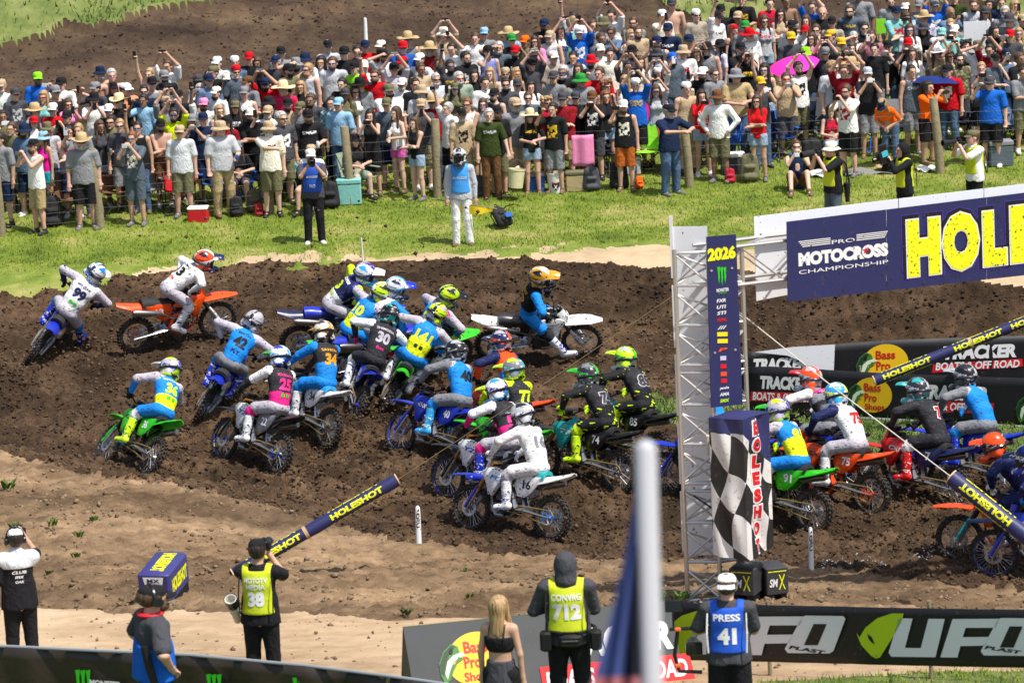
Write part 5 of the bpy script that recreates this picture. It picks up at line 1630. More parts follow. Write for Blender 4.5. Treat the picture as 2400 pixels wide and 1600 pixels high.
def make_bike(mw, c, label, num):
    t = thing('dirt_bike', label, 'dirt bike', mw=mw, group='motocross bikes racing round the bend')
    pl, shr, rim = plast(c['pl']), plast(c.get('shr', c['pl'])), shine(c.get('rim', 'black'))
    for w, pos, k in (('front_wheel', FW, '_f'), ('rear_wheel', RW, '_r')):
        h = obj(w, BK['hub' + k], t, M_SILVER if c.get('hub') is None else shine(c['hub']), loc=pos, rot=(0, prr.uniform(0, 6.28), 0))
        obj('tyre', BK['tyre' + k], h, M_TYRE); obj('rim', BK['rim' + k], h, rim); obj('spokes', BK['spokes' + k], h, M_SILVER)
        obj('brake_disc', BK['rotor'], h, M_SILVER, loc=(0, 0.055 if k == '_f' else -0.075, 0))
        if k == '_r': obj('sprocket', BK['sprocket'], h, shine(c.get('hub') or 'dk'), loc=(0, 0.12, 0))
    P = lambda n, k, m_: obj(n, BK[k], t, m_)
    P('fork_lower', 'fork_lower', M_SILVER); P('fork_upper', 'fork_upper', M_GOLDF if c.get('gold') else M_DARKM); P('fork_guard', 'fork_guard', plast(c.get('fg', c['pl'])))
    P('handlebar', 'handlebar', M_DARKM); P('grips', 'grips', M_GRIP); P('bar_pad', 'bar_pad', plast(c.get('pad', 'black')))
    fp = P('front_plate', 'front_plate', plast(c.get('plate', 'white')))
    P('front_fender', 'front_fender', plast(c.get('ff', c['pl']))); P('rear_fender', 'rear_fender', plast(c.get('rf', c['pl'])))
    P('seat', 'seat', M_SEAT if not c.get('seat') else plast(c['seat'])); P('fuel_tank', 'fuel_tank', plast(c.get('tank', 'black')))
    for s in 'lr':
        q = P('radiator_shroud', 'shroud_' + s, shr); sp = P('side_panel', 'side_' + s, plast(c.get('side', 'white')))
        sg = 1 if s == 'l' else -1
        if num:
            V, F = fit_text(num, 0.095 * len(num) ** 0.6, 0.125, 0.03)
            add_lettering(sp, V, F, (-0.34, sg * 0.142, 0.775), (-sg, 0, -0.04), (-0.04 * sg * sg * 0, 0, 1), mat('num_' + c.get('nt', 'black'), PC[c.get('nt', 'black')], 0.5))
        # two-colour graphics on the shroud
        gm = plast(c.get('gr', 'white'))
        V, F = fit_text(c.get('word', 'MX'), 0.24, 0.07, 0.03, 0.3)
        add_lettering(q, V, F, (0.20, sg * 0.183, 0.83), (-sg, 0, -0.15 if s == 'l' else 0.15), (0, 0, 1), gm)
    if num:
        V, F = fit_text(num, 0.07 * len(num) ** 0.6, 0.12, 0.03)
        add_lettering(fp, V, F, (0.532, 0, 0.945), (0, 1, 0), (-0.39, 0, 0.92), mat('num_' + c.get('nt', 'black'), PC[c.get('nt', 'black')], 0.5), None, 0.012)
    P('frame', 'frame', plast(c['fr']) if c.get('fr') else M_SILVER); P('engine', 'engine', M_ENG); P('radiator', 'radiator', M_DARKM)
    P('swingarm', 'swingarm', M_SILVER); P('chain', 'chain', M_CHAIN); P('exhaust_pipe', 'exhaust_pipe', M_PIPE); P('silencer', 'silencer', M_PIPE if not c.get('sil') else shine(c['sil']))
    P('shock_absorber', 'shock', M_DARKM); P('footpegs', 'footpegs', M_DARKM)
    return t

# ------------------------------------------------------------------ riders (same frame as their bike)
def helmet_mesh():
    if 'helm' in _B: return _B['helm']
    S = SDF((-0.22, -0.18, -0.24), (0.30, 0.18, 0.2), 0.0115)
    S.ell((-0.015, 0, 0.03), (0.152, 0.128, 0.142), 0.02)
    S.cone((-0.06, 0.075, -0.07), (0.09, 0.062, -0.105), 0.055, 0.042, 0.04); S.cone((-0.06, -0.075, -0.07), (0.09, -0.062, -0.105), 0.055, 0.042, 0.04)
    S.cone((0.11, 0.045, -0.11), (0.11, -0.045, -0.11), 0.046, 0.046, 0.03); S.ell((0.165, 0, -0.105), (0.05, 0.05, 0.045), 0.03)
    S.cut(lambda x, y, z: -np.maximum(np.maximum(0.055 - x, np.abs(z + 0.012) - 0.052), np.abs(y) - 0.14))
    S.cut(lambda x, y, z: -np.maximum(np.sqrt(((x + 0.01) / 0.10) ** 2 + (y / 0.085) ** 2) * 0.1 - 0.1, z + 0.04))
    me = S.mesh('helmet', False)
    ce = np.array([p.center[:] for p in me.polygons]); x, y, z = ce.T
    mi = np.zeros(len(ce), np.int32)
    mi[(np.abs(y) < 0.032 + 0.02 * np.sin(x * 18)) & (z > 0.02)] = 1
    mi[(np.abs(z - 0.035 - 0.35 * x) < 0.022) & (np.abs(y) > 0.04)] = 1
    mi[(np.abs(z + 0.02 - 0.1 * np.sin(x * 20)) < 0.022) & (x < 0.03)] = 2
    mi[z < -0.085 + 0.25 * np.clip(x, 0, 1)] = 2
    mi[(z > 0.11) & (np.abs(y) > 0.045) & (x < 0.0)] = 2
    me.polygons.foreach_set('material_index', mi)
    _B['helm'] = me
    b = MB(); nu, nv = 6, 5
    vis = shell(lambda u, v: (0.085 + 0.165 * v, (2 * u - 1) * (0.100 - 0.035 * v * v), 0.118 + 0.030 * v - 0.030 * v * v - 0.048 * (2 * u - 1) ** 2 * (1 - 0.3 * v)), 6, 5, 0.007, 'visor')
    _B['visor'] = vis
    b = MB(); b.grid(lambda u, v: (0.125 - 0.075 * (2 * u - 1) ** 2, (2 * u - 1) * 0.095, -0.058 + 0.09 * v), 8, 3); b.tube([(0.055, 0.128, -0.012), (-0.05, 0.136, 0.0), (-0.158, 0.06, 0.01), (-0.172, 0, 0.012), (-0.158, -0.06, 0.01), (-0.05, -0.136, 0.0), (0.055, -0.128, -0.012)], 0.016, 6, True, 1.0)
    _B['gog'] = b.mesh('goggles', True)
    b = MB(); 
    S = SDF((-0.16, -0.14, -0.2), (0.16, 0.14, 0.16), 0.014); head(S, (0, 0, -0.02), (1, 0, 0)); _B['rhead'] = S.mesh('face', False)
    return me

def rot2(v, pitch):
    c, s = math.cos(pitch), math.sin(pitch)
    return v3(v[0] * c + v[2] * s, v[1], -v[0] * s + v[2] * c)

def make_rider(mw, g, label):
    """g: px pelvis x, pz pelvis height, al torso pitch (deg), sl side shift, hy head yaw, hp head pitch, out: leg held out ('R','L','')"""
    t = thing('person', label, 'rider', mw=mw, group='riders in the race')
    al = R(g.get('al', 38)); sl = g.get('sl', 0.0)
    pel = v3(g.get('px', -0.22), g.get('py', 0.0), g.get('pz', 1.04))
    curve = g.get('cv', 0.25)
    w1 = pel + rot2((0, sl * 0.25, 0.215), al - curve * 0.4); ch = w1 + rot2((0, sl * 0.4, 0.215), al + curve * 0.3); nk = ch + rot2((0, sl * 0.3, 0.20), al + curve)
    shc = ch + rot2((0, sl * 0.3, 0.125), al + curve)
    hd = nk + rot2((0.045, 0, 0.165), al * 0.45)
    SHW = 0.225
    side = v3(0, 1, 0)
    sh = {1: shc + side * SHW, -1: shc - side * SHW}
    grip = {1: v3(0.245, 0.345, 1.165), -1: v3(0.245, -0.345, 1.165)}
    LO = (-1.15, -0.85, 0.0); HI = (0.85, 0.85, 2.15)
    lo = np.array([-0.75, -0.75, 0.05]); hi = np.array([0.75, 0.75, 2.0]); h = 0.019
    body = SDF(lo, hi, h); jer = SDF(lo, hi, h); pan = SDF(lo, hi, h); boos = {q: SDF((lo[0], -0.12 if q > 0 else -0.75, 0.05), (hi[0], 0.75 if q > 0 else 0.12, 1.1), 0.017) for q in (1, -1)}; glos = {q: SDF((-0.15, -0.10 if q > 0 else -0.75, 0.7), (0.65, 0.75 if q > 0 else 0.10, 1.6), 0.013) for q in (1, -1)}
    # torso
    body.ell(pel, (0.12, 0.14, 0.11), 0.05); body.cone(pel, ch, 0.11, 0.12, 0.05, 0, (0.85, 1.15, 1)); body.cone(ch, shc, 0.12, 0.10, 0.05); body.cone(nk, nk + (hd - nk) * 0.7, 0.058, 0.055, 0.03)
    jer.cone(pel + (w1 - pel) * 0.25, w1, 0.142, 0.140, 0.05, 0, (0.97, 1.25, 0.95)); jer.cone(w1, ch, 0.140, 0.158, 0.05, 0, (0.92, 1.30, 0.95)); jer.cone(ch, shc, 0.158, 0.11, 0.06, 0, (0.92, 1.25, 0.95))
    jer.cone(sh[1] - side * 0.03, sh[-1] + side * 0.03, 0.078, 0.078, 0.05, 1); jer.cone(shc, nk, 0.085, 0.068, 0.03, 1)
    out = g.get('out', '')
    for s in (1, -1):
        boo, glo = boos[s], glos[s]
        gp = grip[s]; hint = shc + v3(0.10, s * 0.95, 0.10 + g.get('eb', 0.05))
        el, wr = ik(sh[s], gp + v3(-0.05, s * 0.0, 0.02), 0.30, 0.27, hint)
        body.cone(sh[s], el, 0.05, 0.042, 0.03); body.cone(el, wr, 0.042, 0.03, 0.02)
        jer.cone(sh[s], el, 0.082, 0.069, 0.04, 2); jer.cone(el, el + (wr - el) * 0.93, 0.067, 0.045, 0.02, 3)
        hand(glo, wr, el, True); glo.cone(wr - (wr - el) * 0.06, wr + v3(0.05, 0, 0.0), 0.037, 0.042, 0.02)
        for q in range(4): glo.cone(gp + v3(0.025, (q - 1.5) * 0.021, 0.012), gp + v3(0.018, (q - 1.5) * 0.021, -0.022), 0.0115, 0.0105, 0.006)
        hip = pel + v3(0.0, s * 0.095, -0.01)
        ank = v3(-0.045, s * 0.215, 0.50); kh = v3(0.45, s * 0.35, 0.75)
        if out == {1: 'L', -1: 'R'}[s]:
            ank = v3(*g.get('foot', (0.46, s * 0.42, 0.42))); kh = v3(0.5, s * 0.6, 1.1)
        kn, ank = ik(hip, ank, 0.43, 0.43, kh)
        body.cone(hip, kn, 0.085, 0.058, 0.04); body.cone(kn, ank, 0.055, 0.04, 0.02)
        pan.cone(hip, hip + (kn - hip) * 0.8, 0.114, 0.096, 0.04, 0); pan.cone(hip + (kn - hip) * 0.78, kn + (ank - kn) * 0.15, 0.094, 0.090, 0.03, 1); pan.cone(kn + (ank - kn) * 0.1, kn + (ank - kn) * 0.45, 0.078, 0.068, 0.02, 0)
        d = (ank - kn) / np.linalg.norm(ank - kn)
        fd = v3(0.96, s * 0.18, -0.12); fd = fd - d * (fd @ d) * 0.6; fd /= np.linalg.norm(fd)
        top = kn + (ank - kn) * 0.33
        boo.cone(top, top + (ank - top) * 0.5, 0.078, 0.070, 0.02, 0); boo.cone(top + (ank - top) * 0.5, ank, 0.070, 0.058, 0.02, 0)
        boo.cone(ank + d * 0.055 - fd * 0.03, ank + d * 0.075 + fd * 0.17, 0.060, 0.047, 0.03, 0); boo.cone(ank + d * 0.105 - fd * 0.035, ank + d * 0.11 + fd * 0.18, 0.024, 0.022, 0.01, 1)
        for q in range(4):
            c0 = top + (ank - top) * (0.1 + q * 0.27); sv = np.cross(d, fd)
            boo.ell(c0 + fd * 0.05 + sv * 0.0, (0.045, 0.06, 0.014), 0.004, 1)
    pan.ell(pel, (0.145, 0.165, 0.115), 0.04, 0); pan.cone(pel, pel + (w1 - pel) * 0.35, 0.125, 0.118, 0.03, 2, (0.95, 1.22, 0.95))
    # back panel and yoke zones on the jersey
    ax_b = (nk - pel) / np.linalg.norm(nk - pel)
    obj('body', body.mesh('rider_body'), t, SKINS[0])
    jm = jer.mesh('jersey')
    ce = np.array([p.center[:] for p in jm.polygons]); mi = np.zeros(len(jm.polygons), np.int32); jm.polygons.foreach_get('material_index', mi)
    tt = (ce - pel) @ ax_b / np.linalg.norm(nk - pel)
    tor = (mi == 0)
    mi[tor & (tt < g.get('lb', 0.34))] = 4
    jm.polygons.foreach_set('material_index', mi)
    j = g['j']     # torso, yoke, upper sleeve, forearm, lower back
    jo = obj('jersey', jm, t, [gear(c) for c in j])
    obj('trousers', pan.mesh('riding_trousers'), t, [gear(c) for c in g['p']])
    for s in (1, -1):
        obj('boot', boos[s].mesh('boot'), t, [shine(c) for c in g['b']])
        gm_ = glos[s].mesh('glove')
        if gm_: obj('glove', gm_, t, gear(g.get('gl', 'black')))
    hm = helmet_mesh()
    rot = Matrix.Rotation(R(g.get('hy', 0)), 4, 'Z') @ Matrix.Rotation(R(g.get('hp', 14)), 4, 'Y') @ Matrix.Rotation(R(g.get('hr', 0)), 4, 'X')
    M = Matrix.Translation(Vector(hd)) @ rot @ Matrix.Scale(1.24, 4)
    ho = obj('helmet', hm, t, [shine(c) for c in g['h']], mw=M)
    obj('visor', _B['visor'], ho, shine(g['v'])); obj('goggles', _B['gog'], ho, mat('goggle', (0.02, 0.02, 0.025), 0.15, spec=0.6)); obj('face', _B['rhead'], ho, SKINS[0])
    # lettering on the back
    tree = BVHTree.FromPolygons([v.co[:] for v in jm.vertices], [list(p.vertices) for p in jm.polygons])
    ay = (ch - w1); ay = ay / np.linalg.norm(ay); ax = v3(0, -1, 0); ax = ax - ay * (ax @ ay)
    tm = mat('print_' + g['nc'], PC[g['nc']], 0.6)
    if g.get('num'):
        V, F = fit_text(g['num'], 0.115 * len(g['num']) * (0.85 if len(g['num']) > 2 else 1), 0.19, 0.05, g.get('shear', 0.0))
        if g.get('outl'):
            V2, F2 = fit_text(g['num'], 0.115 * len(g['num']) + 0.03, 0.215, 0.09); add_lettering(jo, V2, F2, w1 + (ch - w1) * 0.55, ax, ay, mat('print_' + g['outl'], PC[g['outl']], 0.6), tree, 0.004)
        add_lettering(jo, V, F, w1 + (ch - w1) * 0.55, ax, ay, tm, tree, 0.007)
    if g.get('name'):
        V, F = fit_text(g['name'], 0.04 * len(g['name']) + 0.03, 0.05, 0.03)
        add_lettering(jo, V, F, ch + (nk - ch) * 0.30, ax, ay, mat('print_' + g.get('nmc', g['nc']), PC[g.get('nmc', g['nc'])], 0.6), tree, 0.007)
    if g.get('logo'):
        V, F = fit_text(g['logo'], 0.15, 0.055, 0.03); add_lettering(jo, V, F, w1 - (ch - w1) * 0.28, ax, ay, mat('print_' + g.get('lc', g['nc']), PC[g.get('lc', g['nc'])], 0.6), tree, 0.007)
    if g.get('leg'):
        V, F = fit_text(g['leg'], 0.24, 0.075, 0.03, 0.15)
        ptree = BVHTree.FromPolygons([v.co[:] for v in t.children[2].data.vertices], [list(p.vertices) for p in t.children[2].data.polygons])
        for s in (1, -1):
            hip = pel + v3(0, s * 0.095, 0); kn, _ = ik(hip, v3(-0.045, s * 0.215, 0.50), 0.43, 0.43, v3(0.45, s * 0.35, 0.75))
            if out == {1: 'L', -1: 'R'}[s]: continue
            dv = (kn - hip) / np.linalg.norm(kn - hip); a2 = -dv * s; up = v3(0, 0, 1) - dv * dv[2]; up = np.cross(v3(0, s, 0), a2); 
            add_lettering(t.children[2], V, F, hip + (kn - hip) * 0.5, a2, np.cross(v3(0, s, 0), a2), mat('print_' + g.get('legc', 'white'), PC[g.get('legc', 'white')], 0.6), ptree, 0.006)
    return t

def place(ref, px, py, yaw, lean, sink=0.05):
    loc = {'R': Vector(RW), 'F': Vector(FW), 'M': Vector((0, 0, 0.55)), 'S': Vector((-0.25, 0, 0.95))}[ref]
    gx_, gy_ = px, py
    for _ in range(8):
        p = on_ground(gx_, gy_)
        cy, sy = math.cos(yaw), math.sin(yaw)
        zr = gz(p.x - 0.74 * cy, p.y - 0.74 * sy); zf_ = gz(p.x + 0.75 * cy, p.y + 0.75 * sy)
        pit = math.atan2(zf_ - zr, 1.49)
        M = Matrix.Translation((p.x, p.y, (zr + zf_) / 2 - sink)) @ Matrix.Rotation(yaw, 4, 'Z') @ Matrix.Rotation(-pit, 4, 'Y') @ Matrix.Rotation(lean, 4, 'X')
        q = project(M @ loc)
        gx_ += px - q[0]; gy_ += py - q[1]
    return M
# colour sets of the bikes
KB = {'Y': dict(pl='blue', shr='blue', rim='royal', hub='royal', side='blue', fg='blue', word='450F', gr='white', plate='blue', nt='white'),
      'K': dict(pl='green', shr='green', rim='black', side='green', fg='green', fr='black', word='KX', gr='black', plate='green', nt='white'),
      'O': dict(pl='orange', shr='orange', rim='black', hub='orange', fr='orange', side='orange', fg='white', word='SX', gr='black', plate='orange', nt='white'),
      'W': dict(pl='white', shr='white', rim='black', side='black', fg='silver', seat='dk', word='FC', gr='gold', plate='white', nt='white'),
      'H': dict(pl='red', shr='red', rim='gold', side='red', fg='white', word='CRF', gr='white', plate='red', nt='white'),
      'T': dict(pl='black', shr='teal', rim='black', gold=1, side='black', tank='teal', fg='black', ff='black', rf='black', word='TF', gr='white', plate='black', nt='white'),
      'B': dict(pl='black', shr='white', rim='royal', hub='royal', gold=1, side='grey', fg='black', ff='black', rf='black', word='YZ', gr='blue', plate='black', nt='white')}
RACE = [
 # ref, px, py, yaw, lean, bike, overrides, bike colour word, number, rider
 ('R', 86, 818, 76, 42, 'Y', dict(rim='black'), '99', dict(num='99', name='MINEAR', nc='navy', logo='M', lc='green', al=30, px=-0.28, hy=-35, hp=18, j=['white', 'white', 'lgrey', 'navy', 'white'], p=['lgrey', 'cyan', 'lgrey'], b=['blue', 'white'], h=['white', 'navy', 'cyan'], v='white', out='R', foot=(0.25, -0.5, 0.45)), 'rider in white and navy gear number 99 with a leg out', 'blue dirt bike under the rider numbered 99'),
 ('R', 318, 786, 22, 16, 'O', dict(gr='yellow', word='BULL'), '13', dict(num='13', name='TOMAC', nc='black', logo='KTM', lc='orange', al=60, px=-0.12, pz=1.12, hy=-12, hp=12, eb=0.15, j=['white', 'white', 'white', 'white', 'white'], p=['lgrey', 'white', 'dk'], b=['white', 'dk'], h=['orange', 'white', 'navy'], v='navy', gl='white', leg='ONE', legc='black'), 'rider in all white gear number 13 and orange helmet', 'orange dirt bike heading away under the white rider'),
 ('R', 700, 802, 10, 20, 'Y', dict(rf='navy', seat='blue', side='navy', nt='white'), '3', dict(num='3', nc='lime', name='COOPER', nmc='white', logo='M', lc='lime', al=52, px=-0.16, hy=-15, j=['navy', 'purple', 'lime', 'lime', 'white'], p=['lgrey', 'purple', 'black'], b=['white', 'purple'], h=['white', 'purple', 'sky'], v='white', leg='THOR', legc='black'), 'rider in purple and neon yellow gear number 3', 'blue dirt bike with striped seat numbered 3'),
 ('S', 856, 775, 30, 18, 'Y', dict(rim='black'), '', dict(nc='white', name='DEEGAN', al=40, px=-0.22, hy=-18, j=['white', 'white', 'cyan', 'cyan', 'cyan'], p=['lgrey', 'cyan', 'white'], b=['white', 'blue'], h=['white', 'sky', 'navy'], v='blue'), 'rider in white and pale blue jersey with blue-striped helmet', 'dirt bike hidden in the pack behind rider 10'),
 ('S', 815, 782, 35, 22, 'K', {}, '10', dict(num='10', nc='yellow', name='FORKNER', nmc='cyan', logo='II', lc='yellow', al=45, hy=-10, hp=20, eb=0.2, j=['cyan', 'lgrey', 'lgrey', 'cyan', 'yellow'], p=['cyan', 'white', 'white'], b=['white', 'cyan'], h=['lime', 'white', 'black'], v='black'), 'rider in blue and yellow gear hunched behind the black-and-white rider 30', 'green dirt bike hidden behind rider 30'),
 ('S', 985, 798, 42, 28, 'K', {}, '47', dict(num='47', nc='yellow', name='MCELRATH', nmc='cyan', logo='M', lc='black', lb=0.30, al=22, hy=-22, hp=16, j=['cyan', 'lgrey', 'lgrey', 'cyan', 'yellow'], p=['cyan', 'white', 'white'], b=['white', 'cyan'], h=['lime', 'black', 'dk'], v='black', gl='yellow'), 'rider in blue and yellow gear with black-topped helmet, upright behind 141', 'green dirt bike with green handguard behind rider 141'),
 ('R', 1158, 808, -2, 30, 'W', {}, '59', dict(num='59', nc='gold', name='DURAN', al=14, px=-0.12, pz=1.03, hy=-8, hp=8, out='R', foot=(0.50, -0.36, 0.33), j=['black', 'black', 'cyan', 'dk', 'cyan'], p=['cyan', 'dk', 'cyan'], b=['white', 'blue'], h=['gold', 'cream', 'black'], v='gold', lb=0.25, leg='1', legc='black'), 'rider in black and blue gear number 59 with gold helmet', 'white dirt bike leading the field numbered 59'),
 ('R', 478, 955, 78, 30, 'Y', dict(), '42', dict(num='42', nc='black', name='SMITH', nmc='navy', al=38, px=-0.2, hy=-20, hp=20, eb=0.15, j=['cyan', 'lgrey', 'lgrey', 'lgrey', 'cyan'], p=['grey', 'cyan', 'grey'], b=['blue', 'white'], h=['lgrey', 'black', 'silver'], v='black', logo='FLY', lc='navy'), 'rider in bright blue jersey 42 with grey sleeves, leaning away at left', 'blue dirt bike throwing dirt under rider 42'),
 ('R', 842, 950, 98, 28, 'Y', dict(pl='navy', rf='blue'), '30', dict(num='30', nc='lgrey', name='SHIMODA', logo='fox', lc='pink', al=28, hy=8, hp=22, eb=0.12, j=['dk', 'dk', 'white', 'dk', 'dk'], p=['dk', 'white', 'white'], b=['white', 'dk'], h=['black', 'dk', 'teal'], v='pink', gl='red'), 'rider in black and white gear number 30', 'blue dirt bike with torn side under rider 30'),
 ('R', 908, 938, 82, 32, 'K', {}, '141', dict(num='141', nc='yellow', name='ROMANO', nmc='cyan', logo='II', lc='dk', al=24, hy=-25, hp=14, j=['cyan', 'lgrey', 'lgrey', 'cyan', 'yellow'], lb=0.45, p=['cyan', 'white', 'white'], b=['white', 'cyan'], h=['lime', 'black', 'lgrey'], v='pink'), 'rider in blue and yellow gear above a raised green fender, number 141', 'green dirt bike with raised rear fender seen from behind'),
 ('R', 771, 1004, 128, 16, 'W', dict(side='white', seat='sky', rf='white', nt='black'), '34', dict(num='34', nc='gold', name='SAVATGY', al=18, px=-0.42, hy=0, hp=24, j=['dk', 'dk', 'cyan', 'cyan', 'cyan'], p=['cyan', 'cyan', 'cyan'], b=['white', 'blue'], h=['cream', 'gold', 'dk'], v='gold', lb=0.45, leg='1', legc='black'), 'rider in black and blue jersey number 34 with camouflage helmet', 'white dirt bike behind the pink rider'),
 ('R', 357, 1070, 122, 34, 'K', {}, '36', dict(num='36', nc='lime', name='KITCHEN', nmc='white', logo='II', lc='green', al=30, px=-0.42, pz=1.08, hy=20, hp=20, j=['cyan', 'lgrey', 'lgrey', 'cyan', 'yellow'], p=['cyan', 'white', 'cyan'], b=['lime', 'cyan'], h=['lgrey', 'royal', 'lime'], v='white'), 'rider in blue and yellow gear alone beside the earth bank, number 36', 'green dirt bike nearest the earth bank numbered 36'),
 ('R', 655, 1064, 128, 20, 'B', {}, '22', dict(num='25', nc='pink', name='KULLAS', logo='II', lc='green', al=16, px=-0.42, hy=10, hp=18, j=['dk', 'dk', 'white', 'dk', 'pink'], p=['lgrey', 'pink', 'lgrey'], b=['white', 'grey'], h=['white', 'sky', 'royal'], v='green', gl='black', leg='FLY', legc='dk'), 'rider in pink and white jersey with plain pale trousers', 'black and white dirt bike with blue rims'),
 ('F', 940, 1012, 132, 20, 'Y', dict(), '40', dict(num='40', nc='black', al=26, px=-0.45, hy=22, hp=18, eb=0.2, j=['cyan', 'lgrey', 'grey', 'grey', 'cyan'], p=['grey', 'cyan', 'lgrey'], b=['sky', 'white'], h=['black', 'dk', 'silver'], v='dk', leg='FLY', legc='cyan'), 'rider in bright blue jersey 40 with grey sleeves, in mid pack', 'blue dirt bike in mid pack numbered 40'),
 ('S', 1200, 930, 140, 12, 'O', {}, '', dict(num='7', nc='navy', al=22, px=-0.25, hy=0, hp=14, eb=0.2, j=['orange', 'orange', 'navy', 'orange', 'cyan'], p=['navy', 'orange', 'navy'], b=['white', 'cyan'], h=['navy', 'orange', 'lgrey'], v='navy', lb=0.5, leg='TROY', legc='orange'), 'rider in orange and navy jersey with outstretched arm', 'orange dirt bike half hidden behind rider 40'),
 ('F', 1095, 1062, 130, 12, 'K', dict(gold=1, ff='green', fg='black'), '', dict(num='77', nc='lime', al=24, px=-0.42, hy=15, hp=18, eb=0.1, j=['dk', 'lime', 'lime', 'lime', 'dk'], p=['dk', 'dk', 'dk'], b=['black', 'lime'], h=['grey', 'teal', 'lime'], v='lime'), 'rider in black jersey with neon yellow number 77', 'dirt bike with green front fender below rider 77'),
 ('F', 1050, 1118, 138, 12, 'B', dict(shr='white'), '', dict(num='16', nc='pink', outl='black', al=26, px=-0.42, hy=12, hp=22, j=['dk', 'dk', 'white', 'pink', 'pink'], p=['lgrey', 'pink', 'white'], b=['blue', 'white'], h=['white', 'purple', 'sky'], v='lime'), 'rider in pink and white jersey crouched beside the all-white rider', 'dirt bike with blue rim and pink knee beside it'),
 ('R', 1294, 1213, 142, 12, 'W', dict(side='white', fg='purple', ff='blue', seat='teal', hub='cyan', gold=1, nt='black', gr='cyan'), '16', dict(num='16', nc='grey', name='HAMPSHIRE', nmc='silver', al=24, px=-0.42, hy=16, hp=22, eb=0.02, j=['white', 'white', 'white', 'white', 'white'], p=['white', 'lgrey', 'white'], b=['white', 'blue'], h=['silver', 'white', 'dk'], v='dk', gl='white', leg='FLY', legc='dk'), 'rider in plain white jersey nearest the trackside stakes', 'white dirt bike with blue front fender nearest the bank'),
 ('R', 1452, 1105, 141, 11, 'T', {}, '74', dict(num='74', nc='dk', outl='lgrey', al=33, px=-0.42, hy=4, hp=12, j=['dk', 'fx', 'fx', 'dk', 'fx'], p=['fx', 'lime', 'fx'], b=['lime', 'dk'], h=['dk', 'green', 'grey'], v='green', gl='lime', leg='FXR', legc='lgrey'), 'rider in black and neon gear with dark green-striped helmet', 'black and teal dirt bike numbered 74, nearer of the pair'),
 ('R', 1540, 1062, 141, 11, 'T', {}, '85', dict(num='85', nc='dk', outl='lgrey', al=33, px=-0.42, hy=2, hp=8, j=['dk', 'fx', 'fx', 'dk', 'fx'], p=['fx', 'lime', 'fx'], b=['lime', 'dk'], h=['lime', 'green', 'silver'], v='lime', gl='lime', leg='FXR', legc='lgrey'), 'rider in black and neon gear with lime and green helmet', 'black and teal dirt bike numbered 85 behind its twin'),
 ('F', 1556, 1112, 152, 3, 'Y', dict(rim='black'), '', dict(nc='black', al=28, j=['cyan', 'grey', 'grey', 'grey', 'cyan'], p=['grey', 'cyan', 'grey'], b=['blue', 'white'], h=['black', 'silver', 'dk'], v='black'), 'rider mostly hidden behind the truss tower', 'blue dirt bike emerging from behind the truss tower'),
 ('S', 1925, 1010, 141, 11, 'Y', dict(pl='navy', shr='navy', fr='red'), '', dict(nc='white', num='5', al=33, px=-0.42, hy=6, hp=6, j=['grey', 'orange', 'white', 'white', 'dk'], p=['grey', 'red', 'purple'], b=['white', 'red'], h=['orange', 'silver', 'lgrey'], v='red', lb=0.6), 'rider in white, purple and orange gear before the banner', 'dark blue dirt bike behind rider 75'),
 ('R', 2042, 1158, 141, 11, 'O', {}, '75', dict(num='75', nc='red', al=33, px=-0.42, hy=8, hp=16, eb=-0.05, j=['white', 'lgrey', 'navy', 'navy', 'white'], p=['lgrey', 'lgrey', 'navy'], b=['white', 'silver'], h=['sky', 'yellow', 'white'], v='pink', leg='FXR', legc='navy'), 'rider in white jersey with red number 75', 'orange dirt bike numbered 75 beyond the tower'),
 ('R', 1906, 1198, 141, 11, 'K', {}, '91', dict(num='91', nc='yellow', al=33, px=-0.42, hy=5, hp=14, j=['cyan', 'lgrey', 'lgrey', 'cyan', 'yellow'], lb=0.5, p=['cyan', 'white', 'cyan'], b=['lime', 'cyan'], h=['lgrey', 'royal', 'lime'], v='green', gl='lime'), 'rider in blue and yellow gear beside the checkered pad', 'green dirt bike beside the checkered pad'),
 ('R', 2234, 1146, 141, 11, 'H', dict(rf='navy', side='navy', nt='white'), '7', dict(num='7', nc='red', outl='white', al=33, px=-0.42, hy=3, hp=8, j=['dk', 'dk', 'dk', 'dk', 'dk'], p=['dk', 'white', 'red'], b=['red', 'red'], h=['dk', 'silver', 'teal'], v='teal', lb=0.2), 'rider in black jersey with red boots', 'red dirt bike with gold rims'),
 ('R', 2345, 1112, 141, 11, 'Y', dict(side='blue', nt='white'), '445', dict(nc='blue', al=33, px=-0.42, hy=3, hp=8, j=['cyan', 'lgrey', 'grey', 'grey', 'cyan'], p=['grey', 'cyan', 'silver'], b=['blue', 'white'], h=['black', 'silver', 'dk'], v='silver', gl='cyan'), 'rider in bright blue and grey gear last before the banner', 'blue dirt bike numbered 445'),
 ('F', 2250, 1262, 160, 0, 'O', dict(fg='teal'), '', dict(nc='white', al=34, px=-0.22, j=['navy', 'navy', 'navy', 'navy', 'navy'], p=['navy', 'orange', 'navy'], b=['white', 'orange'], h=['orange', 'black', 'orange'], v='orange', gl='white'), 'rider in navy jersey cut off by the frame edge', 'orange dirt bike entering from the frame edge'),
 ('F', 2330, 1298, 160, 0, 'Y', dict(ff='navy'), '', dict(nc='white', al=34, px=-0.22, j=['blue', 'navy', 'navy', 'navy', 'blue'], p=['navy', 'blue', 'navy'], b=['blue', 'white'], h=['navy', 'white', 'blue'], v='navy', gl='cyan'), 'rider in blue gear nearest the frame corner', 'blue dirt bike with bright blue front rim'),
]
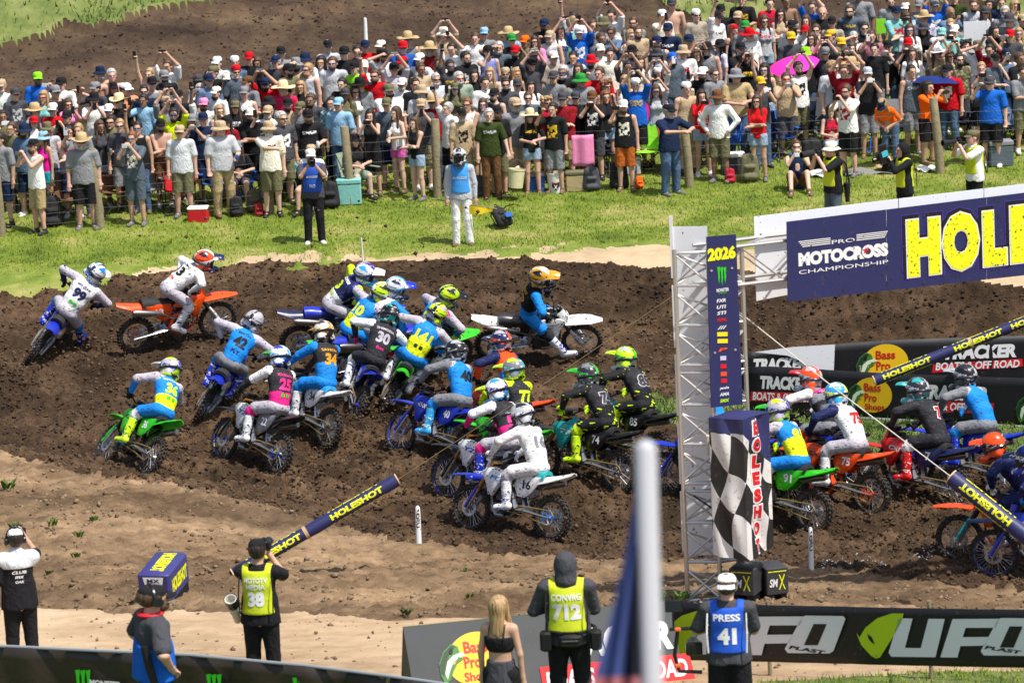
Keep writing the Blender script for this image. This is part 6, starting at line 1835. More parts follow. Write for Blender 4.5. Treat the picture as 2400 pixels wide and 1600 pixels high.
for (ref, px, py, yaw, lean, kb, ov, num, g, rl, bl) in RACE:
    M = place(ref, px, py, R(yaw), R(lean))
    c = dict(KB[kb]); c.update(ov)
    make_bike(M, c, bl, num)
    make_rider(M, g, rl)
# ------------------------------------------------------------------ trackside structures
class Plane:
    """vertical (or tilted) plane in the world; px() reads where a pixel of the photograph meets it"""
    def __init__(s, o, a, up=(0, 0, 1)):
        s.o = v3(*o); s.a = v3(*a) / np.linalg.norm(a); u = v3(*up); s.u = u / np.linalg.norm(u); s.n = np.cross(s.a, s.u)
    def px(s, x, y):
        d = ray(x, y); t = ((s.o - CPOS) @ s.n) / (d @ s.n); p = CPOS + d * t - s.o
        return np.array([p @ s.a, p @ s.u])
    def at(s, u, h, off=0.0): return s.o + s.a * u + s.u * h + s.n * off
    def poly(s, mb, pts, off, pix=True):
        q = [s.px(*p) if pix else p for p in pts]
        ar = sum(q[i][0] * q[(i + 1) % len(q)][1] - q[(i + 1) % len(q)][0] * q[i][1] for i in range(len(q)))
        if ar < 0: q = q[::-1]
        mb.add([s.at(c[0], c[1], off) for c in q], [list(range(len(q)))])
    def text(s, mb, t, x0, x1, yb, yt, off, bold=0.03, shear=0.0, space=1.0, flip=False):
        """text between pixel columns x0..x1, base row yb and top row yt at the middle column"""
        xm = (x0 + x1) / 2
        c = (s.px(xm, yb) + s.px(xm, yt)) / 2; w = s.px(x1, yb)[0] - s.px(x0, yb)[0]; h = s.px(xm, yt)[1] - s.px(xm, yb)[1]
        V, F = fit_text(t, w, h, bold, shear, space)
        if flip: V = V * [-1, -1, 1]
        mb.add([s.at(c[0] + v[0], c[1] + v[1], off) for v in V], F)
    def slab(s, mb, pts, th, off=0.0, pix=True):
        q = [s.px(*p) if pix else p for p in pts]; n = len(q)
        ar = sum(q[i][0] * q[(i + 1) % n][1] - q[(i + 1) % n][0] * q[i][1] for i in range(n))
        if ar < 0: q = q[::-1]
        mb.add([s.at(c[0], c[1], off) for c in q] + [s.at(c[0], c[1], off - th) for c in q], [list(range(n)), list(range(2 * n - 1, n - 1, -1))] + [[i, n + i, n + (i + 1) % n, (i + 1) % n] for i in range(n)])
M_ALU = mat('truss_aluminium', (0.62, 0.60, 0.57), 0.38, 0.75, var=0.1, vscale=12)
M_NAVY = mat('banner_navy', hexc('2a2d5c'), 0.5, var=0.06, vscale=3, dirt=0.12)
M_WHITE = mat('banner_white', hexc('e9ebf0'), 0.45, var=0.03, vscale=3, dirt=0.05)
M_YEL = mat('print_banner_yellow', hexc('e8ea1c'), 0.5, dirt=0.22)
M_PWHITE = mat('print_white', hexc('eef0f4'), 0.5); M_PBLK = mat('print_black', hexc('17161c'), 0.5); M_PRED = mat('print_red', hexc('d41f2c'), 0.5); M_PGRN = mat('print_green', hexc('6fdc1c'), 0.5)
M_PPUR = mat('print_purple', hexc('4b2f9e'), 0.5)
M_WOOD = mat('post_wood', hexc('8a7f63'), 0.9, var=0.30, vscale=9, bump=0.6, bscale=30)
M_WIRE = mat('fence_wire', (0.16, 0.16, 0.16), 0.6, 0.5)

# ---- wire fence
fence = thing('wire_fence', 'wire fence on round wooden posts in front of the spectators', 'fence', on_ground(1025, 462))
fpos = []
for (bx, by, tx, ty) in ((-190, 572, -200, 395), (4, 556, -8, 380), (236, 537, 218, 352), (633, 503, 621, 315), (823, 480, 808, 297), (1025, 462, 1020, 280), (1617, 440, 1600, 272), (2205, 407, 2183, 228), (2600, 385, 2580, 215)):
    p = on_ground(bx, by); lx = (tx - (bx - (by - ty) * TR)) / 122.0
    top = p + Vector((lx, prr.uniform(-0.05, 0.05), (by - ty) / 121.0))
    b = MB(); pts = [p + Vector((0, 0, -0.2)), p + (top - p) * 0.4 + Vector((0.008, 0, 0)), top - (top - p) * 0.01, top]
    b.tube([q - fence.location for q in pts], [0.092, 0.086, 0.080, 0.07], 12)
    b.obj('post', M_WOOD, fence); fpos.append((p, top))
for k, hh in enumerate((0.22, 0.42, 0.62, 0.82, 1.02, 1.2)):
    b = MB(); pts = []
    for i in range(len(fpos)):
        p, tp = fpos[i]; q = p + (tp - p).normalized() * hh + Vector((0, -0.085, 0))
        if pts:
            q0 = pts[-1]; pts += [q0.lerp(q, 0.33) - Vector((0, 0, 0.03)), q0.lerp(q, 0.66) - Vector((0, 0, 0.03))]
        pts.append(q)
    b.tube([q - fence.location for q in pts], 0.0018, 4, False); b.obj('wire', M_WIRE, fence)
b = MB()
for i in range(len(fpos) - 1):
    (p, tp), (p2, tp2) = fpos[i], fpos[i + 1]; n = int((p2 - p).length / 0.33)
    for j in range(1, n):
        q = p.lerp(p2, j / n) + Vector((0, -0.085, 0)); b.tube([q + Vector((0, 0, 0.2)) - fence.location, q + Vector((0, 0, 1.2)) - fence.location], 0.0011, 3, False)
tag(b.obj('mesh_wires', M_WIRE, fence), kind='stuff')

# ---- holeshot arch: triangular truss tower, sponsor board, beam, banner
AA = R(21.6); a_dir = v3(math.cos(AA), math.sin(AA), 0)
L1 = np.array(on_ground(1612, 1398)); d12 = v3(math.cos(R(-12)), math.sin(R(-12)), 0)
L2 = L1 + d12 * 0.43; L3 = L2 + a_dir * 0.47; L1[2] = L2[2] = L3[2] = L1[2] - 0.1
hh = 3.0
while project(L1 + v3(0, 0, hh))[1] > 588: hh += 0.02
TH = hh
tower = thing('truss_tower', 'aluminium truss tower carrying the near end of the arch', 'truss tower', L1)
TO = Vector(L1)
def tpt(q, z): return Vector((q[0], q[1], L1[2] + z)) - TO
for q in (L1, L2, L3):
    b = MB(); b.tube([tpt(q, 0), tpt(q, TH)], 0.030, 10); b.obj('rail', M_ALU, tower)
nseg = 9; sg = TH / nseg
for (p, q) in ((L1, L2), (L2, L3), (L3, L1)):
    for k in range(nseg):
        b = MB(); b.tube([tpt(p, k * sg + 0.05), tpt(q, k * sg + 0.05)], 0.020, 6); b.tube([tpt(p, k * sg + sg - 0.05), tpt(q, k * sg + sg - 0.05)], 0.014, 6) if k % 3 == 2 else None
        b.obj('rung', M_ALU, tower)
        b = MB(); b.tube([tpt(p, k * sg + 0.08), tpt(q, k * sg + sg - 0.06)], 0.016, 6); b.obj('brace', M_ALU, tower)
        b = MB(); b.tube([tpt(q, k * sg + 0.08) , tpt(p, k * sg + sg - 0.06)], 0.016, 6); b.obj('brace', M_ALU, tower)
b = MB()
pb = Plane(L1 + d12 * 0.03 + v3(-0.02, 0.42, 0), d12); pb.slab(b, [(-0.02, 0.55), (0.44, 0.55), (0.44, TH + 0.22), (-0.02, TH + 0.22)], 0.012, 0, False)
for i in range(5): pb.slab(b, [(-0.04, 0.6 + i * 0.9), (0.0, 0.6 + i * 0.9), (0.0, 1.4 + i * 0.9), (-0.04, 1.4 + i * 0.9)], 0.03, 0.02, False)
ob = b.obj('back_board', M_WHITE, None); tag(ob, 'white board standing behind the near truss tower', 'board')
PB = Plane(L2 + v3(0.02, -0.06, 0), a_dir)
sb = thing('sponsor_board', 'tall navy board with 2026 in yellow on the truss tower', 'sign', Vector(PB.at(0, 0)))
def pobj(pl_fn, name, m, parent, smooth=False):
    b = MB(); pl_fn(b)
    if parent: b.v = [tuple(Vector(v) - parent.location) for v in b.v]
    return b.obj(name, m, parent, smooth)
BRD = [(1656, 555), (1725, 549), (1741, 947), (1667, 955)]
pobj(lambda b: PB.slab(b, BRD, 0.015, 0), 'panel', M_NAVY, sb)
pobj(lambda b: PB.text(b, '2026', 1658, 1724, 609, 578, 0.006, 0.06), 'lettering', M_YEL, sb)
def claws(b, pl, x, y0, y1, w, kk=None):
    for k, (dx, l) in enumerate(((-1, 0.9), (0, 1.0), (1, 0.88))):
        if kk is not None and k != kk: continue
        cx = x + dx * w * 0.36; yb = y0 + (y1 - y0) * l
        pl.poly(b, [(cx - w * 0.17, y0 + (1.5 if k else 0)), (cx + w * 0.17, y0 - 1), (cx + w * 0.12, y0 + (yb - y0) * 0.35), (cx + w * 0.16, y0 + (yb - y0) * 0.55), (cx + w * 0.05, yb), (cx - w * 0.03, y0 + (yb - y0) * 0.75), (cx - w * 0.08, y0 + (yb - y0) * 0.3)], 0.006)
for kk in range(3): pobj(lambda b: claws(b, PB, 1691, 626, 669, 20, kk), 'emblem', M_PGRN, sb)
pobj(lambda b: PB.text(b, 'MONSTER', 1679, 1708, 683, 675, 0.006, 0.03), 'lettering', M_PWHITE, sb)
pobj(lambda b: PB.text(b, 'ENERGY', 1684, 1704, 687.5, 684.5, 0.006, 0.02), 'lettering', M_PGRN, sb)
logos = [(704, 'w', 'FXR'), (719, 'w', 'UTI'), (733, 'w', 'STI'), (749, 'r', 'PRIMAL'), (767, 'w', '///'), (783, 'y', ''), (799, 'y', ''), (819, 'o', 'P'), (839, 'c', ''), (858, 'r', ''), (876, 'o', ''), (892, 'r', ''), (909, 'w', 'yamaha'), (923, 'w', 'AMA'), (938, 'g', 'SMX')]
lm = {'w': M_PWHITE, 'r': M_PRED, 'y': mat('print_logo_yellow', hexc('f0de20'), 0.5), 'o': mat('print_orange', hexc('f0621c'), 0.5), 'g': mat('print_lime', hexc('c6dc3c'), 0.5), 'c': mat('print_pale', hexc('c9c4dc'), 0.5)}
for (y, c, t) in logos:
    xc = 1690 + (y - 704) * 0.034
    if t: pobj(lambda b: PB.text(b, t, xc - 11, xc + 11, y + 4, y - 4, 0.006, 0.03, 0.2), 'lettering', lm[c], sb)
    else: pobj(lambda b: PB.poly(b, [(xc - (12 if c == 'y' else 7), y - 5), (xc + (12 if c == 'y' else 7), y - 5.5), (xc + (12 if c == 'y' else 7), y + 4.5), (xc - (12 if c == 'y' else 7), y + 5)], 0.006), 'emblem', lm[c], sb)
for (x, y) in ((1667, 634), (1715, 628), (1675, 826), (1723, 819)): pobj(lambda b: PB.poly(b, ellipse(x, y, 3, 3, 8), 0.008), 'bolt', M_ALU, sb)

# beam
beam = thing('arch_beam', 'horizontal truss beam spanning the track between tower and banner', 'truss beam', Vector(L3))
u0, h1 = PB.px(1735, 578); h0 = PB.px(1738, 668)[1]; UE = 16.0
for (h, dz) in ((h1, 0.0), (h0, 0.0), (h1, 0.44), (h0, 0.44)):
    b = MB(); b.tube([Vector(PB.at(u0 - 0.45, h, -dz - 0.03)) - Vector(L3), Vector(PB.at(UE, h, -dz - 0.03)) - Vector(L3)], 0.026, 8); b.obj('chord', M_ALU, beam)
nb = 26
for k in range(nb):
    ua, ub = u0 + (UE - u0) * k / nb, u0 + (UE - u0) * (k + 1) / nb
    for dz in (0.0, 0.44):
        b = MB(); A_, B_ = (h0, h1) if k % 2 else (h1, h0)
        b.tube([Vector(PB.at(ua, A_, -dz - 0.03)) - Vector(L3), Vector(PB.at(ub, B_, -dz - 0.03)) - Vector(L3)], 0.013, 6); b.obj('brace', M_ALU, beam)
    b = MB(); b.tube([Vector(PB.at(ua, h1, -0.03)) - Vector(L3), Vector(PB.at(ub, h1, -0.47)) - Vector(L3)], 0.013, 6); b.obj('brace', M_ALU, beam)
# white backing boards behind the beam, banner in front
PW = Plane(PB.at(0, 0, -0.55), a_dir); PN = Plane(PB.at(0, 0, 0.05), a_dir)
wb = thing('backing_board', 'row of white boards fixed behind the arch banner', 'board', Vector(PW.at(1, 3)))
pobj(lambda b: PW.slab(b, [(1767, 508), (2105, 466), (2105, 640), (1773, 705)], 0.012), 'panel', M_WHITE, wb)
for k in range(5):
    x0 = 2107 + k * 200
    pobj(lambda b: PW.slab(b, [(x0, 466 - (x0 - 2105) * 0.118), (x0 + 198, 466 - (x0 + 198 - 2105) * 0.118), (x0 + 198, 640 - (x0 - 2105) * 0.11), (x0, 650 - (x0 - 2105) * 0.11)], 0.012), 'panel', M_WHITE, wb)
ban = thing('arch_banner', 'navy HOLESHOT banner with large yellow letters above the track', 'banner', Vector(PN.at(2, 3)))
def TB(x): return 520 - (x - 1843) * 0.1222
def BB(x): return 706 - (x - 1850) * 0.1105
edges = [1843, 2078, 2313, 2560, 2800, 3040]
for e0, e1 in zip(edges, edges[1:]):
    pobj(lambda b: PN.slab(b, [(e0 + 0.7, TB(e0)), (e1 - 0.7, TB(e1)), (e1 - 0.7, BB(e1)), (e0 + 0.7 + (3 if e0 == 1843 else 0), BB(e0))], 0.012), 'banner_panel', M_NAVY, ban)
def btext(t, x0, x1, yb, yt, m, bold, sh=0.0, off=0.006): pobj(lambda b: PN.text(b, t, x0, x1, yb, yt, off, bold, sh), 'lettering', m, ban)
# slope-corrected rows: rows given at the middle of each word
btext('PRO', 1949, 2003, 569, 560, M_PWHITE, 0.0)
btext('MOTOCROSS', 1871, 2082, 612, 580, M_PWHITE, 0.07)
btext('CHAMPIONSHIP', 1872, 2082, 630, 621, M_PWHITE, 0.0)
def bars(b, side, k):
    for (x0, x1) in (((1871, 1946), (2007, 2080))[side],):
        if 1:
            xa = x0 + k * 3 * (1 if x0 < 1900 else 0); xb = x1 - (0 if x0 < 1900 else k * 2)
            f = lambda x: 577.5 - (x - 1871) * 0.118 - 12 + k * 4.2
            PN.poly(b, [(xa, f(xa)), (xb, f(xb)), (xb, f(xb) + 2.1), (xa, f(xa) + 2.1)], 0.006)
for q_ in range(8): pobj(lambda b: bars(b, q_ // 4, q_ % 4), 'emblem', M_PWHITE, ban)
def star(b): PN.poly(b, [(2029 + (9 if i % 2 == 0 else 3.8) * math.sin(i * math.pi / 5), 587 - (9 if i % 2 == 0 else 3.8) * math.cos(i * math.pi / 5)) for i in range(10)], 0.010)
pobj(star, 'emblem', M_PRED, ban)
for ch_, x0, x1, yb, yt in (('H', 2126, 2203, 645, 512), ('O', 2209, 2294, 634, 497), ('L', 2304, 2358, 622, 493), ('E', 2368, 2430, 614, 480), ('S', 2445, 2520, 603, 470), ('H', 2530, 2607, 595, 462), ('O', 2615, 2700, 585, 448), ('T', 2708, 2780, 575, 442)):
    w = x1 - x0
    pobj(lambda b: PN.text(b, ch_, x0 - 13, x1 + 9, yb + 8, yt - 14, 0.004, 0.13), 'letter_shadow', M_PPUR, ban)
    pobj(lambda b: PN.text(b, ch_, x0 - 11, x1 + 7, yb + 6, yt - 12, 0.006, 0.12), 'letter_shadow', M_PBLK, ban)
    pobj(lambda b: PN.text(b, ch_, x0 - 3, x1 + 3, yb + 3, yt - 3, 0.009, 0.10), 'letter_outline', M_PWHITE, ban)
    pobj(lambda b: PN.text(b, ch_, x0, x1, yb, yt, 0.012, 0.085), 'lettering', M_YEL, ban)
def spat(b):
    for i in range(230):
        x = prr.triangular(1850, 2420, 2330); y = prr.uniform(TB(x) + 2, BB(x) - 4); r = prr.choice((0.7, 0.9, 1.2, 1.8, 2.4)) * 0.9
        PN.poly(b, [(x + r * prr.uniform(0.6, 1.3) * math.cos(k), y + r * prr.uniform(0.6, 1.3) * math.sin(k)) for k in (0, 1.05, 2.1, 3.14, 4.2, 5.2)], 0.016)
tag(pobj(spat, 'mud_spatter', M_CLOD_D, ban), kind='stuff')

# ---- checkered padding round the tower foot
def checker_mat(name):
    m = bpy.data.materials.new(name); m.use_nodes = True; nt = m.node_tree; N = nt.nodes.new; L = nt.links.new; b = nt.nodes['Principled BSDF']; b.inputs['Roughness'].default_value = 0.45
    uv = N('ShaderNodeUVMap'); sx = N('ShaderNodeSeparateXYZ'); L(uv.outputs[0], sx.inputs[0])
    def M(op, a, b2=None):
        k = N('ShaderNodeMath'); k.operation = op
        for i, q in enumerate((a, b2)):
            if q is None: continue
            if isinstance(q, (int, float)): k.inputs[i].default_value = q
            else: L(q, k.inputs[i])
        return k.outputs[0]
    u, v = sx.outputs[0], sx.outputs[1]
    w = M('ADD', M('MULTIPLY', v, 3.7), M('ADD', M('MULTIPLY', u, 2.2), M('MULTIPLY', M('SINE', M('MULTIPLY', u, 9.0)), 0.18))); uu = M('ADD', M('MULTIPLY', u, 3.5), M('ADD', M('MULTIPLY', v, -1.2), M('MULTIPLY', M('SINE', M('MULTIPLY', v, 7.0)), 0.22)))
    par = M('GREATER_THAN', M('ABSOLUTE', M('MODULO', M('ADD', M('FLOOR', M('ADD', uu, 6.0)), M('FLOOR', w)), 2.0)), 0.5)
    mx = N('ShaderNodeMix'); mx.data_type = 'RGBA'; L(par, mx.inputs[0]); mx.inputs[6].default_value = (0.72, 0.71, 0.69, 1); mx.inputs[7].default_value = (0.02, 0.02, 0.022, 1)
    top = M('GREATER_THAN', M('ADD', M('SUBTRACT', v, M('MULTIPLY', M('GREATER_THAN', u, 0.62), M('MULTIPLY', M('SUBTRACT', 1.0, u), -0.10))), M('MULTIPLY', M('MAXIMUM', M('SUBTRACT', u, 0.50), 0.0), 0.55)), 0.895)
    m2 = N('ShaderNodeMix'); m2.data_type = 'RGBA'; L(top, m2.inputs[0]); L(mx.outputs[2], m2.inputs[6]); m2.inputs[7].default_value = (*hexc('2c3060'), 1)
    tc = N('ShaderNodeTexCoord'); n = N('ShaderNodeTexNoise'); n.inputs['Scale'].default_value = 14; n.inputs['Detail'].default_value = 5; L(tc.outputs['Object'], n.inputs[0])
    rp = N('ShaderNodeValToRGB'); rp.color_ramp.elements[0].position = 0.60; rp.color_ramp.elements[1].position = 0.72; L(n.outputs[0], rp.inputs[0])
    m3 = N('ShaderNodeMix'); m3.data_type = 'RGBA'; L(M('MULTIPLY', rp.outputs[0], 0.55), m3.inputs[0]); L(m2.outputs[2], m3.inputs[6]); m3.inputs[7].default_value = (0.12, 0.09, 0.065, 1)
    L(m3.outputs[2], b.inputs['Base Color'])
    return m
c0 = np.array(at_depth(1736, 985, (L2 - CPOS) @ FWD - 0.55)); pl_ = L2 + v3(-0.10, -0.05, 0)
pad_top = PB.px(1736, 972)[1]
cl = v3(-0.42, 0.22, 0); cr = v3(0.36, 0.42, 0)
P_c = L2 + v3(0.33, -0.62, 0); P_l = P_c + cl; P_r = P_c + cr; P_b = P_l + cr
hz = 2.0
while project(np.array([P_c[0], P_c[1], L1[2] + hz]))[1] > 985: hz += 0.01
hb = 0.3
while project(np.array([P_c[0], P_c[1], L1[2] + hb]))[1] > 1316: hb += 0.01
pad = thing('checkered_pad', 'black and white checkered HOLESHOT padding round the tower foot', 'padding', Vector((P_c[0], P_c[1], L1[2] + hb)))
def padface(A, Bp, u_0, u_1, hA, hB):
    b = MB(); nu, nv = 14, 30; uvs = []
    A = v3(*A); Bp = v3(*Bp); nrm = np.cross(Bp - A, v3(0, 0, 1)); nrm = nrm / np.linalg.norm(nrm)
    def fn(u, v):
        lo_ = hA + (hB - hA) * u
        z = L1[2] + lo_ + (hz - lo_) * v
        k = (1 - v) ** 0.8
        wv = 0.028 * math.sin(u * 9 + v * 5) * math.sin(math.pi * u) + 0.02 * math.sin(v * 14 + u * 6) * math.sin(math.pi * u)
        p = A + (Bp - A) * u + nrm * (wv + 0.02 * k * math.sin(math.pi * u))
        return Vector((p[0], p[1], z)) - pad.location
    b.grid(fn, nu, nv)
    me = b.mesh('checkered_cloth', 'all'); ul = me.uv_layers.new(name='UVMap')
    co = [(u_0 + (u_1 - u_0) * (i / nu), j / nv) for j in range(nv + 1) for i in range(nu + 1)]
    for lp in me.loops: ul.data[lp.index].uv = co[lp.vertex_index]
    return obj('checkered_cloth', me, pad, None)
MCH = checker_mat('checkered_vinyl')
f1 = padface(P_l, P_c, 0.0, 0.5, hb + 0.06, hb); f1.data.materials.append(MCH)
f2 = padface(P_c, P_r, 0.5, 1.0, hb, hb + 0.09); f2.data.materials.append(MCH)
f3 = padface(P_r, P_b, 0.0, 0.5, hb + 0.09, hb + 0.06); f3.data.materials.append(MCH)
f4 = padface(P_b, P_l, 0.5, 1.0, hb + 0.06, hb + 0.06); f4.data.materials.append(MCH)
b = MB()
def topfn(u, v):
    p = v3(*P_l) + (P_c - P_l) * u + (P_b - P_l) * v; return Vector((p[0], p[1], L1[2] + hz + 0.05 * math.sin(math.pi * u) * math.sin(math.pi * v) + 0.0)) - pad.location
b.grid(topfn, 8, 8); b.obj('top_cover', M_NAVY, pad, 'all')
t1 = BVHTree.FromPolygons([v.co[:] for v in f2.data.vertices], [list(p.vertices) for p in f2.data.polygons])
crn = cr / np.linalg.norm(cr)
for i, ch_ in enumerate('HOLESHOT'):
    zc = hz - 0.14 - i * (hz - hb - 0.26) / 7.2
    o_ = Vector(P_c + cr * 0.40) - pad.location; o_.z = L1[2] + zc - pad.location.z
    for (w, h, bd, m_, of) in ((0.155, 0.215, 0.12, M_PWHITE, 0.006), (0.115, 0.17, 0.07, M_PRED, 0.010)):
        V, F = dense(*fit_text(ch_, w, h, bd), 0.035); add_lettering(f2, V, F, o_, crn, (0, 0, 1), m_, t1, of)
# control box and strap on the tower
b = MB(); b.box((0, 0, 0), (0.11, 0.07, 0.26), bev=0.012)
o_ = b.obj('control_box', mat('box_beige', hexc('c9c2b2'), 0.5), None, loc=Vector(L2) + Vector((-0.06, -0.05, 2.15 * TH / 4.7))); tag(o_, 'small beige box clamped to the truss tower', 'box')
b = MB(); b.tube([Vector(L1) + Vector((0.12, -0.07, 1.45)), Vector(L2) + Vector((0.02, -0.05, 1.22))], 0.026, 6, True, 0.35); tag(b.obj('strap', M_PBLK, None), 'black strap slung across the truss tower', 'strap')

# ---- black weights with SMX print
def smx_box(px, py, w, d, h, yaw, label):
    p = on_ground(px, py); t = thing('weight_box', label, 'box', p, yaw)
    b = MB(); b.box((0, 0, h / 2 + 0.10), (w, d, h), bev=0.015); b.obj('cover', mat('vinyl_black', hexc('38383c'), 0.55, var=0.3, vscale=5, dirt=0.35), t)
    b = MB()
    for s in (-1, 1): b.box((s * w * 0.3, 0, 0.05), (w * 0.25, d * 0.9, 0.12))
    b.obj('foot', M_PBLK, t)
    b = MB(); V, F = fit_text('SM', w * 0.38, h * 0.30, 0.03, 0.2); flat(b, V, F, (-w * 0.17, -d / 2, 0.10 + h * 0.45), (1, 0, 0), (0, 0, 1), 0.006); b.obj('lettering', M_PWHITE, t)
    b = MB(); V, F = fit_text('X', w * 0.30, h * 0.55, 0.0); flat(b, V, F, (w * 0.20, -d / 2, 0.10 + h * 0.47), (1, 0, 0), (0, 0, 1), 0.006)
    b.box((0, -d / 2 - 0.003, 0.10 + h * 0.86), (w * 0.8, 0.004, 0.012)); b.obj('emblem', M_YEL, t)
smx_box(1812, 1402, 0.30, 0.42, 0.36, R(14), 'black box with white SM and yellow X right of the tower foot')
smx_box(1752, 1404, 0.34, 0.42, 0.36, R(-22), 'black box with yellow X partly behind the tower foot')

# ---- guy wires with printed foam tubes
def foam_tube(A, B, r, label, seam=(0.5,), flip=False):
    A, B = Vector(A), Vector(B); L = (B - A).length; d = (B - A).normalized()
    t = thing('foam_tube', label, 'padding tube', A)
    b = MB(); n = 14; b.tube([d * (L * k / n) for k in range(n + 1)], [r * (1 + 0.04 * math.sin(k * 2.1)) for k in range(n + 1)], 14); b.obj('cover', M_NAVY, t)
    b = MB(); b.tube([d * -0.012, d * 0.004], r * 1.02, 14); b.tube([d * (L - 0.004), d * (L + 0.012)], r * 1.02, 14); b.obj('end_cap', mat('foam_end', hexc('d8b98a'), 0.8), t)
    for s in seam:
        b = MB(); b.tube([d * (L * s - 0.025), d * (L * s + 0.025)], r * 1.05, 14); b.obj('tape', mat('tape_tan', hexc('b79b74'), 0.7), t)
    toc = (Vector(CPOS) - (A + B) / 2); toc = (toc - d * toc.dot(d)).normalized(); up = d.cross(toc)
    if up.z < 0: up = -up
    ax = d if up.cross(toc).dot(d) > 0 else -d
    ax = up.cross(toc)
    nw = max(1, int(L / 0.95))
    for rot in (0.0, 1.55, -1.55):
        for k in range(nw):
            c = L * (k + 0.5) / nw
            if any(abs(c / L - s) < 0.05 for s in seam): c += 0.12
            V, F = fit_text('HOLESHOT', 0.80, r * 0.95, 0.05)
            if flip: V = V * [-1, -1, 1]
            V, F = dense(V, F, r * 0.4)
            vs = []
            for v in V:
                th_ = v[1] / r + rot
                vs.append(d * c + ax * float(v[0]) + (toc * math.cos(th_) + up * math.sin(th_)) * (r * 1.035))
            me = bpy.data.meshes.new('lettering'); me.from_pydata([tuple(q) for q in vs], [], F); obj('lettering', me, t, M_YEL)
    return t
def guy(A, B, label, r=0.006, m=None):
    b = MB(); A, B = Vector(A), Vector(B); b.tube([A, A.lerp(B, 0.5) - Vector((0, 0, 0.03)), B], r, 6); tag(b.obj('guy_wire', m or mat('cord', hexc('d8d3c8'), 0.7), None), label, 'wire')
DT = (L1 - CPOS) @ FWD
foam_tube(at_depth(2230, 1118, DT - 0.9), at_depth(2560, 1378, DT - 1.5), 0.105, 'HOLESHOT foam tube with upside-down print running off the frame edge', (0.9,), True)
guy(at_depth(1673, 684, DT - 0.15), at_depth(2232, 1119, DT - 0.9), 'pale guy wire from the truss tower down to the foam tube', 0.007)
g1 = on_ground(556, 1340); dA = (np.array(g1) - CPOS) @ FWD
foam_tube(at_depth(931, 1124, dA + 0.1), at_depth(548, 1345, dA - 0.1), 0.088, 'HOLESHOT foam tube on the guy wire behind the photographer numbered 38', (0.56,), False)
guy(at_depth(1655, 640, DT + 0.2), at_depth(930, 1125, dA + 0.1), 'thin tan guy wire crossing above the racing riders', 0.0045, mat('cord_tan', hexc('a08c68'), 0.8))
foam_tube(at_depth(2050, 892, 66.5), at_depth(2500, 715, 66.5), 0.085, 'HOLESHOT foam tube slanting up behind the front fishing banner', (0.5,), False)

# ---- anchor block cover
p = on_ground(366, 1412); t = thing('anchor_block', 'purple vinyl anchor block with yellow print on the dirt bank', 'block', p)
t.rotation_euler = (R(7), 0, R(-14))
b = MB(); b.box((0, 0.38, 0.20), (0.43, 0.80, 0.42), bev=0.03); b.obj('cover', mat('vinyl_purple', hexc('3c3c78'), 0.4, var=0.12, vscale=6, bump=0.5, bscale=7, dirt=0.1), t)
b = MB(); V, F = fit_text('HOLESHOT', 0.62, 0.19, 0.06); flat(b, V, F, (0.02, 0.38, 0.41), (0, -1, 0), (1, 0, 0), 0.005); flat(b, V, F, (0.215, 0.38, 0.2), (0, 1, 0), (0, 0, 1), 0.005); b.obj('lettering', M_YEL, t)
b = MB(); b.v, b.f, b.mi = [], [], []; polyflat(b, [(-0.14, 0.0), (-0.12, -0.10), (0.12, -0.10), (0.14, 0.0)], (0, -0.02, 0.36), (1, 0, 0), (0, 0, 1), 0.005); b.obj('emblem', M_PWHITE, t)
b = MB(); V, F = fit_text('MX', 0.17, 0.055, 0.04); flat(b, V, F, (0, -0.02, 0.31), (1, 0, 0), (0, 0, 1), 0.008); b.obj('lettering', mat('print_navy2', hexc('2a2d5c'), 0.5), t)
b = MB(); b.box((-0.0, 0.38, -0.06), (0.40, 0.76, 0.12)); b.obj('base', M_PBLK, t)

# ---- marker stakes
def stake(px, py, top, label, r=0.035, text=True):
    p = on_ground(px, py); h = 0.2
    lx = top[0] - (px - (py - top[1]) * TR); sc_ = project(p)[2]; lean = lx / (FPX / sc_)
    h = (py - top[1]) / (FPX / sc_) / 0.98
    t = thing('marker_stake', label, 'stake', p)
    tp = Vector((lean, 0, h)); b = MB(); b.tube([Vector((0, 0, -0.05)), tp * 0.08, tp * 0.1, tp * 0.85, tp * 0.97, tp], [r, r, r * 0.95, r * 0.85, r * 0.7, r * 0.3], 12); b.obj('tube', mat('stake_white', hexc('e6e6e6'), 0.45, dirt=0.08), t)
    if text:
        b = MB(); V, F = fit_text('UFO', h * 0.36, r * 1.3, 0.03, 0.2); vs = []
        for v in V:
            a = v[1] / r; vs.append(tp * (0.66 + v[0] / h) + Vector((math.sin(a) * r * 0.96, -math.cos(a) * r * 0.96, 0)))
        b.add(vs, F); polv = [tp * 0.88 + Vector((0.004 - r * 0.4, -r * 0.9, 0)), tp * 0.88 + Vector((r * 0.5, -r * 0.85, 0)), tp * 0.95 + Vector((r * 0.5, -r * 0.75, 0))]; b.add(polv, [[0, 1, 2]]); b.obj('lettering', M_PBLK, t)
stake(982, 1281, (979, 1184), 'white marker stake at the track edge below the white bike', 0.043)
stake(1902, 1340, (1898, 1234), 'white marker stake below the green bike, leaning', 0.036)
stake(851, 612, (847, 556), 'thin white stake at the far edge of the track', 0.014, False)
stake(858, 104, (856, 43), 'white stake on the slope behind the spectators', 0.045, False)

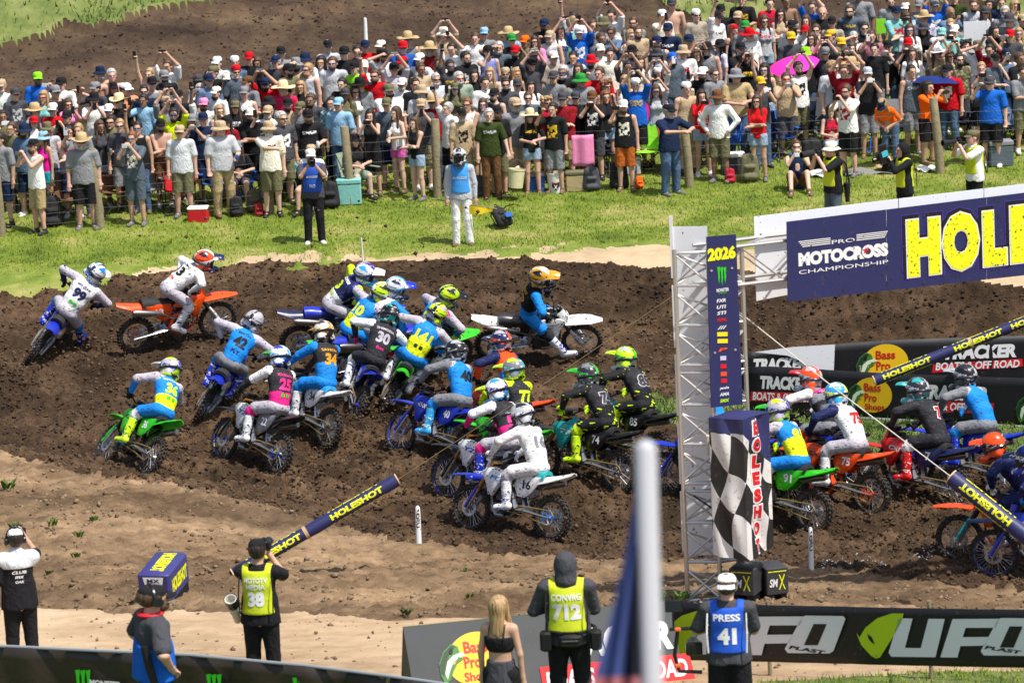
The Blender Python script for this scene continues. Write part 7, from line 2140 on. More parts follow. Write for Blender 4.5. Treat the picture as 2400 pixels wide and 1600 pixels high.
# ---- painted start line splashes
def splash():
    P0, P1 = on_ground(1925, 1336), on_ground(2290, 1278); V = []; F = []; n = 0
    for i in range(520):
        t_ = prr.random(); w = prr.gauss(0, 0.13); x = P0.x + (P1.x - P0.x) * t_; y = P0.y + (P1.y - P0.y) * t_ + w
        if vnoise(x * 5, y * 5, 9) < 0.42: continue
        z = float(height_at(np.array([x]), np.array([y]))[0][0]) + 0.022; r = prr.uniform(0.004, 0.015)
        for k in range(6): V.append((x + r * 1.4 * math.cos(k * 1.05) * prr.uniform(.6, 1.2), y + r * 1.4 * math.sin(k * 1.05) * prr.uniform(.6, 1.2), z + prr.uniform(-0.008, 0.015)))
        F.append([n + q for q in range(6)]); n += 6
    me = bpy.data.meshes.new('chalk_line'); me.from_pydata(V, [], F)
    o = obj('chalk_line', me, None, mat('chalk', (0.5, 0.5, 0.49), 0.7)); tag(o, 'broken white chalk line splashed across the track', None, None, 'stuff')
splash()

# ---- advertising banners on the infield
def tracker(pl, parent, xt0, xt1, yt_b, yt_t, rb, bar, bt):
    pobj(lambda b: pl.text(b, 'TRACKER', xt0, xt1, yt_b, yt_t, 0.006, 0.06, 0.18), 'lettering', M_PWHITE, parent)
    pobj(lambda b: pl.poly(b, bar, 0.006), 'red_bar', M_PRED, parent)
    pobj(lambda b: pl.text(b, 'BOATS & OFF ROAD', bt[0], bt[1], bt[2], bt[3], 0.010, 0.03, 0.18), 'lettering', M_PWHITE, parent)
M_OVAL = mat('print_oval', hexc('eec11c'), 0.5); M_BRED = mat('print_brick_red', hexc('c22a1e'), 0.5); M_FISH = mat('print_fish_green', hexc('3f7a34'), 0.5); M_FISHL = mat('print_fish_pale', hexc('dfe8d0'), 0.5)
def bass(pl, parent, cx, cy, rx, ry, sl=-0.05):
    pobj(lambda b: pl.poly(b, [(x, y + (x - cx) * sl) for x, y in ellipse(cx, cy, rx, ry, 36)], 0.006), 'oval', M_OVAL, parent)
    for i, w in enumerate(('Bass', 'Pro', 'Shops')):
        x0 = cx - rx * 0.42 + rx * 0.02 * i; wd = rx * (0.85, 0.62, 1.0)[i]; yy = cy - ry * 0.30 + ry * 0.58 * i
        pobj(lambda b: pl.text(b, w, x0, x0 + wd, yy + ry * 0.10, yy - ry * 0.36, 0.010, 0.03), 'lettering', M_BRED, parent)
    f = lambda q: [(cx + rx * x, cy + ry * y + rx * x * sl) for x, y in q]
    pobj(lambda b: pl.poly(b, f([(-1.22, 0.55), (-1.28, 0.1), (-1.12, -0.35), (-0.85, -0.62), (-0.62, -0.5), (-0.52, -0.22), (-0.80, 0.02), (-0.72, 0.3), (-0.86, 0.75), (-1.05, 0.9)]), 0.012), 'fish', M_FISH, parent)
    pobj(lambda b: pl.poly(b, f([(-0.52, -0.26), (-0.34, -0.16), (-0.76, 0.06), (-0.88, 0.35), (-0.98, 0.72), (-1.06, 0.5), (-0.98, 0.05), (-0.78, -0.16)]), 0.016), 'fish', M_FISHL, parent)
    pobj(lambda b: pl.poly(b, f([(-1.26, 0.15), (-1.10, -0.30), (-0.86, -0.55), (-0.70, -0.50), (-0.92, -0.2), (-1.05, 0.2), (-1.10, 0.6), (-1.2, 0.5)]), 0.014), 'fish_back', mat('print_fish_dark', hexc('1f3d22'), 0.5), parent)
    pobj(lambda b: pl.poly(b, f([(-0.60, -0.10), (-0.40, -0.02), (-0.62, 0.14), (-0.80, 0.5), (-0.88, 0.75), (-0.82, 0.35)]), 0.018), 'fish_jaw', M_FISH, parent)
    pobj(lambda b: pl.poly(b, f([(x * 0.07 - 0.86, y * 0.11 - 0.32) for x, y in ellipse(0, 0, 1, 1, 10)]), 0.020), 'fish_eye', M_PBLK, parent)
def fabric_wall(pl, top, bot, parent, name, m, nx_=40, ny_=6, amp=0.02, edge=True):
    """hanging sheet between two pixel polylines"""
    def ip(L, x): return float(np.interp(x, [q[0] for q in L], [q[1] for q in L]))
    x0, x1 = top[0][0], top[-1][0]
    def fn(u, v):
        x = x0 + (x1 - x0) * u
        q0, q1 = pl.px(x, ip(bot, x)), pl.px(x, ip(top, x)); q = q0 + (q1 - q0) * v
        return Vector(pl.at(q[0], q[1], amp * (math.sin(u * 37) + math.sin(u * 91 + v * 3)) * 0.25)) - parent.location
    b = MB(); b.grid(fn, nx_, ny_); o = b.obj(name, m, parent, 'all')
    md = o.modifiers.new('thick', 'SOLIDIFY'); md.thickness = 0.006; md.offset = -1
    return o
M_BBLK = mat('banner_black', hexc('1c1c20'), 0.45, var=0.25, vscale=2.5, dirt=0.10)
q0, q1 = np.array(on_ground(1752, 968)), np.array(on_ground(2400, 1004)); d_ = q1 - q0; d_[2] = 0
PF = Plane((q0[0], q0[1], q0[2]), d_)
fb = thing('advertising_banner', 'front black banner with yellow oval and TRACKER print', 'banner', Vector(q0))
fabric_wall(PF, [(1752, 860), (1800, 858), (2100, 876), (2400, 886), (2800, 900)], [(1752, 967), (2400, 1001), (2800, 1022)], fb, 'sheet', M_BBLK, 40, 6, 0.012)
def edge_strip(b):
    for i in range(26):
        x0 = 1800 + i * 38; x1 = x0 + 38; f = lambda x: 967 + (x - 1752) * 0.0525
        PF.poly(b, [(x0, f(x0) - 5), (x1, f(x1) - 5), (x1, f(x1) - 0.5), (x0, f(x0) - 0.5)], 0.008)
pobj(edge_strip, 'hem', M_PWHITE, fb)
tracker(PF, fb, 1782, 1893, 913, 882, 0, [(1761, 917), (1925, 921), (1922, 943), (1759, 939)], (1764, 1916, 940, 921))
tracker(PF, fb, 2157, 2316, 938, 903, 0, [(2136, 938), (2330, 944), (2327, 970), (2134, 962)], (2142, 2322, 962, 943))
bass(PF, fb, 2045, 925, 46, 41, 0.04)
bass(PF, fb, 2440, 955, 46, 41, 0.04)
for x in (1752, 2018, 2284, 2550):
    b = MB(); g_ = PF.px(x, 968 + (x - 1752) * 0.053); b.tube([Vector(PF.at(g_[0], g_[1] - 0.15, -0.03)) - fb.location, Vector(PF.at(g_[0], PF.px(x, 862)[1] + 0.03, -0.03)) - fb.location], 0.02, 8); b.obj('post', M_WOOD, fb)
q0, q1 = np.array(on_ground(1738, 930)), np.array(on_ground(2400, 905)); d_ = q1 - q0; d_[2] = 0
PK = Plane(q0, d_)
kb = thing('advertising_banner', 'rear black banner with white folded flap and TRACKER print', 'banner', Vector(q0))
fabric_wall(PK, [(1738, 826), (1800, 824), (1955, 806), (2100, 796), (2400, 786), (2800, 770)], [(1738, 928), (2400, 903), (2800, 890)], kb, 'sheet', M_BBLK, 40, 6, 0.015)
pobj(lambda b: PK.poly(b, [(1768, 824), (1858, 812), (1957, 806), (1954, 868), (1905, 862), (1870, 842), (1845, 832)], 0.03), 'folded_flap', M_WHITE, kb)
pobj(lambda b: PK.text(b, 'TRACKER', 1766, 1890, 868, 838, 0.006, 0.06, 0.18), 'lettering', M_PWHITE, kb)
tracker(PK, kb, 2210, 2382, 840, 808, 0, [(2187, 854), (2396, 840), (2398, 858), (2184, 873)], (2192, 2390, 864, 846))
bass(PK, kb, 2075, 850, 54, 44, -0.05)

# ---- near banners
b1, b2 = np.array(on_ground(1800, 1583)), np.array(on_ground(2178, 1599)); d_ = b2 - b1; d_[2] = 0
PU = Plane(b1, d_)
ub = thing('advertising_banner', 'black banner with alien head and big white letters by the path', 'banner', Vector(b1))
fabric_wall(PU, [(1560, 1408), (1600, 1411), (1800, 1417), (2178, 1425), (2400, 1428), (2900, 1436)], [(1560, 1545), (1800, 1550), (2178, 1560), (2400, 1564), (2900, 1572)], ub, 'sheet', M_BBLK, 80, 8, 0.012)
M_UG = mat('print_alien_green', hexc('b9d61c'), 0.5, var=0.05, vscale=4); M_UW = mat('print_letter_white', hexc('e3e5e9'), 0.45, var=0.04, vscale=5)
def Z9(q, dx=0): return [(1600 + (x + dx) / 2.614, 1000 + y / 2.614) for x, y in q]
for dx in (-1200, 0, 1200):
    sl = 0.01 * dx / 2.614
    f = lambda q, dx=dx: [(x, y + (x - 2000) * 0.012 + 0.0) for x, y in Z9(q, dx)]
    if dx > -1300: 
        pobj(lambda b: PU.poly(b, f([(1070, 1255), (1090, 1285), (1125, 1225), (1200, 1165), (1290, 1135), (1360, 1135), (1350, 1180), (1300, 1270), (1250, 1350), (1215, 1405), (1190, 1412), (1160, 1395), (1100, 1330)]), 0.02), 'alien_head', M_UG, ub)
        pobj(lambda b: PU.poly(b, f([(1138, 1262), (1165, 1280), (1185, 1325), (1165, 1315), (1145, 1290)]), 0.024), 'alien_eye', M_PBLK, ub)
        pobj(lambda b: PU.poly(b, f([(1175, 1388), (1195, 1396), (1210, 1388), (1195, 1400)]), 0.024), 'alien_mouth', M_PBLK, ub)
        pobj(lambda b: PU.poly(b, f([(1330, 1165), (1415, 1165), (1368, 1345), (1465, 1345), (1512, 1165), (1612, 1165), (1555, 1400), (1285, 1400), (1268, 1375)]), 0.02), 'letter_u', M_UW, ub)
        pobj(lambda b: PU.poly(b, f([(1660, 1165), (1945, 1160), (1925, 1215), (1740, 1218), (1722, 1275), (1880, 1272), (1862, 1325), (1708, 1330), (1690, 1400), (1585, 1400)]), 0.02), 'letter_f', M_UW, ub)
        pobj(lambda b: PU.poly(b, f([(1935, 1170), (1955, 1155), (2190, 1155), (2204, 1170), (2130, 1370), (2105, 1385), (1850, 1385), (1832, 1360)]), 0.02), 'letter_o', M_UW, ub)
        pobj(lambda b: PU.poly(b, f([(2010, 1205), (2090, 1205), (2035, 1335), (1950, 1335)]), 0.024), 'letter_o_hole', M_BBLK, ub)
        pobj(lambda b: PU.text(b, 'PLAST', 1600 + (1855 + dx) / 2.614, 1600 + (2085 + dx) / 2.614, 1000 + 1369 / 2.614 + 1, 1000 + 1347 / 2.614 + 1, 0.024, 0.04, 0.25), 'lettering', M_PBLK, ub)
for x, y in ((1800, 1583), (2178, 1599), (2560, 1610), (1580, 1575)):
    b = MB(); g_ = PU.px(x, y); b.tube([Vector(PU.at(g_[0], g_[1] - 0.2, -0.04)) - ub.location, Vector(PU.at(g_[0], PU.px(x, 1414)[1] + 0.02, -0.04)) - ub.location], 0.022, 8); b.obj('post', M_WOOD, ub)

# black barrier bottom left
A0, A1 = at_z(0, 1515, 3.42), at_z(905, 1590, 3.42); d_ = A1 - A0; d_[2] = 0
PM = Plane(A0, d_)
mb_ = thing('fabric_barrier', 'black fabric barrier with green claw marks along the path', 'barrier', Vector(A0))
M_MBLK = mat('barrier_black', hexc('352d26'), 0.34, var=0.5, vscale=1.6, bump=1.0, bscale=3.5)
fabric_wall(PM, [(-700, 1480), (0, 1514), (120, 1519), (450, 1535), (720, 1560), (905, 1583), (1200, 1625)], [(-700, 1690), (0, 1725), (450, 1745), (905, 1795), (1200, 1835)], mb_, 'sheet', M_MBLK, 110, 8, 0.11)
def rail_(b):
    pts = [(-700, 1480), (0, 1514), (450, 1535), (720, 1560), (905, 1583), (1200, 1625)]
    b.tube([Vector(PM.at(*PM.px(x, y - 1), 0.0)) for x, y in pts], 0.018, 8)
pobj(rail_, 'top_rail', mat('rail_grey', hexc('8d9298'), 0.4), mb_)
for (x, y) in ((198, 1567), (505, 1577), (707, 1585), (-100, 1555)):
    for kk in range(3): pobj(lambda b: claws(b, PM, x, y, y + 62, 34, kk), 'emblem', M_PGRN, mb_)
    pobj(lambda b: PM.text(b, 'MONSTER', x + 18, x + 92, y + 38, y + 24, 0.02, 0.05), 'lettering', M_PWHITE, mb_)
for o in mb_.children:
    if o.name.startswith(('emblem', 'lettering')): o.location = o.location + Vector(PM.n * 0.03)
for x in (-300, 55, 300, 640, 905):
    b = MB(); y = float(np.interp(x, [-700, 0, 450, 720, 905], [1480, 1514, 1535, 1560, 1583])); g_ = PM.px(x, y); b.tube([Vector(PM.at(g_[0], g_[1], -0.03)) - mb_.location, Vector(PM.at(g_[0], g_[1] - 1.0, -0.03)) - mb_.location], 0.02, 8); b.obj('post', M_WOOD, mb_)

# A-frame board
RA, RB = np.array(at_depth(945, 1470, 45.2)), np.array(at_depth(1570, 1408, 45.9)); rd = RB - RA; rl_ = np.linalg.norm(rd); rdn = rd / rl_
fr = np.cross(rdn, v3(0, 0, 1)); fr = fr / np.linalg.norm(fr)
HG = 0.98
af = thing('advertising_wedge', 'grey wedge-shaped board with fish oval beside the path', 'sign', Vector(RA))
dnF = fr * 0.58 - v3(0, 0, HG); dnB = -fr * 0.34 - v3(0, 0, HG * 1.0)
PA = Plane(RA, rdn, -dnF / np.linalg.norm(dnF))
b = MB(); z0 = v3(0, 0, 0)
def sheet(b, A, e1, e2, th=0.02):
    n = np.cross(e1, e2); n = n / np.linalg.norm(n) * th
    c = [A, A + e1, A + e1 + e2, A + e2]; b.add([tuple(x) for x in c] + [tuple(x + n) for x in c], [[0, 1, 2, 3], [7, 6, 5, 4], [0, 4, 5, 1], [1, 5, 6, 2], [2, 6, 7, 3], [3, 7, 4, 0]])
M_AFR = mat('board_grey', hexc('3b3e41'), 0.6, var=0.25, vscale=3, dirt=0.2)
sheet(b, z0, rdn * rl_, dnF); b.obj('front_panel', M_AFR, af, False)
b = MB(); sheet(b, z0, rdn * rl_, dnB); b.obj('rear_panel', mat('board_green', hexc('3d4a3c'), 0.7, var=0.15, vscale=3), af, False)
for e_ in (z0 + rdn * 0.004, rdn * (rl_ - 0.004)):
    b = MB(); b.add([tuple(e_), tuple(e_ + dnF * 0.995), tuple(e_ + dnB * 0.995)], [[0, 1, 2]]); b.obj('end_panel', mat('board_green', hexc('3d4a3c')), af, False)
bass(PA, af, 1112, 1540, 66, 62, -0.10)
PA2 = PA
pobj(lambda b: PA.text(b, 'TRACKER', 1290, 1575, 1530, 1460, 0.012, 0.06, 0.15), 'lettering', M_PWHITE, af)
pobj(lambda b: PA.poly(b, [(1262, 1560), (1612, 1523), (1628, 1592), (1275, 1632)], 0.012), 'red_bar', M_PRED, af)
pobj(lambda b: PA.text(b, 'BOATS & OFF ROAD', 1275, 1612, 1596, 1553, 0.018, 0.03, 0.12), 'lettering', M_PWHITE, af)
# ------------------------------------------------------------------ photographers, officials and other people outside the crowd
def vest_mesh(pose, sex='m'):
    k = ('vest', pose, sex)
    if k in _B: return _B[k]
    S = SDF((-0.40, -0.36, 0.8), (0.40, 0.36, 1.6), 0.014)
    T = torso_frame(sex); w = SHD[sex]; g = 0.034
    S.cone((0, 0.005, 0.95), (0, 0.0, 1.12), 0.178, 0.165, 0.04, 0, (1.10, 0.84, 1)); S.ell(T['chs'], (0.165 + g, 0.105 + g, 0.19 + g), 0.05)
    S.cone((-0.13, 0, 1.42), (0.13, 0, 1.42), 0.088, 0.088, 0.04)
    S.cut(lambda x, y, z: 0.985 - z); S.cut(lambda x, y, z: np.abs(x) - 0.175 + 0.03 * np.sin((z - 1.0) * 5)); S.cut(lambda x, y, z: np.where(np.abs(x) < 0.085, z - 1.45, -1.0))
    _B[k] = S.mesh('vest'); return _B[k]
def rz_face(deg): return R(deg)
def figure(px, py, label, rz, pose='d', sex='m', shirt=('t', 'black'), bottom=('j', 'black'), shoes=2, cap=None, hair=None, gl=False, beard=False, vest=None, sc=1.0, w=1.05, skin=1, group=None, base=None):
    p = base if base is not None else on_ground(px, py, 1.635 * sc)
    t = thing('person', label, 'person', p, rz, group); t.scale = (sc * w, sc * w, sc)
    obj('body', person_body(pose, sex), t, SKINS[skin])
    if shirt: obj('shirt', person_shirt(pose, sex, shirt[0]), t, cloth(shirt[1], shirt[2] if len(shirt) > 2 else None))
    obj('trousers' if bottom[0] == 'j' else 'shorts', person_bottom(sex, bottom[0]), t, cloth(bottom[1]))
    for s_ in (1, -1): obj('shoe', person_shoe(sex, s_), t, M_SHOE[shoes])
    if hair: obj('hair', hair_mesh({'s': 'short', 'l': 'long', 'c': 'curly'}[hair[0]]), t, HAIRS[hair[1]], loc=HEADC)
    if cap: obj(cap[0] if cap[0] != 'back' else 'cap', hat_mesh({'back': 'backcap'}.get(cap[0], cap[0])), t, hat_mat(cap[0], cap[1]), loc=HEADC)
    if gl: obj('sunglasses', glasses_mesh(), t, M_LENS[0], loc=HEADC)
    else: obj('eyes', eyes_mesh(), t, M_EYE, loc=HEADC)
    if beard: obj('beard', hair_mesh('beard'), t, HAIRS[hair[1] if hair else 'd'], loc=HEADC)
    if vest:
        vm = vest_mesh(pose, sex); vo = obj('vest', vm, t, mat('vest_' + vest[0], hexc(vest[1]), 0.7, bump=0.4, bscale=9))
        tree = BVHTree.FromPolygons([v.co[:] for v in vm.vertices], [list(q.vertices) for q in vm.polygons])
        for (txt, z, ww, hh, bd, cm, side) in vest[2]:
            V, F = dense(*fit_text(txt, ww, hh, bd), 0.04)
            if side == 'b': add_lettering(vo, V, F, (0, 0.0, z), (-1, 0, 0), (0, 0, 1), cm, tree, 0.006)
            else: add_lettering(vo, V, F, (0, 0.0, z), (1, 0, 0), (0, 0, 1), cm, tree, 0.006)
        for s in (-1, 1):
            b = MB(); b.tube([(s * 0.172, 0.10, 1.40), (s * 0.178, 0.145, 1.2), (s * 0.17, 0.145, 1.0)], 0.008, 5); b.obj('vest_trim', M_PBLK if vest[0] != 'blue' else M_PWHITE, t)
    return t
def hood(t, colname):
    S = SDF((-0.18, -0.2, -0.25), (0.18, 0.22, 0.2), 0.013)
    S.ell((0, 0.02, 0.02), (0.100, 0.120, 0.128), 0.02); S.cone((0, 0.04, -0.04), (0, 0.05, -0.14), 0.088, 0.10, 0.04)
    S.cut(lambda x, y, z: -np.maximum(np.sqrt((x / 0.07) ** 2 + ((z + 0.01) / 0.10) ** 2) - 1, y + 0.03))
    obj('hood', S.mesh('hood'), t, cloth(colname), loc=HEADC)
def slr(t, lp, rot, label, big=False, grp='cameras of the photographers'):
    """camera with lens, held in front of the face: lens looks along the figure's -y"""
    M = Matrix.LocRotScale(t.location, t.rotation_euler, Vector((1, 1, 1)))
    o = thing('camera', label, 'camera', mw=M @ Matrix.Translation(Vector(lp)) @ Matrix.Rotation(rot, 4, 'X'), group=grp)
    b = MB(); b.box((0, 0, 0), (0.15, 0.07, 0.10), bev=0.012); b.box((0, 0.0, 0.065), (0.06, 0.06, 0.045), bev=0.012); b.box((-0.05, -0.03, 0), (0.04, 0.05, 0.09), bev=0.01); b.obj('camera_body', M_PHONE[0], o)
    L = 0.30 if big else 0.17; r = 0.05 if big else 0.04
    b = MB(); b.lathe([(r * 0.8, -0.03), (r * 0.85, -0.03 - L * 0.4), (r, -0.03 - L * 0.5), (r, -0.03 - L * 0.8), (r * 1.15, -0.03 - L * 0.82), (r * 1.2, -0.03 - L), (r * 1.05, -0.03 - L), (r * 0.95, -0.03 - L * 0.85), (0.0, -0.03 - L * 0.8)], 16, axis='y')
    b.obj('lens', M_PHONE[0], o)
    return o
GV_ = ('lime', 'c9d624')
# --- near people, seen from behind
f = figure(602, 1293, 'person in neon vest numbered 38 shooting photos, seen from behind', rz_face(168), 'p', 'm', ('t', 'black'), ('j', 'black'), 2, ('cap', 'black'), 'sd', vest=('lime', 'c9d624', [('MOTOTV', 1.36, 0.24, 0.055, 0.03, M_PWHITE, 'b'), ('MEDIA', 1.29, 0.20, 0.055, 0.03, M_PWHITE, 'b'), ('38', 1.16, 0.17, 0.16, 0.06, M_PWHITE, 'b')]))
slr(f, (0, -0.30, 1.63), 0.0, 'black camera held to the eye by the photographer numbered 38')
M38 = Matrix.LocRotScale(f.location, f.rotation_euler, Vector((1, 1, 1)))
o = thing('camera_lens', 'long pale lens hanging at the hip of photographer 38', 'lens', mw=M38 @ Matrix.Translation((0.27, 0.02, 0.98)) @ Matrix.Rotation(0.9, 4, 'X'))
b = MB(); b.lathe([(0.04, -0.14), (0.045, 0.0), (0.055, 0.02), (0.055, 0.12), (0.066, 0.13), (0.068, 0.24), (0.055, 0.24), (0.05, 0.16), (0, 0.15)], 16, axis='y'); b.obj('barrel', mat('lens_barrel', hexc('c9c6bb'), 0.45), o)
b = MB(); b.lathe([(0.067, 0.12), (0.072, 0.13), (0.074, 0.245), (0.067, 0.245)], 16, axis='y', closed=True); b.obj('lens_hood', M_PHONE[0], o)
f = figure(1325, 1325, 'person in dark hooded jacket and neon vest numbered 712, seen from behind', rz_face(176), 't', 'm', ('l', 'charcoal'), ('j', 'black'), 2, None, None, w=1.16, vest=('lime', 'c9d624', [('CONVRG', 1.35, 0.26, 0.065, 0.03, M_PWHITE, 'b'), ('712', 1.20, 0.25, 0.17, 0.06, M_PWHITE, 'b')]))
hood(f, 'charcoal')
slr(f, (0.03, -0.34, 1.18), 0.0, 'camera held low by the hooded photographer numbered 712')
o = thing('waist_bag', 'black waist bag on the back of the hooded photographer', 'bag', mw=Matrix.LocRotScale(f.location, f.rotation_euler, Vector((1, 1, 1))) @ Matrix.Translation((-0.03, 0.24, 0.93)))
b = MB(); b.box((0, 0, 0), (0.24, 0.10, 0.15), bev=0.035); b.obj('pouch', M_PBLK, o, True); b = MB(); b.box((0, 0.052, 0.01), (0.16, 0.012, 0.012)); b.obj('zip', M_WIRE, o)
for s in (-1, 1):
    b = MB(); b.box((s * 0.25, -0.10, -0.02), (0.11, 0.13, 0.20), bev=0.02); b.obj('side_pouch', M_PBLK, o, True)
b = MB(); b.tube([(0.24 * math.sin(k * 0.393) * 1.0, -0.24 + 0.2 * math.cos(k * 0.393), 0.06) for k in range(17)], 0.02, 5); b.obj('belt', M_PBLK, o)
f = figure(1168, 1425, 'blond long-haired person in black crop top, seen from behind', rz_face(160), 'd', 'f', None, ('d', 'black'), 0, None, 'ly', sc=0.90, w=1.05, skin=1)
S = SDF((-0.30, -0.26, 1.05), (0.30, 0.26, 1.5), 0.013); S.ell((0, 0, 1.30), (0.165, 0.125, 0.20), 0.04)
for s in (-1, 1): S.ell((s * 0.065, -0.085, 1.285), (0.072, 0.066, 0.07), 0.03)
S.cut(lambda x, y, z: np.maximum(1.17 - z, z - 1.34)); obj('crop_top', S.mesh('crop_top'), f, cloth('black'))
b = MB()
for s in (-1, 1): b.tube([(s * 0.075, -0.12, 1.33), (s * 0.085, -0.05, 1.48), (s * 0.08, 0.06, 1.47), (s * 0.085, 0.125, 1.33)], 0.008, 6)
b.obj('straps', M_PBLK, f)
S = SDF((-0.30, -0.26, 0.6), (0.30, 0.26, 1.15), 0.014); S.cone((0, 0.01, 1.05), (0, 0.01, 0.66), 0.135, 0.185, 0.03, 0, (1.1, 0.85, 1)); S.cut(lambda x, y, z: np.maximum(0.68 - z, z - 1.08)); obj('skirt', S.mesh('skirt'), f, cloth('charcoal'))
f = figure(1703, 1376, 'person in charcoal tee with blue press vest numbered 41, white cap turned back', rz_face(172), 't', 'm', ('t', 'charcoal'), ('s', 'black'), 2, ('back', 'white'), 'sb', sc=0.95, w=1.14, skin=2, vest=('blue', '1b55c8', [('PRESS', 1.36, 0.24, 0.07, 0.03, M_PWHITE, 'b'), ('41', 1.17, 0.17, 0.17, 0.06, M_PWHITE, 'b')]))
gm = thing('camera_rig', 'handheld stabiliser with camera and small monitor held by the press person', 'camera rig', mw=Matrix.Translation(Vector(f.location) + Vector((-0.36, 0.10, 1.08))))
b = MB(); b.tube([(-0.12, 0, 0.05), (-0.16, 0, -0.2), (-0.12, 0, -0.36), (0.1, 0, -0.38)], 0.02, 8); b.tube([(-0.2, 0, 0.06), (0.22, 0, 0.06)], 0.018, 8); b.tube([(-0.16, 0, 0.06), (-0.16, 0, 0.22)], 0.012, 6); b.obj('arm', M_PHONE[0], gm)
b = MB(); b.box((-0.15, 0, 0.29), (0.17, 0.03, 0.12), bev=0.008); b.obj('monitor', M_PHONE[0], gm); b = MB(); b.box((-0.15, -0.017, 0.29), (0.15, 0.004, 0.10)); b.obj('screen', mat('screen_dark', (0.02, 0.025, 0.035), 0.15), gm)
b = MB(); b.box((0.03, 0, -0.14), (0.16, 0.10, 0.13), bev=0.015); b.lathe([(0.05, 0.05), (0.055, 0.14), (0.06, 0.22), (0.05, 0.22), (0, 0.18)], 14, (0.03, 0, -0.14), 'y'); b.obj('camera_body', M_PHONE[0], gm)
b = MB()
for q in ((-0.12, -0.02, 0.06), (0.1, -0.02, 0.06), (-0.13, -0.02, -0.3)): b.box(q, (0.06, 0.04, 0.035), bev=0.008)
b.obj('clamp', mat('clamp_orange', (0.9, 0.16, 0.03), 0.4), gm)
f = figure(36, 1266, 'person in black and white crew shirt with headphones over a white cap', rz_face(195), '1', 'm', ('t', 'black'), ('j', 'black'), 2, ('cap', 'white'), 'sd', w=1.02)
S = SDF((-0.40, -0.3, 1.2), (0.40, 0.3, 1.6), 0.014); S.cone((-0.165, 0, 1.425), (0.165, 0, 1.425), 0.092, 0.092, 0.04); S.ell((0, 0.0, 1.36), (0.185, 0.135, 0.13), 0.04); S.cone((0, 0.01, 1.43), (0, 0.0, 1.51), 0.078, 0.068, 0.04)
S.cut(lambda x, y, z: 1.335 - z); obj('shirt_yoke', S.mesh('shirt_yoke'), f, cloth('pale'))
for (tx, z, w_, h_, m_) in (('CLUB', 1.30, 0.16, 0.035, M_PWHITE), ('mx', 1.245, 0.10, 0.03, M_PWHITE), ('OAK', 1.19, 0.10, 0.03, M_PWHITE)):
    b = MB(); V, F = fit_text(tx, w_, h_, 0.03, 0.2); flat(b, V, F, (0, 0.118, z), (-1, 0, 0), (0, 0, 1), 0.012); b.obj('lettering', m_, f)
def headset(t):
    b = MB()
    for s in (-1, 1): b.lathe([(0.0, -0.02), (0.042, -0.02), (0.046, 0.0), (0.042, 0.02), (0, 0.02)], 12, (s * 0.098, 0.0, -0.005), 'x')
    b.tube([(0.105 * math.cos(math.pi * k / 10), 0.02, 0.0 + 0.155 * math.sin(math.pi * k / 10)) for k in range(11)], 0.012, 6); b.obj('headset', M_PHONE[0], t, loc=HEADC)
headset(f)
slr(f, (-0.10, -0.36, 1.64), 0.0, 'small camera raised by the person with headphones')
p = on_ground(372, 1400, 1.635)
f = figure(352, 1404, 'person in charcoal and blue crew polo with headset, hand on hip', rz_face(112), 'w', 'm', ('t', 'charcoal'), ('j', 'black'), 2, ('cap', 'black'), 'sb', beard=True, sc=1.0, w=1.38, skin=2)
headset(f)
S = SDF((-0.40, -0.3, 0.8), (0.40, 0.3, 1.4), 0.014); S.cone((0, 0.005, 0.84), (0, 0.0, 1.12), 0.178, 0.163, 0.04, 0, (1.26, 0.86, 1)); S.ell((0, 0, 1.26), (0.178, 0.128, 0.18), 0.05)
S.cut(lambda x, y, z: np.maximum(0.86 - z, z - 1.24 - 0.35 * x)); obj('blue_panel', S.mesh('blue_panel'), f, cloth('blue'))
b = MB(); b.tube([(0.08 * math.cos(k * 0.63), 0.005 + 0.08 * math.sin(k * 0.63), 1.50) for k in range(11)], 0.022, 6); b.obj('collar', mat('collar_red', hexc('d21f2b'), 0.7), f)
b = MB(); b.tube([(-0.19, 0.12, 1.25), (-0.2, 0.10, 1.05), (-0.2, 0.06, 0.85)], 0.03, 6); b.obj('radio_strap', M_PBLK, f)
# --- people on the verge
f = figure(728, 366, 'photographer in blue vest and white cap standing alone on the grass', rz_face(4), 'p', 'm', ('t', 'charcoal'), ('j', 'black'), 0, ('cap', 'white'), 'sd', w=1.06, base=None, vest=('royal', '1c4fb4', [('MOTOCROSS', 1.27, 0.20, 0.04, 0.02, M_PWHITE, 'f'), ('PRO', 1.10, 0.10, 0.06, 0.03, M_PWHITE, 'f')]))
slr(f, (0, -0.32, 1.585), 0.0, 'camera with long lens held by the photographer on the grass', True)
f = figure(1076, 368, 'track marshal in light blue bib, white trousers and full-face helmet', rz_face(-3), 'd', 'm', ('l', 'silver'), ('j', 'white'), 3, None, None, w=1.05, vest=('sky', '3f98e0', [('MOTOCROSS', 1.27, 0.24, 0.045, 0.02, M_PWHITE, 'f')]))
ho = obj('helmet', helmet_mesh(), f, [shine('white'), shine('dk'), shine('dk')], mw=Matrix.Translation(HEADC) @ Matrix.Rotation(-math.pi / 2, 4, 'Z'))
obj('goggles', _B['gog'], ho, mat('goggle', (0.02, 0.02, 0.025), 0.15)); obj('visor', _B['visor'], ho, shine('silver'))
M = Matrix.LocRotScale(f.location, f.rotation_euler, Vector((1, 1, 1)))
o = thing('marshal_flag', 'furled yellow flag on a wooden stick held by the marshal', 'flag', mw=M @ Matrix.Translation((-0.20, -0.05, 0.80)))
b = MB(); b.tube([(-0.35, 0.1, 0.08), (0.85, -0.1, -0.12)], 0.013, 6); b.obj('stick', M_WOOD, o)
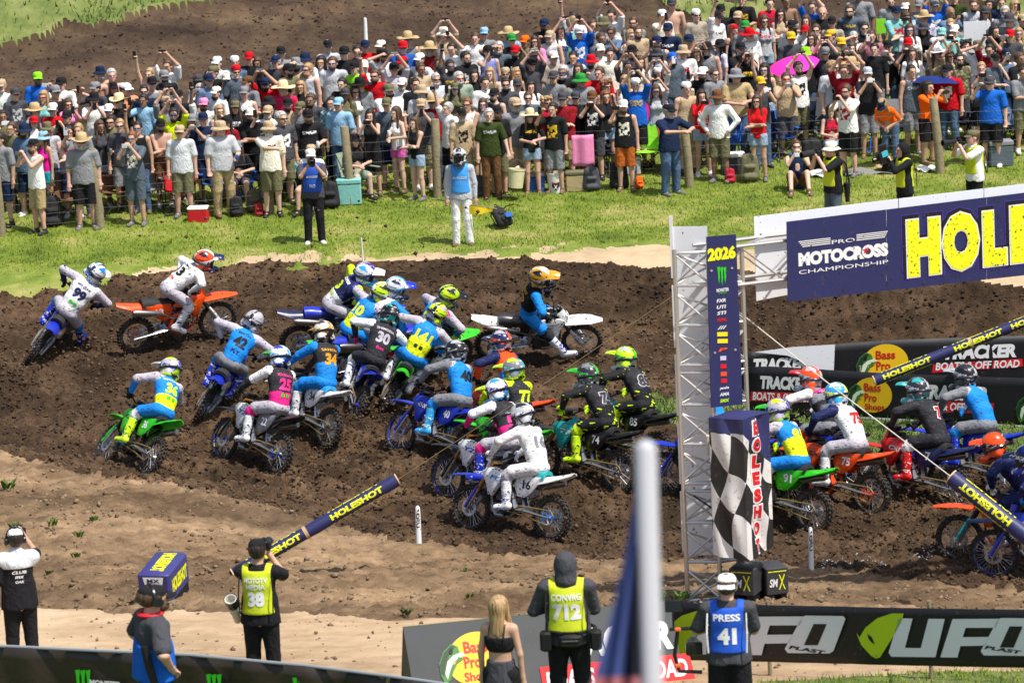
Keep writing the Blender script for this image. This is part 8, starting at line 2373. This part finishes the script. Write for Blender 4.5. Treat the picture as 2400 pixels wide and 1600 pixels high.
def ff(u, v): return (0.15 + 0.62 * u, -0.02 - 0.1 * u + 0.03 * math.sin(u * 9), -0.01 - 0.10 * u - v * (0.10 + 0.06 * math.sin(u * 4)) - 0.0)
b = MB(); b.grid(ff, 10, 5); b.obj('cloth', mat('flag_yellow', hexc('f2d21a'), 0.7), o, 'all')
f = figure(1950, 350, 'photographer in pale bucket hat and black shirt aiming a camera left', rz_face(-62), 'p', 'm', ('t', 'black'), ('j', 'slate'), 2, ('bucket', 'cream'), 'sd', w=1.12, skin=2, vest=('lime', 'c9d624', [('MOTOTV', 1.30, 0.22, 0.05, 0.03, M_PBLK, 'f')]))
slr(f, (0, -0.32, 1.60), 0.0, 'camera aimed by the photographer in the pale bucket hat', True)
o = thing('harness', 'black camera harness and hanging lens on the photographer in the bucket hat', 'harness', mw=Matrix.LocRotScale(f.location, f.rotation_euler, Vector((1, 1, 1))))
b = MB(); b.tube([(0.16, -0.17, 1.40), (0.18, 0.0, 1.52), (0.18, 0.17, 1.38), (0.22, 0.20, 1.05), (0.22, 0.12, 0.92)], 0.024, 6, True, 0.6); b.obj('strap', M_PBLK, o)
b = MB(); b.lathe([(0.04, 0), (0.045, 0.14), (0.055, 0.15), (0.055, 0.26), (0, 0.26)], 12, (0.24, 0.14, 0.70)); b.box((0.24, 0.14, 1.0), (0.12, 0.1, 0.1), bev=0.015); b.obj('camera_body', M_PHONE[0], o)
f = figure(2118, 352, 'hooded videographer in neon vest with a shoulder camera', rz_face(-70), 'p', 'm', ('l', 'black'), ('j', 'black'), 2, None, None, w=1.05, vest=('lime', 'c9d624', [('MEDIA', 1.30, 0.2, 0.05, 0.03, M_PBLK, 'f')])); hood(f, 'black')
c = slr(f, (-0.02, -0.40, 1.55), 0.25, 'large video camera of the hooded videographer', False)
b = MB(); b.box((0, 0.0, 0.0), (0.16, 0.22, 0.22), bev=0.02); b.box((0.0, 0.03, 0.17), (0.09, 0.14, 0.10), bev=0.01); b.obj('video_body', M_PHONE[0], c); b = MB(); b.box((0.084, 0.02, 0.06), (0.006, 0.12, 0.1)); b.obj('side_label', mat('cyan_label', hexc('3fb5c8'), 0.5), c)
f = figure(2282, 322, 'photographer in white shirt and olive cap with neon vest near the frame edge', rz_face(-65), 'p', 'm', ('t', 'white'), ('j', 'black'), 2, ('cap', 'olive'), 'sb', w=1.10, skin=2, vest=('lime', 'c9d624', [('MOTOTV', 1.30, 0.22, 0.05, 0.03, M_PBLK, 'f')]))
slr(f, (0, -0.32, 1.60), 0.0, 'black camera of the photographer in the white shirt', True)
o = thing('harness', 'thin black straps on the back of the white-shirted photographer', 'harness', mw=Matrix.LocRotScale(f.location, f.rotation_euler, Vector((1, 1, 1))))
b = MB()
for s in (-1, 1): b.tube([(s * 0.12, -0.16, 1.38), (s * 0.13, 0.02, 1.53), (s * 0.05, 0.18, 1.30), (-s * 0.14, 0.17, 1.0)], 0.016, 6)
b.obj('strap', M_PBLK, o)

# ------------------------------------------------------------------ belongings of the spectators
def cc(n): return mat('canvas_' + n, CC[n] and hexc(CC[n]), 0.8, bump=0.4, bscale=12)
def chair_parts():
    if 'chair' in _B: return _B['chair']
    d = {}
    def seat(u, v): return (-0.27 + 0.54 * u, -0.24 + 0.46 * v, 0.43 - 0.05 * math.sin(math.pi * u) * (0.5 + 0.5 * math.sin(math.pi * v)) + 0.02 * (1 - v))
    b = MB(); b.grid(seat, 6, 6); b.grid(lambda u, v: seat(1 - u, v)[:2] + (seat(1 - u, v)[2] - 0.012,), 6, 6); d['seat'] = b.mesh('seat', 'all')
    def back(u, v): return (-0.28 + 0.56 * u, 0.20 + 0.14 * v + 0.04 * math.sin(math.pi * u), 0.42 + 0.48 * v)
    b = MB(); b.grid(back, 6, 5); b.grid(lambda u, v: (back(1 - u, v)[0], back(1 - u, v)[1] + 0.012, back(1 - u, v)[2]), 6, 5); d['backrest'] = b.mesh('backrest', 'all')
    for i, q in enumerate((((-0.28, -0.26, 0), (0.27, 0.22, 0.44)), ((0.28, -0.26, 0), (-0.27, 0.22, 0.44)), ((-0.28, 0.26, 0), (-0.29, -0.24, 0.62)), ((0.28, 0.26, 0), (0.29, -0.24, 0.62)), ((-0.28, -0.26, 0), (-0.29, 0.35, 0.92)), ((0.28, -0.26, 0), (0.29, 0.35, 0.92)))):
        b = MB(); b.tube(q, 0.011, 6); d['leg%d' % i] = b.mesh('leg', True)
    b = MB()
    for s in (-1, 1): b.box((s * 0.29, -0.03, 0.62), (0.07, 0.46, 0.014))
    d['arm'] = b.mesh('armrest'); _B['chair'] = d
    return d
def chair(px, py, col, rz, label):
    d = chair_parts(); t = thing('camp_chair', label, 'chair', on_ground(px, py), rz, 'folding chairs among the spectators')
    m_ = cc(col); lm_ = M_DARKM if col != 'blue' else mat('chair_blue_tube', hexc('2a62c8'), 0.4)
    obj('seat', d['seat'], t, m_); obj('backrest', d['backrest'], t, m_); obj('armrest', d['arm'], t, m_)
    for i in range(6): obj('leg', d['leg%d' % i], t, lm_)
CH = [(150, 495, 'blue', 'behind the pink tank top'), (75, 492, 'grey', 'at the far left'), (160, 520, 'brown', 'left of the first post'), (275, 500, 'brown', 'behind the first post'), (425, 498, 'red', 'behind the red cooler'), (512, 480, 'royal', 'behind the tan trousers'), (560, 478, 'blue', 'left of the second post'), (598, 470, 'royal', 'beside the second post'), (660, 468, 'teal', 'right of the second post'), (345, 496, 'grey', 'behind the ginger-haired spectator'), (845, 468, 'sage', 'right of the third post'), (720, 458, 'aqua', 'behind the alone photographer'),
      (1240, 430, 'charcoal', 'behind the blue cooler'), (1395, 415, 'black', 'behind the tan cooler'), (1458, 408, 'navy', 'behind the rust shorts'), (1520, 405, 'lime', 'left of the fifth post'), (1592, 405, 'red', 'behind the fifth post'), (1640, 395, 'navy', 'right of the fifth post'), (1700, 385, 'blue', 'behind the white long-sleeved shirt'), (1790, 378, 'navy', 'behind the scarlet tee'), (1830, 372, 'blue', 'right of the scarlet tee'), (1875, 350, 'navy', 'under the print tank top'), (2010, 355, 'blue', 'behind the bucket-hat photographer'), (2050, 350, 'red', 'beside the orange cap'),
      (2100, 345, 'grey', 'left of the sixth post'), (2240, 340, 'navy', 'right of the sixth post'), (2280, 335, 'navy', 'behind the red polo'), (2350, 345, 'steel', 'beside the big blue tee'), (2395, 340, 'grey', 'at the right frame edge'), (1930, 340, 'charcoal', 'behind the camera case'), (20, 500, 'slate', 'left of the white tank top'), (1330, 420, 'pink', 'behind the white bucket')]
for (x, y, c, w) in CH: chair(x, y, c, prr.gauss(0, 0.35), '%s folding camp chair %s' % ({'steel': 'pale blue', 'sage': 'pale green'}.get(c, c), w))
def cooler(px, py, c, lid, w, h, label, rz=0.0):
    t = thing('cooler', label, 'cooler', on_ground(px, py), rz, 'coolers along the fence')
    b = MB(); b.box((0, 0, h * 0.40), (w, w * 0.65, h * 0.8), bev=0.02); b.obj('tub', cc(c), t, True); b = MB(); b.box((0, 0, h * 0.9), (w * 1.04, w * 0.69, h * 0.2), bev=0.02); b.obj('lid', cc(lid), t, True)
    b = MB(); b.tube([(-w * 0.5, 0, h * 0.75), (-w * 0.56, 0, h * 0.85), (-w * 0.5, 0, h * 0.98)], 0.012, 6); b.tube([(w * 0.5, 0, h * 0.75), (w * 0.56, 0, h * 0.85), (w * 0.5, 0, h * 0.98)], 0.012, 6); b.obj('handle', M_PBLK, t)
cooler(466, 520, 'red', 'white', 0.38, 0.30, 'red cooler with white lid in front of the fence', -0.1)
cooler(1257, 452, 'royal', 'grey', 0.34, 0.40, 'blue soft cooler left of the white bucket')
cooler(1350, 448, 'khaki', 'olive', 0.38, 0.40, 'tan hard cooler right of the white bucket')
cooler(1718, 408, 'charcoal', 'white', 0.46, 0.42, 'dark cooler with white lid beside the olive backpack')
cooler(2345, 388, 'slate', 'grey', 0.46, 0.50, 'grey cooler at the right frame edge', 0.1)
cooler(820, 478, 'aqua', 'aqua', 0.46, 0.50, 'turquoise cooler behind the third post')
cooler(1480, 408, 'silver', 'silver', 0.36, 0.36, 'pale grey cooler behind the rust-coloured shorts')
cooler(490, 330, 'green', 'white', 0.5, 0.3, 'green cooler with white lid carried on the slope') if False else None
def backpack(px, py, c, label, rz=0.0, s=1.0, lie=False):
    t = thing('backpack', label, 'backpack', on_ground(px, py), rz, 'bags lying along the fence')
    t.scale = (s, s, s)
    if lie: t.rotation_euler = (R(-48), 0, rz); t.location.z += 0.08
    S = SDF((-0.25, -0.22, -0.02), (0.25, 0.22, 0.6), 0.014)
    if 'bp' not in _B:
        S.cone((-0.09, 0.02, 0.10), (-0.075, 0.03, 0.40), 0.085, 0.07, 0.03); S.cone((0.09, 0.02, 0.10), (0.075, 0.03, 0.40), 0.085, 0.07, 0.03); S.cone((0, 0.02, 0.10), (0, 0.03, 0.43), 0.095, 0.075, 0.02); S.cone((-0.06, -0.075, 0.11), (0.06, -0.075, 0.11), 0.058, 0.058, 0.012); S.cone((-0.055, -0.06, 0.27), (0.055, -0.06, 0.27), 0.04, 0.04, 0.012); S.cut(lambda x, y, z: -z); _B['bp'] = S.mesh('bag_body')
        b = MB()
        for q in (-1, 1): b.tube([(q * 0.08, 0.08, 0.48), (q * 0.10, 0.17, 0.40), (q * 0.11, 0.17, 0.2), (q * 0.12, 0.10, 0.06)], 0.018, 6, True, 0.5)
        b.tube([(-0.03, 0.0, 0.49), (-0.02, 0.0, 0.54), (0.02, 0.0, 0.54), (0.03, 0.0, 0.49)], 0.01, 6); _B['bps'] = b.mesh('straps', True)
    obj('bag_body', _B['bp'], t, cc(c)); obj('straps', _B['bps'], t, M_PBLK)
backpack(124, 534, 'black', 'large black backpack beside the khaki shorts', 0.2, 1.25)
backpack(555, 508, 'black', 'small black bag left of the second post', 0, 0.8)
backpack(598, 500, 'camo', 'camouflage backpack leaning on the second post', 0, 0.95)
backpack(608, 508, 'maroon', 'small dark red bag at the second post', 0.2, 0.55)
backpack(775, 490, 'black', 'black backpack left of the third post', 0, 1.1)
backpack(1125, 465, 'charcoal', 'dark bag behind the marshal', 0, 0.9)
backpack(1388, 450, 'charcoal', 'dark grey tote bag right of the tan cooler', 0, 1.0)
backpack(1452, 445, 'black', 'tall black bag under the rust shorts', 0, 1.1)
backpack(1758, 428, 'olive', 'olive rucksack at the feet of the scarlet tee', 0, 1.15)
backpack(1712, 430, 'crimson', 'small red and grey bag beside the olive rucksack', 0, 0.6)
backpack(1190, 538, 'black', 'black backpack lying open on the grass', 0.6, 0.95, True)
t = bpy.data.objects[[o.name for o in bpy.data.objects if o.get('label') == 'black backpack lying open on the grass'][0]]; b = MB(); b.box((0.02, -0.17, 0.12), (0.16, 0.03, 0.12), bev=0.01); b.obj('blue_pocket', cc('royal'), t, True); b = MB(); b.tube([(0.1, 0.1, 0.4), (0.26, 0.05, 0.5), (0.36, -0.08, 0.42), (0.4, -0.16, 0.3)], 0.02, 6, True, 0.4); b.tube([(-0.1, 0.1, 0.1), (-0.3, 0.0, 0.06), (-0.38, -0.1, 0.02)], 0.02, 6, True, 0.4); b.obj('loose_strap', M_PBLK, t)
backpack(1500, 442, 'orange', 'orange and black bag right of the rust shorts', 0.5, 0.5)
backpack(1905, 400, 'black', 'black camera case on the grass', 0.1, 1.3)
# white bucket with shield print, carried bucket
def bucket(loc, rz, col, label, h=0.37, r=0.15, printed=False, tilt=0.0):
    t = thing('bucket', label, 'bucket', loc, rz); t.rotation_euler = (0, tilt, rz)
    b = MB(); b.lathe([(r * 0.86, 0), (r, h * 0.93), (r * 1.05, h * 0.93), (r * 1.05, h), (r * 0.98, h), (r * 0.84, 0.02), (0, 0.02)], 20); b.obj('pail', mat('pail_' + col, hexc({'white': 'e4e3df', 'cream': 'd9cfa6'}[col]), 0.5, dirt=0.1), t)
    b = MB(); b.tube([(r * 1.04 * math.cos(math.pi * k / 8), -0.05 * math.sin(math.pi * k / 8) if printed else 0, h * 0.92 + (0.2 if not printed else -0.10) * math.sin(math.pi * k / 8)) for k in range(9)], 0.005, 5); b.obj('handle', M_WIRE, t)
    if printed:
        b = MB(); y = -r * 0.965
        b.add([(-0.07, y, 0.23), (0, y - 0.004, 0.215), (0.07, y, 0.23), (0.075, y, 0.15), (0, y - 0.004, 0.06), (-0.075, y, 0.15)], [[5, 4, 3, 2, 1, 0][::-1]]); b.obj('emblem', M_PBLK, t)
        b = MB(); V, F = fit_text('X', 0.075, 0.08, 0.03); flat(b, V, F, (0, y - 0.006, 0.135), (1, 0, 0), (0, 0, 1), 0.004); b.obj('lettering', M_PWHITE, t)
        b = MB(); V, F = fit_text('RACER', 0.11, 0.022, 0.03); flat(b, V, F, (0, y - 0.006, 0.205), (1, 0, 0), (0, 0, 1), 0.005); b.obj('lettering', M_PRED, t)
bucket(on_ground(1303, 452), 0.0, 'white', 'white bucket with dark shield print between two coolers', 0.40, 0.16, True)
for d in people:
    if d['pose'] == 'b':
        bucket(Vector(d['p']) + Vector((0.44, -0.30, 0.28)), 0.3, 'cream', 'cream bucket carried by the person in the dark green tee', 0.36, 0.16, False, 0.12)
# umbrellas, cloths
def umbrella(px, py, h, r, col, label, tx, ty):
    p = on_ground(px, py, h); t = thing('umbrella', label, 'umbrella', p + Vector((0, 0, h))); t.rotation_euler = (tx, ty, 0)
    n = 8; b = MB(); rings = [(0.02, 0.0), (0.35, -0.03), (0.7, -0.11), (1.0, -0.25)]; vs = []; 
    for (q, z) in rings:
        for k in range(n * 3):
            a = 2 * math.pi * k / (n * 3); sc_ = 1 - 0.05 * abs(math.sin(a * n / 2)) * q
            vs.append((r * q * sc_ * math.cos(a), r * q * sc_ * math.sin(a), r * (z + 0.02 * abs(math.sin(a * n / 2)) * q)))
    m_ = n * 3; b.add(vs, [[j * m_ + k, j * m_ + (k + 1) % m_, (j + 1) * m_ + (k + 1) % m_, (j + 1) * m_ + k] for j in range(3) for k in range(m_)]); b.obj('canopy', mat('umbrella_' + col, hexc({'pink': 'f02fae', 'blue': '14286e'}[col]), 0.5), t, True)
    b = MB(); b.tube([(0, 0, 0.06), (0, 0, -0.9)], 0.008, 6); b.obj('shaft', M_DARKM, t)
    for k in range(n):
        a = 2 * math.pi * k / n; b = MB(); b.tube([(0, 0, -0.02 * r), (0.5 * r * math.cos(a), 0.5 * r * math.sin(a), -0.085 * r), (0.98 * r * math.cos(a), 0.98 * r * math.sin(a), -0.27 * r)], 0.004, 4); b.obj('rib', M_DARKM, t)
umbrella(1858, 140, 1.62, 0.52, 'pink', 'bright pink umbrella above the spectators', R(12), R(-10))
umbrella(2188, 178, 1.5, 0.55, 'blue', 'black and blue umbrella beside the red polo', R(-6), R(4))
def cloth_sheet(px, py, w, d, col, label, name='blanket'):
    p = on_ground(px, py); V = lambda u, v: (w * (u - 0.5), d * (v - 0.5), gz(p.x + w * (u - 0.5), p.y + d * (v - 0.5)) - p.z + 0.05 + 0.03 * math.sin(u * 11 + v * 5) + 0.03 * fbm(u * 4 + px, v * 4, 3, 2))
    b = MB(); b.grid(V, 16, 10); o = b.obj(name, cc(col), None, 'all', loc=p); md = o.modifiers.new('th', 'SOLIDIFY'); md.thickness = 0.015; tag(o, label, name)
cloth_sheet(1935, 412, 0.6, 0.5, 'white', 'white towel on the grass beside the sitting person', 'towel')
cloth_sheet(2040, 408, 1.0, 0.5, 'grey', 'grey and white blanket on the grass behind the photographers')
o = obj('straw_hat', hat_mesh('straw'), None, M_STRAW, loc=on_ground(2078, 408) + Vector((0, 0, 0.12))); tag(o, 'straw hat left on the grey blanket', 'hat')
cloth_sheet(2170, 402, 0.35, 0.3, 'white', 'small white cloth on the grass near the sixth post', 'towel')
# hanging pink towel, white panel
p = on_ground(1366, 335, 0.9); b = MB(); b.grid(lambda u, v: (0.42 * (u - 0.5), 0.03 * math.sin(u * 8), 0.45 + 0.6 * v), 8, 8); o = b.obj('towel', cc('rose'), None, 'all', loc=p); tag(o, 'pink towel hanging beside the charcoal shorts', 'towel'); o.modifiers.new('t', 'SOLIDIFY').thickness = 0.01
p = on_ground(1538, 250, 0.9); b = MB(); b.grid(lambda u, v: (0.45 * (u - 0.5), 0.03 * math.sin(u * 8), 0.4 + 0.85 * v), 8, 8); o = b.obj('towel', cc('pink'), None, 'all', loc=p); tag(o, 'deep pink patterned towel hanging in the crowd', 'towel'); o.modifiers.new('t', 'SOLIDIFY').thickness = 0.01
p = on_ground(2285, 92, 1.2); b = MB(); b.box((0, 0, 1.2), (0.45, 0.03, 0.72)); o = b.obj('board', M_WHITE, None, loc=p); tag(o, 'white board with list standing among the back spectators', 'board')
p = on_ground(2068, 90, 0.9); b = MB(); b.box((-0.02, 0, 1.15), (0.2, 0.04, 0.3)); o = b.obj('towel', cc('lime'), None, loc=p); tag(o, 'lime green cloth hanging in the crowd', 'cloth')
p = on_ground(2085, 105, 0.9); b = MB(); b.box((0.05, 0, 0.95), (0.28, 0.04, 0.34), Matrix.Rotation(0.3, 3, 'Y')); o = b.obj('towel', cc('gold'), None, loc=p); tag(o, 'yellow cloth hanging in the crowd', 'cloth')

# ---- near flag pole with hanging flag, far out of focus
DP = 11.5
pt, pbm = at_depth(1512, 1030, DP), at_depth(1532, 1750, DP)
t = thing('flag_pole', 'blurred white flag pole close to the camera with a hanging flag', 'flag pole', Vector(pbm))
b = MB(); d_ = Vector(pt - pbm); b.tube([d_ * -0.8, d_ * 0.965, d_ * 0.985, d_], [0.031, 0.031, 0.026, 0.009], 16); b.obj('pole', mat('pole_white', hexc('b9b9be'), 0.5), t, True)
def flagfn(u, v):
    # u outwards from the pole, v downwards
    px = 1505 - u * (16 + 150 * v ** 1.5); py = 1105 + v * 640
    q = at_depth(px, py, DP + 0.03 * math.sin(u * 16 + v * 3) * (0.3 + v))
    return Vector(q) - Vector(pbm)
b = MB(); b.grid(flagfn, 14, 20)
me = b.mesh('flag', 'all')
mi = []
for q in me.polygons:
    i = q.index % 14; j = q.index // 14; u = (i + 0.5) / 14; v = (j + 0.5) / 20
    mi.append(3 if (v > 0.74 and int(v * 40) % 2 and u > 0.1) else (2 if v > 0.74 else (1 if u < 0.34 else 0)))
me.polygons.foreach_set('material_index', mi)
obj('flag', me, t, [mat('flag_navy', hexc('3f4f86'), 0.7), mat('flag_dark', hexc('12141f'), 0.7), mat('flag_white', hexc('c9b3b5'), 0.7), mat('flag_red', hexc('b06c70'), 0.7)])

# ---- flying dirt thrown up by the wheels
V = []; F = []; n = 0
fr_ = random.Random(3)
for (ref, px, py, yaw, lean, *_r) in RACE:
    Mb = place(ref, px, py, R(yaw), R(lean)); k_ = 170
    for i in range(k_):
        dd = fr_.random() ** 1.3 * 2.2; loc = Mb @ Vector((-0.95 - dd, fr_.gauss(0, 0.14 + 0.12 * dd), 0.05 + abs(fr_.gauss(0, 0.22 + 0.16 * dd)) * (1 - 0.25 * dd))); s = 0.006 + 0.034 * fr_.random() ** 3.5
        for v in OCT_V: V.append((loc.x + v[0] * s * fr_.uniform(.5, 1.4), loc.y + v[1] * s * fr_.uniform(.5, 1.4), loc.z + v[2] * s * fr_.uniform(.5, 1.4)))
        F += [tuple(n + q for q in f_) for f_ in OCT_F]; n += 6
for i in range(160):
    q = at_depth(fr_.uniform(30, 1250), fr_.uniform(480, 690), fr_.uniform(68, 77)); s = 0.010 + 0.028 * fr_.random() ** 4
    if q[2] < gz(q[0], q[1]) + 0.05: continue
    for v in OCT_V: V.append((q[0] + v[0] * s * fr_.uniform(.5, 1.5), q[1] + v[1] * s, q[2] + v[2] * s * fr_.uniform(.5, 1.5)))
    F += [tuple(n + q2 for q2 in f_) for f_ in OCT_F]; n += 6
o = obj('flying_dirt', big_mesh('flying_dirt', np.array(V), np.array(F), False)); o.data.materials.append(M_CLOD_D); tag(o, 'bits of dirt thrown into the air by the wheels', None, None, 'stuff')
# weeds on the bank
for (x, y, w_) in ((18, 1145, 1.0), (35, 1240, 0.6), (120, 1232, 0.6), (185, 1258, 0.5), (115, 1345, 0.35), (178, 1305, 0.4), (222, 1220, 0.5), (955, 1440, 0.5), (1100, 1400, 0.35), (1552, 1400, 0.5), (1590, 1408, 0.7), (1610, 1402, 0.5), (1085, 1345, 0.5)):
    p = on_ground(x, y); bb = MB()
    for k in range(16):
        a = prr.uniform(0, 6.28); l = prr.uniform(0.08, 0.2) * w_; r0 = prr.uniform(0, 0.12) * w_; c_ = Vector((r0 * math.cos(a), r0 * math.sin(a), 0)); o2 = Vector((math.cos(a + .8), math.sin(a + .8), 0))
        e_ = c_ + o2 * l * 0.7 + Vector((0, 0, l)); sd_ = Vector((-o2.y, o2.x, 0)) * 0.018 * (0.5 + w_)
        bb.add([c_ - sd_ * 0.4, c_ + sd_ * 0.4, (c_ + e_) / 2 + sd_ + Vector((0, 0, 0.02)), e_, (c_ + e_) / 2 - sd_ + Vector((0, 0, 0.02))], [[0, 1, 2, 3, 4]])
    o = bb.obj('weed', M_WEED, None, False, loc=p); tag(o, 'small green weed growing on the dirt bank', 'plant', 'weeds on the dirt bank')
